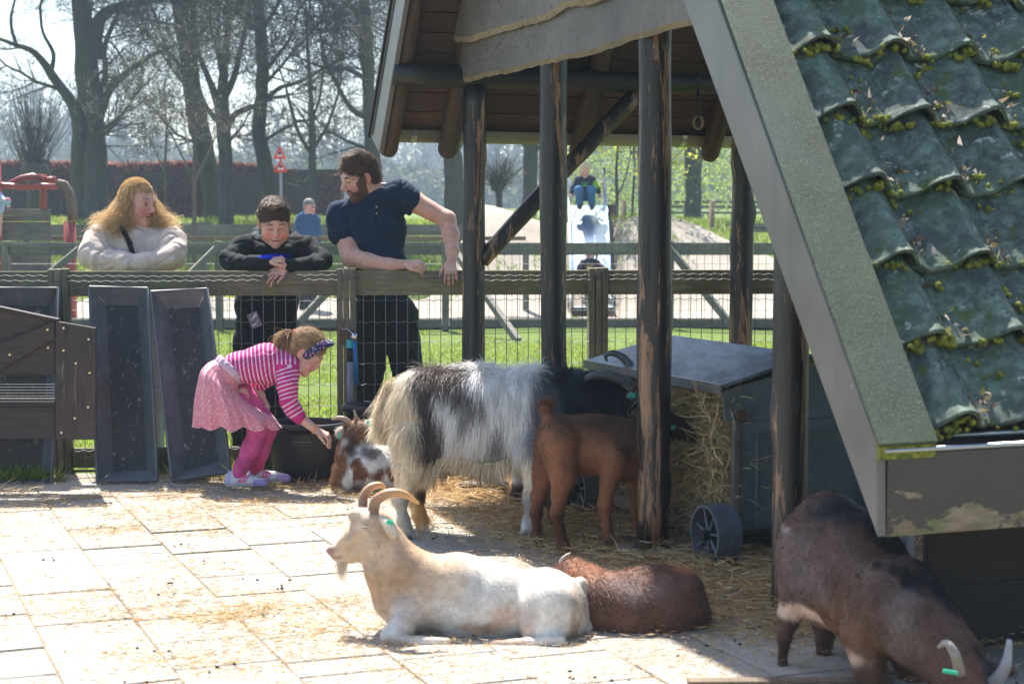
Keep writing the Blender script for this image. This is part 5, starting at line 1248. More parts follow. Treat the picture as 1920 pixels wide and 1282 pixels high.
col = f.colf((.10,.052,.036), [(1570,1170,-.2,80,100,45,(.16,.078,.042),.7),(1650,1210,-.3,60,100,45,(.15,.075,.042),.7),(1555,990,-.3,80,120,60,(.14,.095,.09),.7),(1600,1060,-.4,60,60,40,(.14,.09,.07),.8),(1690,1170,-.5,30,60,60,(.16,.12,.10),.8),(1500,1080,-.1,30,200,70,(.13,.09,.085),.5),
  (1575,945,.1,60,200,24,(.03,.03,.035),.5),(1640,1000,.0,46,200,42,(.009,.009,.012),.22),(1690,1052,-.1,48,200,46,(.009,.009,.012),.22),(1735,1108,-.2,44,200,50,(.009,.009,.012),.22),(1775,1168,-.3,38,200,50,(.009,.009,.012),.22),(1810,1225,-.4,24,200,30,(.03,.025,.025),.35),
  (1500,1165,-.1,34,200,22,(.70,.50,.38),.3),(1545,1198,-.1,46,200,20,(.62,.42,.32),.3),(1472,982,.2,14,80,9,(.50,.47,.45),.6),(1468,1225,.0,30,60,30,(.06,.03,.02),.5),(1545,1240,.1,36,60,28,(.09,.045,.03),.5),(1800,1265,-.6,30,60,40,(.14,.07,.04),.5)], amp=.03, sc=.08)
bd = body('body', f.S, col, M['coat'], g, disp=lambda V: nz(V, .05, 11)*.0035+nz(V, .02, 12)*.0012)
fur(bd, 'coat_hair', 60000, .020, .0015, (.5,-.2,-.75), g, M['hair'], lift=.10, cvar=.38, seed=12, colf=lambda P, N: col(P)*(.85+.4*nz(P*np.array((1,1,.5)), .018, 67))[:, None])
horn('horn', g, [f.p(1846,1290,-.66), f.p(1868,1275,-.68), f.p(1886,1245,-.70), f.p(1893,1198,-.70)], [13*f.s,12*f.s,9*f.s,4*f.s], ((.12,.12,.13),(.32,.33,.36)), 14)
horn('horn', g, [f.p(1800,1262,-.80), f.p(1792,1230,-.82), f.p(1776,1205,-.80), f.p(1760,1212,-.76)], [9*f.s,8*f.s,6*f.s,3*f.s], ((.20,.17,.14),(.30,.27,.25)), 12)
eartag(f, 1782, 1259, -.88, g, 24, 6, .15)

# --- spotted goat lying by the girl
f = Fig(9.12, .008, .035); g = goat('white and brown spotted goat lying with its back to us beside the black tub', G(690, 925))
f.e(695,880,58,50,46).e(730,885,50,48,42).e(655,890,30,40,36).ch([(660,880,30),(655,850,22),(660,822,18),(668,806,17)])
f.ch([(668,806,17),(684,812,15,.05),(700,822,12,.10)],k=8).e(640,905,18,34,16)
f.ch([(655,803,6),(641,808,8),(634,812,7)],k=3).ch([(688,795,6),(700,791,8,.0),(712,787,4)],k=3)
col = f.colf((.76,.72,.68), [(640,870,0,24,200,60,(.24,.11,.05),.3),(665,805,0,32,200,24,(.24,.12,.06),.3),(655,835,-.1,12,40,30,(.07,.045,.035),.6),(672,876,0,20,200,24,(.20,.075,.035),.25),(655,895,0,9,200,30,(.78,.75,.72),.3),(712,886,0,14,200,14,(.17,.065,.03),.3),(670,915,0,13,200,10,(.20,.09,.05),.4),(738,880,0,12,200,20,(.17,.065,.03),.3),(695,848,0,16,200,8,(.25,.2,.18),.6),(636,811,0,9,40,9,(.62,.55,.48),.4),(704,790,0,14,40,8,(.52,.38,.22),.4),(693,920,0,12,200,8,(.2,.09,.05),.4)], amp=.02, sc=.04)
bd = body('body', f.S, col, M['coat'], g, disp=lambda V: nz(V, .05, 13)*.003)
fur(bd, 'coat_hair', 14000, .024, .003, (.2,0,-.8), g, M['hair'], lift=.35, cvar=.15, seed=14)
horn('horn', g, [f.p(658,796,.0), f.p(648,786,.0), f.p(634,783,.0), f.p(622,787,.0)], [5*f.s,4.6*f.s,3.6*f.s,1.5*f.s], ((.28,.2,.13),(.34,.25,.17)), 8)
horn('horn', g, [f.p(672,795,.0), f.p(668,783,.0), f.p(664,769,.0)], [5*f.s,3.8*f.s,1.6*f.s], ((.28,.2,.13),(.34,.25,.17)), 6)
eartag(f, 691, 793, -.06, g, 6, 11, -.25); eartag(f, 636, 816, -.05, g, 4, 10, .1)

# --- goat hidden behind the shaggy one
f = Fig(8.72, .010, .04); g = goat('goat almost hidden behind the shaggy goat, one brown and white leg showing', G(965, 950))
f.e(1010,790,90,55,50).ch([(1060,770,40,.05),(1130,745,30,.1),(1185,755,22,.1)]).ch([(1185,755,20,.1),(1215,785,13,.12)])
f.ch([(960,800,32,-.08),(968,860,16,-.1),(972,905,9.5,-.1),(966,930,9,-.1),(964,948,9,-.1)],k=10).ch([(985,800,30,.08),(990,860,15,.1),(988,910,9,.1),(985,944,10,.1)],k=10)
f.ch([(1070,800,30,-.08),(1072,870,13,-.08),(1070,940,9,-.08)],k=10).ch([(1090,800,28,.08),(1092,870,12,.08),(1092,938,9,.08)],k=10)
body('body', f.S, f.colf((.12,.06,.04), [(970,885,-.1,22,40,26,(.62,.58,.54),.3),(964,932,-.1,16,40,24,(.06,.025,.02),.3)]), M['coat'], g)

# ------------------------------------------------------------------ hay and straw
def strands(name, P, L, wd, cols, seed, flat=.25, seg=3, curl=.12, up=0, parent=None, cvar=.2):
    r = np.random.RandomState(seed); n = len(P); D = r.normal(size=(n, 3)); D[:, 2] = D[:, 2]*flat+up
    C = np.array(cols)[r.randint(0, len(cols), n)]*(1+cvar*r.normal(size=(n, 1)))
    v, t, c = ribbons(P, D, L*r.uniform(.4, 1.3, n), wd*r.uniform(.6, 1.3, n), np.clip(C, .01, .9), seg, curl, seed=seed)
    o = link(name, mesh_np(name, v, t, False, c), parent, M['straw'], world=parent is not None); o['kind'] = 'stuff'; return o
HAYC = [(.62,.46,.24), (.50,.38,.19), (.72,.57,.34), (.38,.28,.13), (.55,.46,.24)]
STR = [(.54,.35,.14), (.60,.43,.21), (.42,.24,.085), (.60,.47,.29)]
mb = MB(); q = lambda u, v, z: Vector(bp(u, v, z)); u0_, u1_, v0_, v1_ = uA+.03, uA+.72, vA+.04, vB-.06
s = SDF(.03, .05)
r = np.random.RandomState(8)
for i in range(60):
    z = r.uniform(.22, .66); s.el(bp(r.uniform(u0_+.12, u1_-.12), r.uniform(v0_+.10, v1_-.10), z), r.uniform(.07, .11))
s.el(f.p(1275,800,.0) if False else np.array(W(1270,800,7.47)), .17, None, .03, True)
hb = body('hay_load', s, (.22,.16,.08), M['straw'], fd); 
V, Fq, N, C = BODY[hb.name]; 
def hcl(P, N): return np.array(HAYC)[np.random.RandomState(3).randint(0, 5, len(P))]*(.9+.25*nz(P, .1, 30))[:, None]
fur(hb, 'hay', 30000, .10, .0035, (0,0,-1), fd, M['straw'], lift=.8, cvar=.25, seg=3, curl=.30, seed=20, colf=hcl)
n = 5200; P = np.stack([*np.array([iB(W(x, y, 7.6)) for x, y in zip([1300]*n, [900]*n)]).T, np.zeros(n)], 1)
uu = r.uniform(u0_-.03, u0_+.12, n); vv = r.uniform(v0_, v1_, n); zz_ = r.uniform(.12, .70, n); P = np.array([bp(a, b, c_) for a, b, c_ in zip(uu, vv, zz_)])
hh_ = np.array(W(1270,800,7.45)); P = P[np.linalg.norm(P-hh_, axis=1) > .16]
strands('loose_hay', P, .16, .0036, HAYC, 21, flat=.9, curl=.35, seg=4, parent=fd)
# straw over the paving: density map from several clumps
def on_ground(px, py): p = G(px, py); return p
def scatter(n, region, seed):
    r = np.random.RandomState(seed); out = []
    x0, y0, x1, y1 = region; X = r.uniform(-.32, .34, n); Y = r.uniform(y0, y1, n); return np.stack([X*Y, Y, np.full(n, .004)], 1)
P = scatter(340000, (0, 5.05, 0, 9.6), 1); Pu = P[:, 0]*CA+P[:, 1]*SA; Pv = -P[:, 0]*SA+P[:, 1]*CA
under = sst(Pu, 2.45, 3.1)*sst(P[:, 1], 5.4, 6.2)        # beneath the shelter
pat = sst(nz(P, .35, 50)+.5*nz(P, .12, 51), .15, .95)
belt = np.exp(-((P[:, 1]-8.75)/.55)**2)*.9+np.exp(-((P[:, 1]-8.0)/.5)**2)*.35
clump = np.zeros(len(P))
for (cx, cy_, rr_, a) in ((300,960,.25,1),(450,965,.30,1),(360,1062,.16,1.2),(560,1170,.35,1.1),(640,1190,.30,.9),(230,1230,.12,1.2),(350,1250,.2,1),(60,950,.22,1),(140,1000,.3,.5),(620,1050,.3,.5),(870,940,.4,.7),(700,960,.3,.6),(270,1090,.15,.8),(440,1000,.12,1),(540,940,.3,.6),(900,1240,.3,.2),(1300,1230,.4,.3),(1100,1250,.4,.2),(680,1260,.2,.5)):
    g_ = on_ground(cx, cy_); clump += a*np.exp(-(((P[:, 0]-g_.x)/(rr_*1.3))**2+((P[:, 1]-g_.y)/rr_)**2))
dens = np.clip(.03+.10*pat+.75*clump*(.25+pat)+.34*belt*(.25+pat)+.9*under*(.45+.55*pat)+.25*np.clip(P[:, 1]-9.0, 0, 1), 0, 1)
k = r.rand(len(P)) < dens; P = P[k]; P[:, 2] += r.rand(len(P))**3*.02*(1+2*under[k])
strands('straw_litter', P, .040+.05*under[k], .0024+.0016*under[k], STR, 22, flat=.12, seg=2, curl=.2)
# fine chaff
P = scatter(60000, (0, 5.0, 0, 9.6), 4); pat = sst(nz(P, .5, 52)+.6*nz(P, .10, 53), -.2, 1.2); k = r.rand(len(P)) < pat*.55; P = P[k]
strands('chaff', P, .010, .0028, STR+[(.30,.2,.12)], 24, flat=.1, seg=1, curl=0)
# loose longer wisps
for (px, py, n_, sp_, L) in ((1240,1010,500,.28,.14),(1360,1040,420,.16,.13),(1420,1050,260,.15,.12),(1150,960,500,.3,.12),(1000,1010,300,.25,.1),(1380,960,160,.10,.13),(440,900,300,.14,.08),(520,915,260,.16,.07),(20,925,60,.10,.10)):
    g_ = on_ground(px, py); P = np.array((g_.x, g_.y, .012))+r.normal(size=(n_, 3))*np.array((sp_, sp_*.6, .012)); P[:, 2] = np.abs(P[:, 2]); strands('straw_wisps', P, L, .0035, HAYC+STR, px, flat=.35, seg=3, curl=.3)
# droppings
s_me = MB(); s_me.tube([(-.006,0,0),(0,0,.002),(.006,0,0)], [.003,.0055,.003], 6); n = 200; P = scatter(n, (0, 5.1, 0, 9.2), 9); mb = MB()
for i, p in enumerate(P):
    if i % 3: p = P[i-(i % 3)]+np.array((r.normal()*.05, r.normal()*.05, 0))
    a = r.uniform(0, 6.28); d = np.array((math.cos(a), math.sin(a), 0))*.007; mb.tube([tuple(p-d+np.array((0,0,.004))), tuple(p+np.array((0,0,.006))), tuple(p+d+np.array((0,0,.004)))], [.002,.005,.002], 6)
o = mb.build('droppings', M['black']); o['kind'] = 'stuff'
# ------------------------------------------------------------------ people
def frame(yaw, pitch, roll=0):
    """yaw>0 turns the face to the viewer's right, pitch>0 looks down, roll tilts the crown to the viewer's right"""
    y, p = R_(yaw), R_(pitch); fw = Vector((math.sin(y)*math.cos(p), -math.cos(y)*math.cos(p), -math.sin(p)))
    up = (Vector((0,0,1))-fw*fw.z).normalized(); up = Matrix.Rotation(R_(roll), 3, fw) @ up; x = fw.cross(up)
    return np.array(Matrix((x, fw, up)).transposed())
class Head:
    def __init__(s, o, Rm, sc): s.o = np.array(o, float); s.R = Rm; s.s = sc
    def w(s, x, y, z): return s.o+s.R@(np.array((x, y, z))*s.s)
    def loc(s, P): return (P-s.o)@s.R/s.s
def add_head(S_, h, neck_to, neck_r=.052, child=False, fat=1.0, nose=1.0, mouth_open=0, beard=False):
    w_, sc, Rm = h.w, h.s, h.R
    def e(c, r, k=.02, sub=False): S_.el(w_(*c), np.array(r)*sc, Rm, k*sc, sub)
    def c_(a, b, r1, r2, k=.015, sub=False): S_.rc(w_(*a), w_(*b), r1*sc, r2*sc, k*sc, sub)
    e((0,-.012,.035), (.074,.094,.088)); e((0,.028,-.02), (.060*fat,.062,.088), .03)
    c_((-.034*fat,.030,-.070), (0,.064,-.096), .026*fat, .021); c_((.034*fat,.030,-.070), (0,.064,-.096), .026*fat, .021)
    for q in (-1, 1):
        e((q*.038*fat,.058,-.040), (.026*fat,.022,.030), .02)
        c_((q*.014,.088,.020), (q*.046,.074,.022), .010, .010, .012)
        e((q*.031,.094,.000), (.017,.012,.011), .010, True)
        e((q*.030,.077,-.001), (.0145,.010,.0095), .004); e((q*.030,.0790,.0065), (.0165,.0115,.0068), .003)
        e((q*.077,-.006,-.006), (.010,.020,.031), .006); e((q*.086,.000,-.004), (.006,.010,.018), .005, True)
        e((q*.0115*nose,.098,-.036), (.0085,.010,.008), .006)
    c_((0,.088,.012), (0,.112*.5+.112*.5*nose,-.028), .0085, .0125*nose, .010)
    c_((-.019,.080,-.060), (0,.090,-.056), .0075, .0085, .008); c_((.019,.080,-.060), (0,.090,-.056), .0075, .0085, .008)
    c_((-.015,.078,-.070), (.015,.078,-.070), .0085, .0085, .008)
    if mouth_open: e((0,.096,-.0635), (.019,.016,.006*mouth_open), .003, True)
    else: e((0,.103,-.0635), (.024,.014,.0018), .003, True)
    for q in ((-1, 1) if mouth_open else ()): c_((q*.020,.082,-.060), (q*.029,.074,-.053), .0075, .007, .006)
    S_.rc(w_(0,-.022,-.05), neck_to, neck_r*sc, neck_r*sc*1.12, .03)
def face_cols(h, skin, lip=(.50,.17,.15), brow=(.16,.09,.05), cheek=(.62,.24,.19), beard=None, mouth_open=0, browh=.030, down=False):
    def f(V, N=None):
        L = h.loc(V); C = np.tile(np.array(skin), (len(V), 1))
        def r(c, rad, col, soft=.4, m=None):
            nonlocal C
            d = (L-np.array(c))/np.array(rad); q = np.sqrt((d**2).sum(1)); w_ = (1-sst(q, 1-soft, 1+soft))
            if m is not None: w_ = w_*m
            C = C*(1-w_[:, None])+np.array(col)*w_[:, None]
        near = np.linalg.norm(L, axis=1) < .2
        for q in (-1, 1):
            r((q*.042,.07,-.038), (.028,.03,.024), np.array(cheek)*.9, .8); r((q*.080,0,-.005), (.016,.03,.034), np.array(cheek), .5)
            r((q*.031,.088,browh), (.021,.02,.0052), brow, .4)
            r((q*.030,.086,.0068 if not down else -.001), (.018,.012,.0032), (.10,.05,.035), .5); 
            r((q*.006,.108,-.045), (.005,.012,.004), (.18,.06,.05), .5)
        r((0,.115,-.034), (.016,.014,.012), np.array(cheek), .7)
        r((0,.09,-.0635), (.023,.02,.0095), lip, .35); [r((q*.026,.078,-.0575), (.007,.012,.0035), (.25,.08,.07), .4) for q in ((-1, 1) if mouth_open else ())]; r((0,.09,-.0635), (.022,.022,.0028+.005*mouth_open), (.12,.03,.03), .4)
        if mouth_open: r((0,.088,-.0605), (.017,.02,.0036), (.75,.72,.68), .4)
        if beard is not None:
            nn = nz(L, .012, 71)*.0014
            m = ((L[:, 2] < -.034+nn+.020*sst(np.abs(L[:, 0]), .02, .06)+.03*sst(np.abs(L[:, 0]), .058, .072)) & (L[:, 1] > .005) & (L[:, 2] > -.15)).astype(float)
            up_ = (np.abs(L[:, 0]) < .032) & (L[:, 2] > -.054) & (L[:, 2] < -.044) & (L[:, 1] > .07); lp = (np.abs(L[:, 0]) < .020) & (np.abs(L[:, 2]+.0655) < .009) & (L[:, 1] > .08)
            m = np.where((L[:, 1] > .062) & (L[:, 2] > -.056) & ~up_, 0, m); m = np.maximum(m, up_.astype(float)); m = np.where(lp, .15, m)
            C[:] = C*(1-m[:, None]*.92)+np.array(beard)*m[:, None]*.92
        C *= (1+.05*nz(V, .02, 72)[:, None]); return np.clip(C, .01, .9)
    return f
def eyes(h, parent, iris=(.10,.12,.12), closed=0):
    for q in (-1, 1):
        c = h.w(q*.030,.0772,-.0015); s_ = SDF(.0016, .001); s_.el(c, .0118*h.s); fwv = h.R[:, 1]; dn = h.w(0,.08,-.02*1)-h.w(0,.08,0); look = fwv+.35*dn/np.linalg.norm(dn); look /= np.linalg.norm(look)
        def cf(V, N): d = (V-c)/np.linalg.norm(V-c, axis=1)[:, None]; a = d@look; return np.where((a > .90)[:, None], np.array((.01,.01,.01)), np.where((a > .80)[:, None], np.array(iris), np.array((.42,.37,.35))))
        body('eye', s_, cf, M['horn'], parent, it=0)
def hand(S_, w0, d, nrm, side=1, s=1.0, curl=.5, thumb=.6, spread=.12, k=.004, palm=True):
    """palm from wrist w0 along d; nrm = the way the palm faces; side = +1/-1 where the thumb is"""
    w0 = np.array(w0, float); d = np.array(d, float); d /= np.linalg.norm(d); nrm = np.array(nrm, float); nrm -= d*(nrm@d); nrm /= np.linalg.norm(nrm); lat = np.cross(d, nrm)*side
    PL_ = .085*s
    for i, (o, L) in enumerate(((.029,.92),(.010,1.0),(-.010,.95),(-.028,.78))):
        kn = w0+d*PL_*(.98-.05*abs(i-1))+lat*o*s
        S_.rc(w0+lat*o*.55*s+d*.01*s, kn, .0125*s, .0105*s, .012*s)
        p = kn; dd = d+lat*spread*(1.2-i*.8); dd /= np.linalg.norm(dd); r0 = .0093*s
        for j, sl_ in enumerate((.042, .026, .022)):
            a = curl*(.9 if j == 0 else 1.25); c_, n_ = math.cos(a), math.sin(a)
            # rotate dd towards nrm
            ax = np.cross(dd, nrm); ax /= np.linalg.norm(ax)+1e-9; dd = dd*c_+np.cross(ax, dd)*n_
            q = p+dd*sl_*L*s; S_.rc(p, q, r0, r0*.9, k*s); p = q; r0 *= .92
    b = w0+d*.018*s+lat*.022*s; td = d*.75+lat*.75+nrm*.25; td /= np.linalg.norm(td); m_ = b+td*.038*s; td2 = d*.95+lat*(.35-.4*thumb)+nrm*.5*thumb; td2 /= np.linalg.norm(td2)
    S_.rc(b, m_, .0155*s, .0115*s, .010*s); S_.rc(m_, m_+td2*.032*s, .0108*s, .010*s, k*s); S_.rc(m_+td2*.032*s, m_+td2*.055*s+nrm*.008*s*curl, .0098*s, .0085*s, k*s)
def hair_cap(h, parent, cols, extra=None, th=.008, hairline=.046, front=.070, name='hair', back=-.045, vox=.004):
    S_ = SDF(vox, .01); w_, sc, Rm = h.w, h.s, h.R
    S_.el(w_(0,-.014,.040), np.array((.074+th,.094+th,.086+th*1.3))*sc, Rm); S_.el(w_(0,-.045,-.01), np.array((.070+th*.6,.058+th,.075))*sc, Rm, .02)
    S_.el(w_(0,.112,-.030), np.array((.082,.070,.083+hairline-.046))*sc, Rm, .006, True); S_.el(w_(0,.035,-.085), np.array((.13,.055,.085))*sc, Rm, .006, True)
    S_.el(w_(0,-.03,-.125), np.array((.13,.12,.07))*sc, Rm, .006, True)
    for q in (-1, 1): S_.el(w_(q*.085,.002,-.012), np.array((.022,.022,.034))*sc, Rm, .004, True)
    if extra: extra(S_)
    return body(name, S_, cols, M['hhair'] if False else M['coat'], parent, disp=lambda V: nz(V, .018, 73)*.0018)
def path_ribbons(P, wd, C, seed=0):
    """P [n,m,3] curves -> tapered ribbons"""
    n, m, _ = P.shape; r = np.random.RandomState(seed); T = P[:, 1:]-P[:, :-1]; T = np.concatenate([T, T[:, -1:]], 1)
    sd_ = np.cross(T, r.normal(size=(n, 1, 3))); sd_ /= np.linalg.norm(sd_, axis=2)[..., None]+1e-9
    tw = np.linspace(1, .25, m)[None, :, None]*wd[:, None, None]*.5
    V = np.stack([P-sd_*tw, P+sd_*tw], 2).reshape(-1, 3); Cc = np.repeat(C, 2*m, 0) if C.ndim == 2 else np.repeat(C, 2, 1).reshape(-1, 3)
    b = (np.arange(n)*2*m)[:, None]; Q = [b+np.array([[2*i, 2*i+1, 2*i+3, 2*i+2]]) for i in range(m-1)]
    return V, np.vstack(Q), Cc
def person(label, loc, group=None): return empty('person', tuple(loc), label, 'person', group)
SK = (.60,.36,.28)
def mixf(fs):
    """colour function switching by a mask"""
    def f(V, N):
        C = None
        for m, g in fs:
            c = g(V, N) if callable(g) else np.tile(np.array(g, float), (len(V), 1))
            if C is None: C = c
            else: k = m(V)[:, None]; C = C*(1-k)+c*k
        return C
    return f
def folds(V, a=.004, sc=.05, seed=74):
    r1 = np.abs(nz(V*np.array((1,1,.6))+.02*nz(V, .08, seed+5)[:, None], sc*1.25, seed)); r2 = np.abs(nz(V*np.array((.6,1,1)), sc*.8, seed+1))
    return 1.7*a*1.5*(np.minimum(r1, .55)-.3)+1.6*a*(np.minimum(r2, .5)-.25)
def shoe(S_, a, d, L=.26, w_=.045, h=.05):
    a = np.array(a, float); d = np.array(d, float); d /= np.linalg.norm(d)
    S_.rc(a, a+d*L*.35, w_*.85, w_*.9); S_.rc(a+d*L*.35+np.array((0,0,-h*.15)), a+d*L*.75+np.array((0,0,-h*.35)), w_*.9, w_*.68)

# ---- woman
f = Fig(10.22, .0048, .03); g = person('blonde woman in a beige sweater leaning on the fence with folded arms', (f.p(255,868)[0], 10.25, 0))
h = Head(f.p(258,381), frame(58, 6, -2), 1.12)
add_head(f.S, h, f.p(254,432,.02), .056, fat=1.08)
f.ch([(200,458,20),(252,452,20),(305,458,20)]).e(252,503,58,34,56).e(250,580,58,38,60)
f.ch([(225,620,30),(224,740,20),(222,858,13)]).ch([(282,620,30),(284,740,20),(285,858,13)])
f.ch([(195,460,18),(180,484,17),(285,493,10,-.2)]).ch([(310,460,18),(324,482,17),(240,495,10,-.2)])
hand(f.S, f.p(282,493,-.19), (1,.05,.05), (0,.5,-1), 1, .95, .25); hand(f.S, f.p(243,495,-.2), (-1,.1,.0), (0,.5,-1), -1, .95, .25)
bd = body('body', f.S, face_cols(h, (.62,.34,.27), lip=(.55,.20,.19), brow=(.35,.22,.13), cheek=(.66,.26,.22)), M['skin'], g); eyes(h, g)
c = SDF(.006, .045); F2 = Fig(10.22); F2.S = c; F2.vox = .006
F2.ch([(196,457,29),(252,452,28),(312,457,28)]).e(253,503,70,44,58).e(252,560,68,46,50).ch([(258,424,17,.02),(262,440,20,.0)],k=6)
F2.ch([(190,455,32,-.02),(180,478,27,-.10),(192,489,20,-.16),(240,492,16,-.20),(292,489,14,-.17)],k=14).ch([(318,455,30,-.02),(322,476,25,-.10),(310,488,19,-.17),(270,492,15,-.25),(238,495,14,-.25)],k=14)
sw = body('sweater', c, F2.colf((.60,.495,.435), [(285,490,-.2,5,30,14,(.46,.36,.30),.5),(245,495,-.25,5,30,14,(.46,.36,.30),.5)], amp=0), M['knit'], g, disp=lambda V: folds(V, .010, .06))
c = SDF(.004, .008); cr_ = [F2.p(262+math.cos(a)*17, 434+math.sin(a)*5, .015-math.sin(a)*.055) for a in np.linspace(0, 2*math.pi, 15)]
for i in range(14): c.rc(cr_[i], cr_[i+1], .0135, .0135); c.rc(cr_[i]+np.array((0,0,.014)), cr_[i+1]+np.array((0,0,.014)), .011, .011)
body('collar', c, (.52,.45,.40), M['knit'], g)
c = SDF(.009, .05); F2.S = c; F2.e(252,600,66,46,34).ch([(224,620,34),(222,740,24),(220,862,20)]).ch([(284,620,34),(286,740,24),(287,862,20)]); body('trousers', c, (.42,.46,.52), M['cloth'], g)
c = SDF(.009, .02)
for x_ in (222, 285): shoe(c, F2.p(x_,866)+np.array((0,0,0)), (0,-1,0))
body('shoes', c, (.3,.3,.3), M['shoe'], g)
c = SDF(.004, .01); c.chain([F2.p(222,416,-.06), F2.p(233,436,-.125), F2.p(243,456,-.155), F2.p(250,480,-.16)], [.012,.013,.015,.015]); body('bag_strap', c, (.012,.012,.014), M['cloth'], g)
MB().disc_ring(tuple(h.w(-.082,-.002,-.066)), h.R[:, 0], .019, .0016, 20, 5).build('earring', M['chrome'], g)
def blonde(V, N=None): t = .5+.5*nz(V, .02, 80); return np.array((.26,.14,.06))*(1-t[:, None])+np.array((.44,.27,.12))*t[:, None]
hair_cap(h, g, blonde, th=.003, hairline=.034)
def long_hair(n, seed):
    r = np.random.RandomState(seed); az = r.uniform(-math.pi, math.pi, n); po = np.arccos(r.uniform(.0, 1, n)); 
    x = np.sin(az)*np.sin(po); y = -np.cos(az)*np.sin(po); z = np.cos(po); k = ~((y > .45) & (z < .72)); x, y, z = x[k], y[k], z[k]; n = len(x)
    rt = np.stack([x*.080, y*.100-.014, z*.096+.040], 1)*h.s@h.R.T+h.o; out = np.stack([x, y, z*.3], 1)@h.R.T
    lf_ = (out[:, 0] < .05+.25*r.normal(size=n)); ex_ = np.where(lf_, r.triangular(158, 214, 244, n), r.triangular(292, 306, 344, n)); ey_ = np.where(lf_, r.uniform(404, 448, n), r.uniform(408, 448, n))+0*ex_
    ed = np.array([f.p(a, b, c) for a, b, c in zip(ex_, ey_, np.where(lf_, r.uniform(-.12, .10, n), r.uniform(-.06, .14, n)))])
    c1 = rt+out*.028*r.uniform(.4, 1.3, (n, 1))+np.array((0,0,-.085)); c2 = ed+np.array((0,0,.02))*r.uniform(.3, 1.2, (n, 1))+np.stack([np.where(lf_, .11, -.07)*r.uniform(.7, 1.2, n), 0*ex_, 0*ex_], 1)
    m = 14; t = np.linspace(0, 1, m)[None, :, None]; Pp = rt[:, None]*(1-t)**3+3*c1[:, None]*t*(1-t)**2+3*c2[:, None]*t*t*(1-t)+ed[:, None]*t**3
    ph = r.uniform(0, 6.28, (n, 1, 3)); cl = np.round(nz(rt, .022, 81)*2.4)[:, None, None]
    Pp += (np.sin(t*15+ph*.22+cl*2.1)*.019+np.sin(t*29+ph)*.004)*t**.6
    fly = r.rand(n) < .05; Pp[fly] += (t*r.normal(size=(fly.sum(), 1, 3))*.035)
    C = np.array([(.66,.44,.20),(.78,.58,.31),(.50,.30,.12),(.84,.68,.44),(.42,.24,.10)])[np.clip((cl[:, 0, 0]+2.5+r.normal(size=n)*.8).astype(int), 0, 4)]
    return path_ribbons(Pp, r.uniform(.0016, .0034, n), C, seed)
v, t, cc = long_hair(7500, 4); link('long_hair', mesh_np('long_hair', v, t, True, cc), g, M['hhair'], world=True)['kind'] = 'stuff'

# ---- boy at the fence
f = Fig(10.16, .0042, .028); g = person('smiling boy in a black hoodie leaning over the fence with hanging fingers', (f.p(505,870)[0], 10.2, 0))
h = Head(f.p(514,417,-.13), frame(14, 24, 3), 1.10)
add_head(f.S, h, f.p(512,452,.05), .05, fat=1.12, nose=.85, mouth_open=.6)
f.ch([(465,466,15),(512,462,16,.02),(562,466,15)]).e(510,508,46,28,40,.03).e(500,580,48,34,50)
f.ch([(470,640,24),(462,740,18),(455,860,12)]).ch([(525,640,24),(520,740,18),(517,860,12)])
f.ch([(458,466,13),(434,488,11,-.08),(442,495,10,-.14),(510,491,8.5,-.235)],k=6).ch([(570,466,13),(600,488,11,-.08),(592,497,10,-.14),(532,500,8.5,-.235)],k=6)
hand(f.S, f.p(505,490,-.24), (.95,-.1,.18), (.25,.4,-1), -1, .92, 1.05, .8)
hand(f.S, f.p(535,500,-.235), (-.85,-.25,-.50), (-.4,.6,-.8), 1, .90, .32, .2, spread=.22)
body('body', f.S, face_cols(h, (.64,.38,.29), lip=(.55,.22,.19), brow=(.24,.14,.09), cheek=(.70,.28,.22), mouth_open=.6, browh=.026, down=True), M['skin'], g); F2 = Fig(10.16); c = SDF(.0055, .035); F2.S = c
F2.ch([(462,466,24),(512,462,22,.02),(566,466,24)]).e(511,508,58,36,44,.02).e(500,570,60,44,50).e(500,606,58,42,20)
F2.ch([(456,466,23),(433,486,18.5,-.08),(440,495,15.5,-.14),(506,492,11.5,-.235)],k=12).ch([(574,466,23),(602,488,17.5,-.08),(594,497,15,-.14),(537,499,11.5,-.235)],k=12)
F2.ch([(480,436,7,.06),(478,450,8,.0),(488,468,9,-.06),(515,482,8,-.08),(547,468,9,-.06),(556,450,8,.0),(552,438,7,.06)],k=6).e(510,440,38,20,22,.12)
hood = F2.colf((.014,.016,.019), [(517,481,-.15,31,60,4.5,(.01,.03,.62),.15),(480,432,0,8,30,10,(.05,.08,.09),.5)], amp=0)
body('hoodie', c, hood, M['cloth'], g, disp=lambda V: folds(V, .006, .05))
c = SDF(.008, .04); F2.S = c; F2.e(498,628,56,42,28).ch([(470,640,32),(462,740,26),(455,866,20)]).ch([(526,640,32),(521,740,25),(517,866,19)]); body('trousers', c, (.014,.016,.022), M['cloth'], g, disp=lambda V: folds(V, .006, .06))
c = SDF(.009, .02)
for x_ in (455, 517): shoe(c, F2.p(x_,862), (0,-1,0), .24, .042)
body('shoes', c, (.02,.02,.02), M['shoe'], g)
dkh = lambda V, N=None: np.array((.055,.033,.022))*(1+.3*nz(V, .02, 82)[:, None])
hc = hair_cap(h, g, dkh, th=.009, hairline=.050, extra=lambda S_: S_.el(h.w(-.0,.035,.112), np.array((.058,.045,.020))*h.s, h.R, .02))
fur(hc, 'hair_strands', 5200, .028, .0022, lambda P: np.tile(h.R[:, 1]*.8+h.R[:, 0]*.5, (len(P), 1)), g, M['hhair'], lift=.14, cvar=.35, seg=3, curl=.03, seed=31, droop=.3, colf=lambda P, N: np.tile((.17,.105,.06), (len(P), 1)))
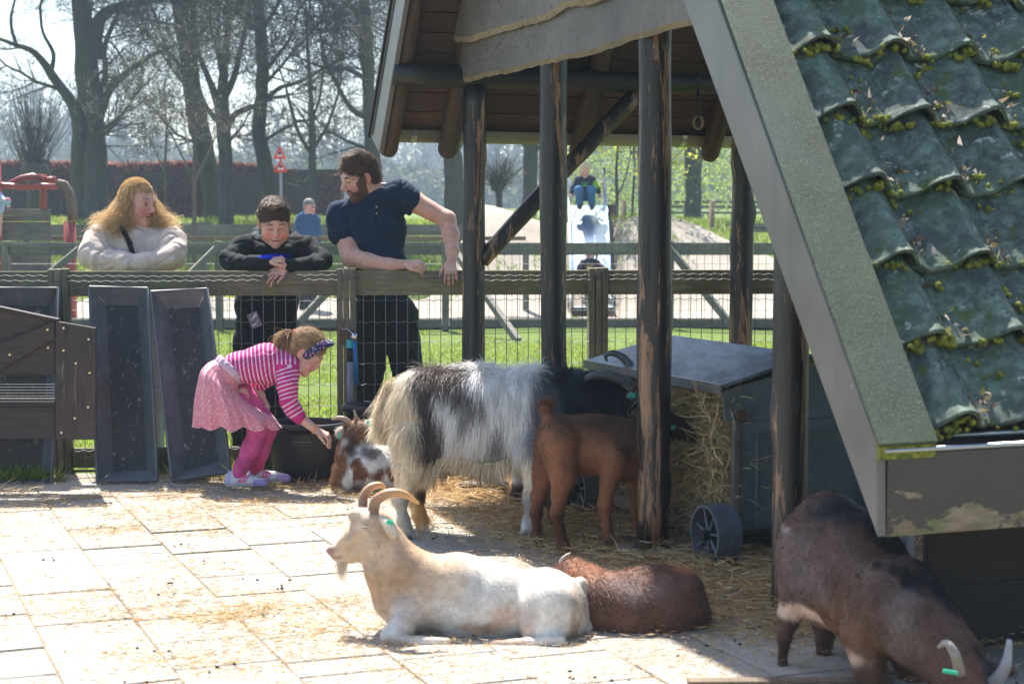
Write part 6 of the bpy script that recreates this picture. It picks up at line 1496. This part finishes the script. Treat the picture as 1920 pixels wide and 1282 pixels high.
# shoulder bag with printed swing tag
bg_ = MB(); bc = Vector(F2.p(487,585,-.17)); bag = empty('shoulder_bag', tuple(bc), 'small black shoulder bag with a grey swing tag at the boy\'s hip', 'bag')
c = SDF(.006, .02); c.el(bc+Vector((.0,.04,0)), (.088,.035,.062)); body('pouch', c, (.012,.014,.018), M['cloth'], bag)
c = SDF(.005, .01); c.chain([F2.p(462,575,-.14), F2.p(448,540,-.12), F2.p(445,500,-.10)], [.012]*3); body('strap', c, (.012,.012,.014), M['cloth'], bag)
tgc = Vector(F2.p(477,600,-.185)); RM = Matrix.Rotation(-R_(-24), 3, 'Y'); RM = Matrix.Rotation(R_(-22), 3, 'Y')
MB().box(tuple(tgc), (.062,.003,.088), RM).build('swing_tag', attr_mat('x').copy() if False else NT('grey_swing_tag').fin((.20,.19,.22), .6), bag, bevel=.001)
fc = bpy.data.curves.new('lettering', 'FONT'); fc.body = 'NIKE'; fc.size = .022; fc.align_x = 'CENTER'; fc.align_y = 'CENTER'; fc.shear = .35; fc.extrude = .0004; fc.offset = .0006
fo = bpy.data.objects.new('lettering', fc); COL.objects.link(fo); fc.materials.append(M['white'])
fo.matrix_world =  Matrix.Translation(tgc+RM @ Vector((.002,-.0025,.016))) @ (RM @ Matrix.Rotation(R_(90), 3, 'X') @ Matrix.Rotation(R_(26), 3, 'Z')).to_4x4()
bpy.context.view_layer.update(); lm = bpy.data.meshes.new_from_object(fo.evaluated_get(bpy.context.evaluated_depsgraph_get())); lm = lm.copy(); lm.name = 'lettering'; mwx = fo.matrix_world.copy(); bpy.data.objects.remove(fo); lm.transform(mwx); link('lettering', lm, bag, None, world=True)
sw_ = [(-.028,-.004),(-.024,-.015),(-.014,-.018),(.002,-.011),(.030,.006),(.004,-.004),(-.012,-.010),(-.020,-.010)]
MB().prism([tgc+RM @ Vector((x_,-.0035,z_-.012)) for x_, z_ in sw_], (0,.0015,0)).build('emblem', M['white'], bag)

# ---- man
f = Fig(10.22, .0048, .03); g = person('bearded man in a navy polo shirt leaning over the fence, looking down', (f.p(725,868)[0], 10.3, 0))
h = Head(f.p(674,332,-.06), frame(-58, 20, -3), 1.10)
add_head(f.S, h, f.p(700,372,.0), .062, fat=1.05, nose=1.0)
f.ch([(650,400,22),(700,375,28),(752,362,24)]).e(702,430,50,32,60).e(712,520,45,32,50)
f.ch([(748,362,22),(772,376,20,-.02),(838,412,16,-.06),(845,440,15,-.10),(848,470,11.5,-.16),(847,492,8.5,-.20)],k=8)
f.ch([(642,402,21),(646,440,20,-.03),(658,482,18,-.12)],k=8).ch([(658,482,18,-.12),(690,491,15.5,-.18),(730,497,12,-.22),(762,496,8.5,-.23)],k=8)
f.ch([(695,600,28),(688,700,20),(682,850,13)]).ch([(752,600,28),(765,700,20),(778,850,13)])
hand(f.S, f.p(760,496,-.235), (.97,-.15,.10), (.25,.5,-1), -1, 1.02, 1.05, .7)
hand(f.S, f.p(846,491,-.20), (.0,-.62,-.55), (0,.7,-.65), -1, 1.0, .55, .3, spread=.10)
sp = face_cols(h, (.62,.37,.29), lip=(.48,.20,.17), brow=(.07,.04,.03), cheek=(.66,.27,.22), beard=(.065,.038,.026), browh=.026, down=True)
def mancol(V, N): 
    C = sp(V, N); a = f.p(660,495,-.12); red = np.exp(-(np.linalg.norm(V-a, axis=1)/.10)**2)*.5+np.exp(-(np.linalg.norm(V-f.p(822,420,-.05), axis=1)/.12)**2)*.4; red *= (.8+.4*nz(V, .02, 88)); red = np.clip(red, 0, 1)[:, None]
    return C*(1-red)+np.array((.66,.25,.20))*red
bd = body('body', f.S, mancol, M['skin'], g)
Vb = BODY[bd.name][0]; L = h.loc(Vb); nn = nz(L, .012, 71)*.0014
m = ((L[:, 2] < -.040+nn+.02*sst(np.abs(L[:, 0]), .02, .06)+.03*sst(np.abs(L[:, 0]), .058, .072)) & (L[:, 1] > .008) & (L[:, 2] > -.14) & ~((np.abs(L[:, 0]) < .024) & (L[:, 2] > -.080) & (L[:, 1] > .075))).astype(float)
fur(bd, 'beard', 6000, .011, .0014, lambda P: np.tile(-h.R[:, 2]+.5*h.R[:, 1], (len(P), 1)), g, M['hhair'], lift=.25, cvar=.3, seg=2, curl=.1, seed=33, wf=m+1e-6, colf=lambda P, N: np.tile((.10,.055,.035), (len(P), 1)))
F2 = Fig(10.22); c = SDF(.0055, .035); F2.S = c
F2.ch([(648,404,25),(700,378,30),(750,366,26)]).e(702,430,62,40,62).e(712,500,53,40,60).e(714,550,52,40,22).ch([(748,364,28),(776,382,25,-.02)],k=6).ch([(640,404,28),(641,436,26,-.04)],k=6)
F2.ch([(690,362,18,.02),(700,378,22,.0)],k=4)
F2.S.el(F2.p(782,396,-.02), (.06,.10,.022), np.array(Matrix.Rotation(R_(-52), 3, 'Y')), .004, True)
pol = F2.colf((.012,.026,.058), [(640,438,0,34,60,2,(.008,.016,.035),.4),(705,405,-.14,3,30,20,(.006,.012,.03),.5)], amp=0)
body('polo_shirt', c, pol, M['cloth'], g, disp=lambda V: folds(V, .006, .055))
c = SDF(.004, .008); c.chain([F2.p(708,338,.05), F2.p(712,352,.0), F2.p(708,375,-.07), F2.p(703,392,-.125)], [.014,.013,.012,.008]); c.chain([F2.p(708,338,.05), F2.p(690,366,-.05), F2.p(678,380,-.10), F2.p(700,390,-.125)], [.014,.012,.011,.008]); body('collar', c, (.014,.03,.065), M['cloth'], g)
for y_ in (388, 400): MB().tube([F2.p(706,y_,-.142), F2.p(706,y_,-.136)], .005, 8).build('button', M['bristle'], g)
c = SDF(.008, .04); F2.S = c; F2.e(720,578,56,42,34).ch([(696,600,35),(690,690,28),(683,862,21)]).ch([(750,600,35),(764,690,28),(778,862,21)]); body('trousers', c, (.013,.017,.020), M['cloth'], g, disp=lambda V: folds(V, .008, .07))
c = SDF(.009, .02)
for x_ in (683, 778): shoe(c, F2.p(x_,862), (-.2,-1,0), .27, .045)
body('shoes', c, (.03,.02,.02), M['shoe'], g)
hc = hair_cap(h, g, dkh, th=.008, hairline=.060, extra=lambda S_: S_.el(h.w(.0,.010,.122), np.array((.050,.050,.016))*h.s, h.R, .02))
fur(hc, 'hair_strands', 5200, .030, .0022, lambda P: np.tile(h.R[:, 1]*.8+h.R[:, 2]*.35, (len(P), 1)), g, M['hhair'], lift=.20, cvar=.35, seg=3, curl=.03, seed=34, droop=.2, colf=lambda P, N: np.tile((.14,.085,.05), (len(P), 1)))

# ---- girl
f = Fig(9.2, .0036, .022); g = person('girl in a pink striped shirt and skirt bending down to feed the spotted goat', (f.p(470,905)[0], 9.2, 0))
h = Head(f.p(574,660), frame(84, 37, 0), .96)
add_head(f.S, h, f.p(545,676,.0), .044, nose=.82, mouth_open=1.0, fat=1.04)
f.ch([(526,684,20),(490,682,24),(448,690,20)]).ch([(538,692,13,-.07),(540,745,12,-.13),(563,783,9.5,-.13),(594,807,7.5,-.13)],k=6)
f.ch([(510,700,14,.10),(478,725,11,.12),(487,742,9,.12),(499,762,7,.08)],k=6)
f.ch([(455,735,10),(468,780,10,-.02),(484,802,11,-.04),(470,840,10,-.05),(448,885,8,-.06)],k=8).ch([(458,735,10,.05),(490,785,11,.06),(501,806,11,.06),(490,845,10,.06),(480,880,8,.06)],k=8)
hand(f.S, f.p(593,806,-.13), (.80,-.05,-.38), (-.3,.3,-1), -1, .80, .75, .9); hand(f.S, f.p(499,760,.07), (-.1,-.2,-1), (-.8,.3,0), 1, .78, .4, .3)
body('body', f.S, face_cols(h, (.63,.37,.30), lip=(.55,.20,.20), brow=(.30,.20,.13), cheek=(.72,.30,.27), mouth_open=1.1, down=True), M['skin'], g)
F2 = Fig(9.2); c = SDF(.0030, .03); F2.S = c
F2.ch([(534,684,31),(500,682,36),(446,690,30)])
F2.ch([(540,690,24,-.06),(538,722,18.5,-.12),(541,750,16.5,-.13),(549,766,14.5,-.13),(560,781,13.5,-.13)],k=8).ch([(520,695,18,.08),(482,722,14,.12)],k=8)
a0, a1 = F2.p(534,682), F2.p(424,695); b0, b1, b2 = F2.p(540,690,-.10), F2.p(541,750,-.13), F2.p(560,781,-.13)
def segd(V, a, b): ba = b-a; t = np.clip(((V-a)@ba)/(ba@ba), 0, 1); return np.linalg.norm(V-a-t[:, None]*ba, axis=1), t*np.linalg.norm(ba)
def stripes(V, N):
    d1, t1 = segd(V, b0, b1); d2, t2 = segd(V, b1, b2); ax = (a1-a0)/np.linalg.norm(a1-a0); tt = (V-a0)@ax
    arm = (np.minimum(d1, d2) < .064) & (((V-b0)[:, 2] < .02)); ta = np.where(d1 < d2, t1, np.linalg.norm(b1-b0)+t2)+.25*(V[:, 0]-b0[0])*(d1 < d2)
    s_ = np.where(arm, ta, tt+.006*nz(V, .08, 90)); fr_ = (s_/.0225) % 1.0; w_ = ((fr_ < .26)).astype(float)[:, None]
    return np.array((.52,.035,.20))*(1-w_)+np.array((.78,.62,.74))*w_
body('striped_shirt', c, stripes, M['cloth'], g, disp=lambda V: folds(V, .0035, .05))
# skirt loft
def loft(name, rings, n, colf_, mat, parent, nfold=11, amp=.10, thick=True):
    vs, cs = [], []; m = len(rings)
    for j, (c_, rx, ry, tx) in enumerate(rings):
        t = j/(m-1)
        for i in range(n):
            a = 2*math.pi*i/n; k = 1+amp*t*(math.sin(nfold*a+1.3*math.sin(a*2))+.4*math.sin(nfold*2.3*a+2)); x_ = math.cos(a)*rx*k; y_ = math.sin(a)*ry*k
            vs.append(np.array(c_)+np.array((x_*math.cos(tx), y_, x_*math.sin(tx)-.012*t*math.sin(nfold*a))))
            cs.append(colf_(t, a))
    F_ = [(j*n+i, j*n+(i+1) % n, (j+1)*n+(i+1) % n, (j+1)*n+i) for j in range(m-1) for i in range(n)]
    return link(name, mesh_np(name, np.array(vs), np.array(F_), True, np.array(cs)), parent, mat, world=True)
pts = [((431,693),.083,.090,-.80),((420,704),.104,.104,-.78),((420,720),.138,.145,-.60),((431,744),.176,.172,-.42),((440,768),.202,.188,-.20),((444,790),.212,.192,-.05),((446,797),.216,.194,-.03)]
rg_ = spline([(*p[0], *p[1:]) for p in pts], 6); RG = [(F2.p(q[0], q[1], 0), q[2], q[3], q[4]) for q in rg_]
sk_ = NT('glitter_skirt'); ca = sk_.attr(); vo = sk_.n('TexVoronoi'); vo.inputs['Scale'].default_value = 95; sk_.l(sk_.co(), vo.inputs['Vector']); dt = sk_.ramp(vo.outputs['Distance'], [(.22, 1), (.34, 0)])
SKM = sk_.fin(sk_.mix(ca, (.90,.72,.66), sk_.math('MULTIPLY', dt, .75)), sk_.mix(.75, .3, dt), .5); sk_.b.inputs['Sheen Weight'].default_value = .4
loft('skirt', RG, 150, lambda t, a: (.62,.20,.27), SKM, g)
c = SDF(.004, .012); wr_ = [F2.p(432+math.cos(a)*30*.72+0, 693+math.cos(a)*30*.70, math.sin(a)*.092) for a in np.linspace(0, 2*math.pi, 17)]; [c.rc(wr_[i]+np.array((o*.7,0,o*.7)), wr_[i+1]+np.array((o*.7,0,o*.7)), .0085, .0085) for i in range(16) for o in (-.012, 0, .012)]; body('waistband', c, (.55,.38,.50), M['cloth'], g)
c = SDF(.0045, .03); F2.S = c
F2.ch([(452,748,14,-.01),(468,780,17,-.02),(486,803,18,-.04),(470,840,16,-.05),(452,876,12,-.06),(446,892,11,-.06)],k=10).ch([(455,735,20,.05),(492,785,18,.06),(501,808,17,.06),(490,845,14.5,.06),(481,876,11.5,.06),(480,886,11,.06)],k=8)
body('leggings', c, F2.colf((.56,.085,.26), [(480,880,.05,20,30,26,(.52,.06,.16),.3)], amp=0), M['cloth'], g, disp=lambda V: folds(V, .0018, .03))
def sneaker(x_, y_, dy, L_):
    c = SDF(.0035, .012); F2.S = c; a = F2.p(x_,y_,dy); z0_ = a[2]
    c.rc(a+np.array((-.028,0,.022)), a+np.array((-.02,0,.050)), .030, .026); c.rc(a+np.array((0,0,.026)), a+np.array((.09,-.01,.020)), .032, .026); c.rc(a+np.array((.09,-.01,.018)), a+np.array((.155,-.015,.012)), .027, .021)
    c.rc(a+np.array((-.03,0,.004)), a+np.array((.16,-.015,.002)), .022, .018); c.el(a+np.array((.06,0,-.034)), (.3,.2,.026), None, .003, True)
    def cf(V, N):
        q = V-a; C = np.tile((.62,.64,.70), (len(V), 1)); C[q[:, 2] < .006] = (.62,.66,.68); C[(q[:, 2] >= .006) & (q[:, 2] < .010)] = (.25,.24,.34); C[(q[:, 0] > .10) & (q[:, 2] < .03)] = (.32,.26,.55); k = (np.abs(q[:, 0]-.045-.5*(q[:, 2]-.03)) < .024) & (q[:, 2] > .014) & (q[:, 2] < .048); C[k] = (.75,.16,.36); C[(q[:, 0] < -.02) & (q[:, 2] > .012)] = (.42,.40,.62); return C
    so_ = body('sneaker', c, cf, M['shoe'], g)
    st = SDF(.003, .004)
    for dx in (.022, .040, .058): st.chain([a+np.array((dx,-.034,.030)), a+np.array((dx+.004,-.012,.052-dx*.25)), a+np.array((dx+.004,.014,.052-dx*.25))], [.004,.004,.004])
    body('lace', st, (.8,.78,.8), M['shoe'], g)
sneaker(441,908,-.06,.2); sneaker(484,899,.06,.2)
lb = lambda V, N=None: np.array((.26,.16,.09))*(1+.35*nz(V, .014, 83)[:, None])
hc = hair_cap(h, g, lb, th=.009, hairline=.046, vox=.0032)
fur(hc, 'hair_strands', 4000, .040, .0016, lambda P: (np.array(f.p(556,629))-P)/np.linalg.norm(np.array(f.p(556,629))-P, axis=1)[:, None], g, M['hhair'], lift=.06, cvar=.3, seg=2, seed=35, colf=lambda P, N: np.tile((.36,.23,.12), (len(P), 1)))
n = 1100; r = np.random.RandomState(6); rt = f.p(553,629)+r.normal(size=(n,3))*.006; ed = np.array([f.p(a, b, c_) for a, b, c_ in zip(r.uniform(512, 540, n), r.uniform(640, 664, n), r.normal(size=n)*.035)])
c1 = rt+np.array((-.06,0,.035))+r.normal(size=(n,3))*.012; c2 = ed+np.array((.0,0,.05))+r.normal(size=(n,3))*.014; t = np.linspace(0,1,10)[None,:,None]
Pp = rt[:,None]*(1-t)**3+3*c1[:,None]*t*(1-t)**2+3*c2[:,None]*t*t*(1-t)+ed[:,None]*t**3; fl = r.rand(n) < .06; Pp[fl] += t*r.normal(size=(fl.sum(),1,3))*.03
v, q_, cc = path_ribbons(Pp, r.uniform(.002,.0035,n), np.array([(.34,.21,.10),(.46,.30,.15),(.24,.14,.07)])[r.randint(0,3,n)], 7); link('ponytail', mesh_np('ponytail', v, q_, True, cc), g, M['hhair'], world=True)['kind'] = 'stuff'
c = SDF(.003, .004); r = np.random.RandomState(2)
for i in range(10): c.el(f.p(553,628)+r.normal(size=3)*np.array((.004,.012,.010)), .009)
body('scrunchie', c, (.70,.06,.09), M['cloth'], g)
hbn = NT('floral_headband'); vo = hbn.n('TexVoronoi'); vo.inputs['Scale'].default_value = 75; hbn.l(hbn.co(), vo.inputs['Vector']); cl_ = hbn.ramp(vo.outputs['Distance'], [(.24, 1), (.3, 0)]); cc_ = hbn.ramp(hbn.noise(30), [(.45, (.75,.66,.60)), (.55, (.75,.20,.25))])
HBM = hbn.fin(hbn.mix((.012,.028,.10), cc_, cl_), .8)
c = SDF(.003, .008); ring = []
for a in np.linspace(-2.0, 2.0, 17):
    x_ = math.sin(a)*.084; z_ = math.cos(a)*.098; fw_ = .052-.052*abs(a)/2.0+.012; p_ = h.w(x_, fw_+.012, .030+z_*.93-.0); ring.append(p_)
for i in range(len(ring)-1): 
    for dfw in (-.012, 0, .012): c.rc(ring[i]+h.R[:, 1]*dfw, ring[i+1]+h.R[:, 1]*dfw, .0095, .0095)
c.el(h.w(-.030,.075,.118), np.array((.026,.018,.016)), h.R, .006)
body('headband', c, (.02,.04,.12), HBM, g)
mb = MB(); wc_ = Vector(f.p(591,804,-.13)); dr = Vector((.80,-.05,-.52)).normalized()
for i in range(16):
    a = 2*math.pi*i/16; ax1 = dr.cross(Vector((0,1,0))).normalized(); ax2 = dr.cross(ax1); p_ = wc_+(ax1*math.cos(a)+ax2*math.sin(a))*.0245; mb.tube([p_-dr*.003, p_+dr*.003], .0052, 6)
bm_ = NT('bead_bracelet'); mb.build('bracelet', bm_.fin(bm_.ramp(bm_.noise(60), [(.42, (.75,.08,.04)), (.5, (.85,.45,.05)), (.6, (.5,.1,.35))]), .4), g)
MB().tube([f.p(614,820,-.14), f.p(638,827,-.10)], .0022, 5).build('stalk', M['step'])
tag(bpy.data.objects['stalk'], 'thin pale stalk held out in the girl\'s hand to the goat', 'stalk')

# ---- children on the slide, man in the distance, child at the edge
f = Fig(28.5, .011, .04); g = person('small boy in blue jeans squatting at the top of the slide', tuple(sd0+Vector((0,.2,.02))))
h = Head(f.p(1097,319,-.1), frame(-4, 22, 0), 1.0); add_head(f.S, h, f.p(1097,334,.05), .045, child=True, fat=1.1, nose=.8)
f.ch([(1085,336,5),(1097,333,6),(1109,336,5)]).e(1097,350,12,9,16); f.ch([(1111,338,5.5),(1119,352,4.5,-.05),(1124,364,3.5,-.10)],k=2).ch([(1083,338,5.5),(1075,352,4.5,-.05),(1072,364,3.5,-.1)],k=2)
f.e(1125,366,3.5,3,4,-.1).e(1072,366,3.5,3,4,-.1)
body('body', f.S, face_cols(h, (.64,.40,.32), lip=(.5,.25,.2), brow=(.4,.3,.2)), M['skin'], g)
c = SDF(.011, .04); F2 = Fig(28.5); F2.S = c; F2.ch([(1084,338,7.5),(1097,335,8),(1110,338,7.5)]).e(1097,352,15,11,18).ch([(1111,340,7),(1119,352,5.5,-.05),(1123,361,4.8,-.10)],k=2).ch([(1083,340,7),(1075,352,5.5,-.05),(1072,361,4.8,-.1)],k=2)
body('sweater', c, F2.colf((.03,.035,.05), [(1118,346,-.05,7,30,8,(.22,.42,.04),.2),(1097,343,-.15,10,12,2,(.10,.28,.10),.4),(1097,348,-.15,6,12,1.6,(.25,.55,.06),.4)], amp=0), M['cloth'], g)
c = SDF(.011, .04); F2.S = c; F2.e(1097,368,14,11,9).ch([(1091,368,8,.0),(1085,356,8,-.28),(1086,376,6.5,-.20),(1087,383,6,-.20)],k=2).ch([(1103,368,8,.0),(1109,356,8,-.28),(1109,376,6.5,-.20),(1110,383,6,-.20)],k=2)
body('jeans', c, (.05,.16,.33), M['cloth'], g, disp=lambda V: folds(V, .008, .06))
c = SDF(.011, .02); F2.S = c
for x_ in (1087, 1110): c.rc(F2.p(x_,387,-.20), F2.p(x_,389,-.36), .045, .04)
body('shoes', c, (.03,.035,.05), M['shoe'], g); hair_cap(h, g, (.55,.42,.28), th=.010, vox=.008)
f = Fig(26.9, .011, .04); g = person('small girl with blonde ponytail sliding down, head behind the grey rail', tuple(f.p(1108,520)))
h = Head(f.p(1106,474,.05), frame(6, 10, 0), .95); add_head(f.S, h, f.p(1106,489,.08), .045, child=True, fat=1.1, nose=.8)
f.ch([(1094,492,5),(1106,489,6),(1118,492,5)]).e(1106,508,12,9,18).ch([(1120,494,5),(1130,502,4,-.1),(1136,506,3.2,-.15)],k=2).ch([(1092,494,5),(1086,502,4,-.1),(1084,508,3.2,-.15)],k=2).e(1138,508,3.5,3,3.5,-.16).e(1083,511,3.5,3,3.5,-.16)
body('body', f.S, face_cols(h, (.66,.42,.34)), M['skin'], g)
F2 = Fig(26.9); c = SDF(.011, .04); F2.S = c; F2.ch([(1094,493,7),(1106,491,8),(1118,493,7)]).e(1106,508,15,11,18).ch([(1120,495,6.5),(1128,501,5,-.1),(1133,505,4.5,-.14)],k=2).ch([(1092,495,6.5),(1087,501,5.5,-.1),(1085,506,4.5,-.14)],k=2)
body('jacket', c, F2.colf((.03,.032,.045), [(1107,500,-.16,9,14,3.5,(.60,.38,.08),.4)], amp=.03), M['cloth'], g)
c = SDF(.011, .04); F2.S = c; F2.ch([(1099,524,8,.0),(1096,534,7,-.4),(1097,545,5.5,-.75)],k=2).ch([(1112,524,8,.0),(1114,534,7,-.4),(1113,545,5.5,-.75)],k=2); body('trousers', c, (.06,.08,.14), M['cloth'], g)
hair_cap(h, g, (.60,.45,.25), th=.012, vox=.008)
c = SDF(.011, .02); c.chain([h.w(-.05,-.06,.06), h.w(-.11,.0,-.0), h.w(-.11,.03,-.12)], [.03,.035,.015]); body('ponytail', c, (.62,.45,.24), M['coat'], g)
f = Fig(26.2, .012, .05); g = person('distant balding man with glasses in a blue jacket behind the fences', (f.p(577,600)[0], 26.2, 0))
h = Head(f.p(580,388), frame(55, 6, 0), 1.0); add_head(f.S, h, f.p(577,404,.02), .055)
f.ch([(564,410,8),(577,406,9),(590,410,8)]).e(577,440,15,12,28).ch([(570,480,9),(569,590,7)],k=2).ch([(585,480,9),(586,590,7)],k=2).e(556,472,4,4,6).e(598,472,4,4,6)
body('body', f.S, face_cols(h, (.60,.34,.27), brow=(.3,.22,.2)), M['skin'], g)
F2 = Fig(26.2); c = SDF(.013, .05); F2.S = c; F2.ch([(565,410,9.5),(577,406,11),(589,410,9.5)]).e(577,438,18,14,32).ch([(562,412,8.5),(558,440,7.5),(557,466,6)],k=2).ch([(592,412,8.5),(596,440,7.5),(597,466,6)],k=2)
body('jacket', c, (.035,.09,.19), M['cloth'], g, disp=lambda V: folds(V, .012, .1))
c = SDF(.014, .05); F2.S = c; F2.e(577,474,17,13,12).ch([(570,480,11),(569,598,8)],k=2).ch([(585,480,11),(586,598,8)],k=2); body('trousers', c, (.03,.035,.045), M['cloth'], g)
c = SDF(.014, .03)
for x_ in (569, 586): shoe(c, F2.p(x_,598), (.5,-1,0), .27, .05)
body('shoes', c, (.02,.02,.02), M['shoe'], g)
hair_cap(h, g, (.20,.18,.17), th=.003, hairline=.0, vox=.008); MB().tube([h.w(-.078,.02,.008), h.w(-.06,.09,.006), h.w(0,.112,.004), h.w(.06,.09,.006)], .006, 5).build('glasses', M['black'], g)
f = Fig(24.2, .012, .04); g = person('child in a pale blue top standing on the play ship, cut by the left edge', (f.p(-2,392)[0], 24.2, f.p(-2,420)[2]))
h = Head(f.p(-12,345), frame(70, 20, 0), .95); add_head(f.S, h, f.p(-10,361), .045, child=True)
f.ch([(-20,366,5),(-2,366,5)]).e(-8,385,11,9,20).ch([(-2,368,5),(8,376,4,-.1),(14,384,3.2,-.16)],k=2).ch([(-12,400,7),(-12,440,5)],k=2).ch([(-2,400,7),(-2,440,5)],k=2).e(16,387,3.5,3.5,3.5,-.18)
body('body', f.S, face_cols(h, (.64,.40,.32)), M['skin'], g)
F2 = Fig(24.2); c = SDF(.012, .04); F2.S = c; F2.ch([(-20,367,7),(-2,367,7.5)]).e(-6,386,15,12,20).ch([(-2,369,7),(7,376,5.5,-.08)],k=2); body('top', c, (.42,.50,.72), M['cloth'], g); hair_cap(h, g, (.4,.28,.15), th=.01, vox=.008)
c = SDF(.012, .02); c.el(F2.p(14,378,-.18), (.05,.04,.06)); o = body('soft_toy', c, F2.colf((.25,.50,.62), [(16,374,-.2,5,9,4,(.80,.25,.30),.3)], amp=0), M['cloth'], None); tag(o, 'small blue and pink soft toy held by the child on the play ship', 'toy')
# ------------------------------------------------------------------ haze
mb = MB(); mb.box((0, 170, 14), (300, 360, 34)); x = NT('haze_air')
for l in list(x.t.links): x.t.links.remove(l)
x.t.nodes.remove(x.b); pv = x.n('VolumePrincipled'); pv.inputs['Color'].default_value = (.50,.66,.80,1); pv.inputs['Density'].default_value = HAZE; pv.inputs['Anisotropy'].default_value = .15
x.l(pv.outputs[0], x.out.inputs['Volume'])
hz = mb.build('haze', x.m); hz['kind'] = 'stuff'
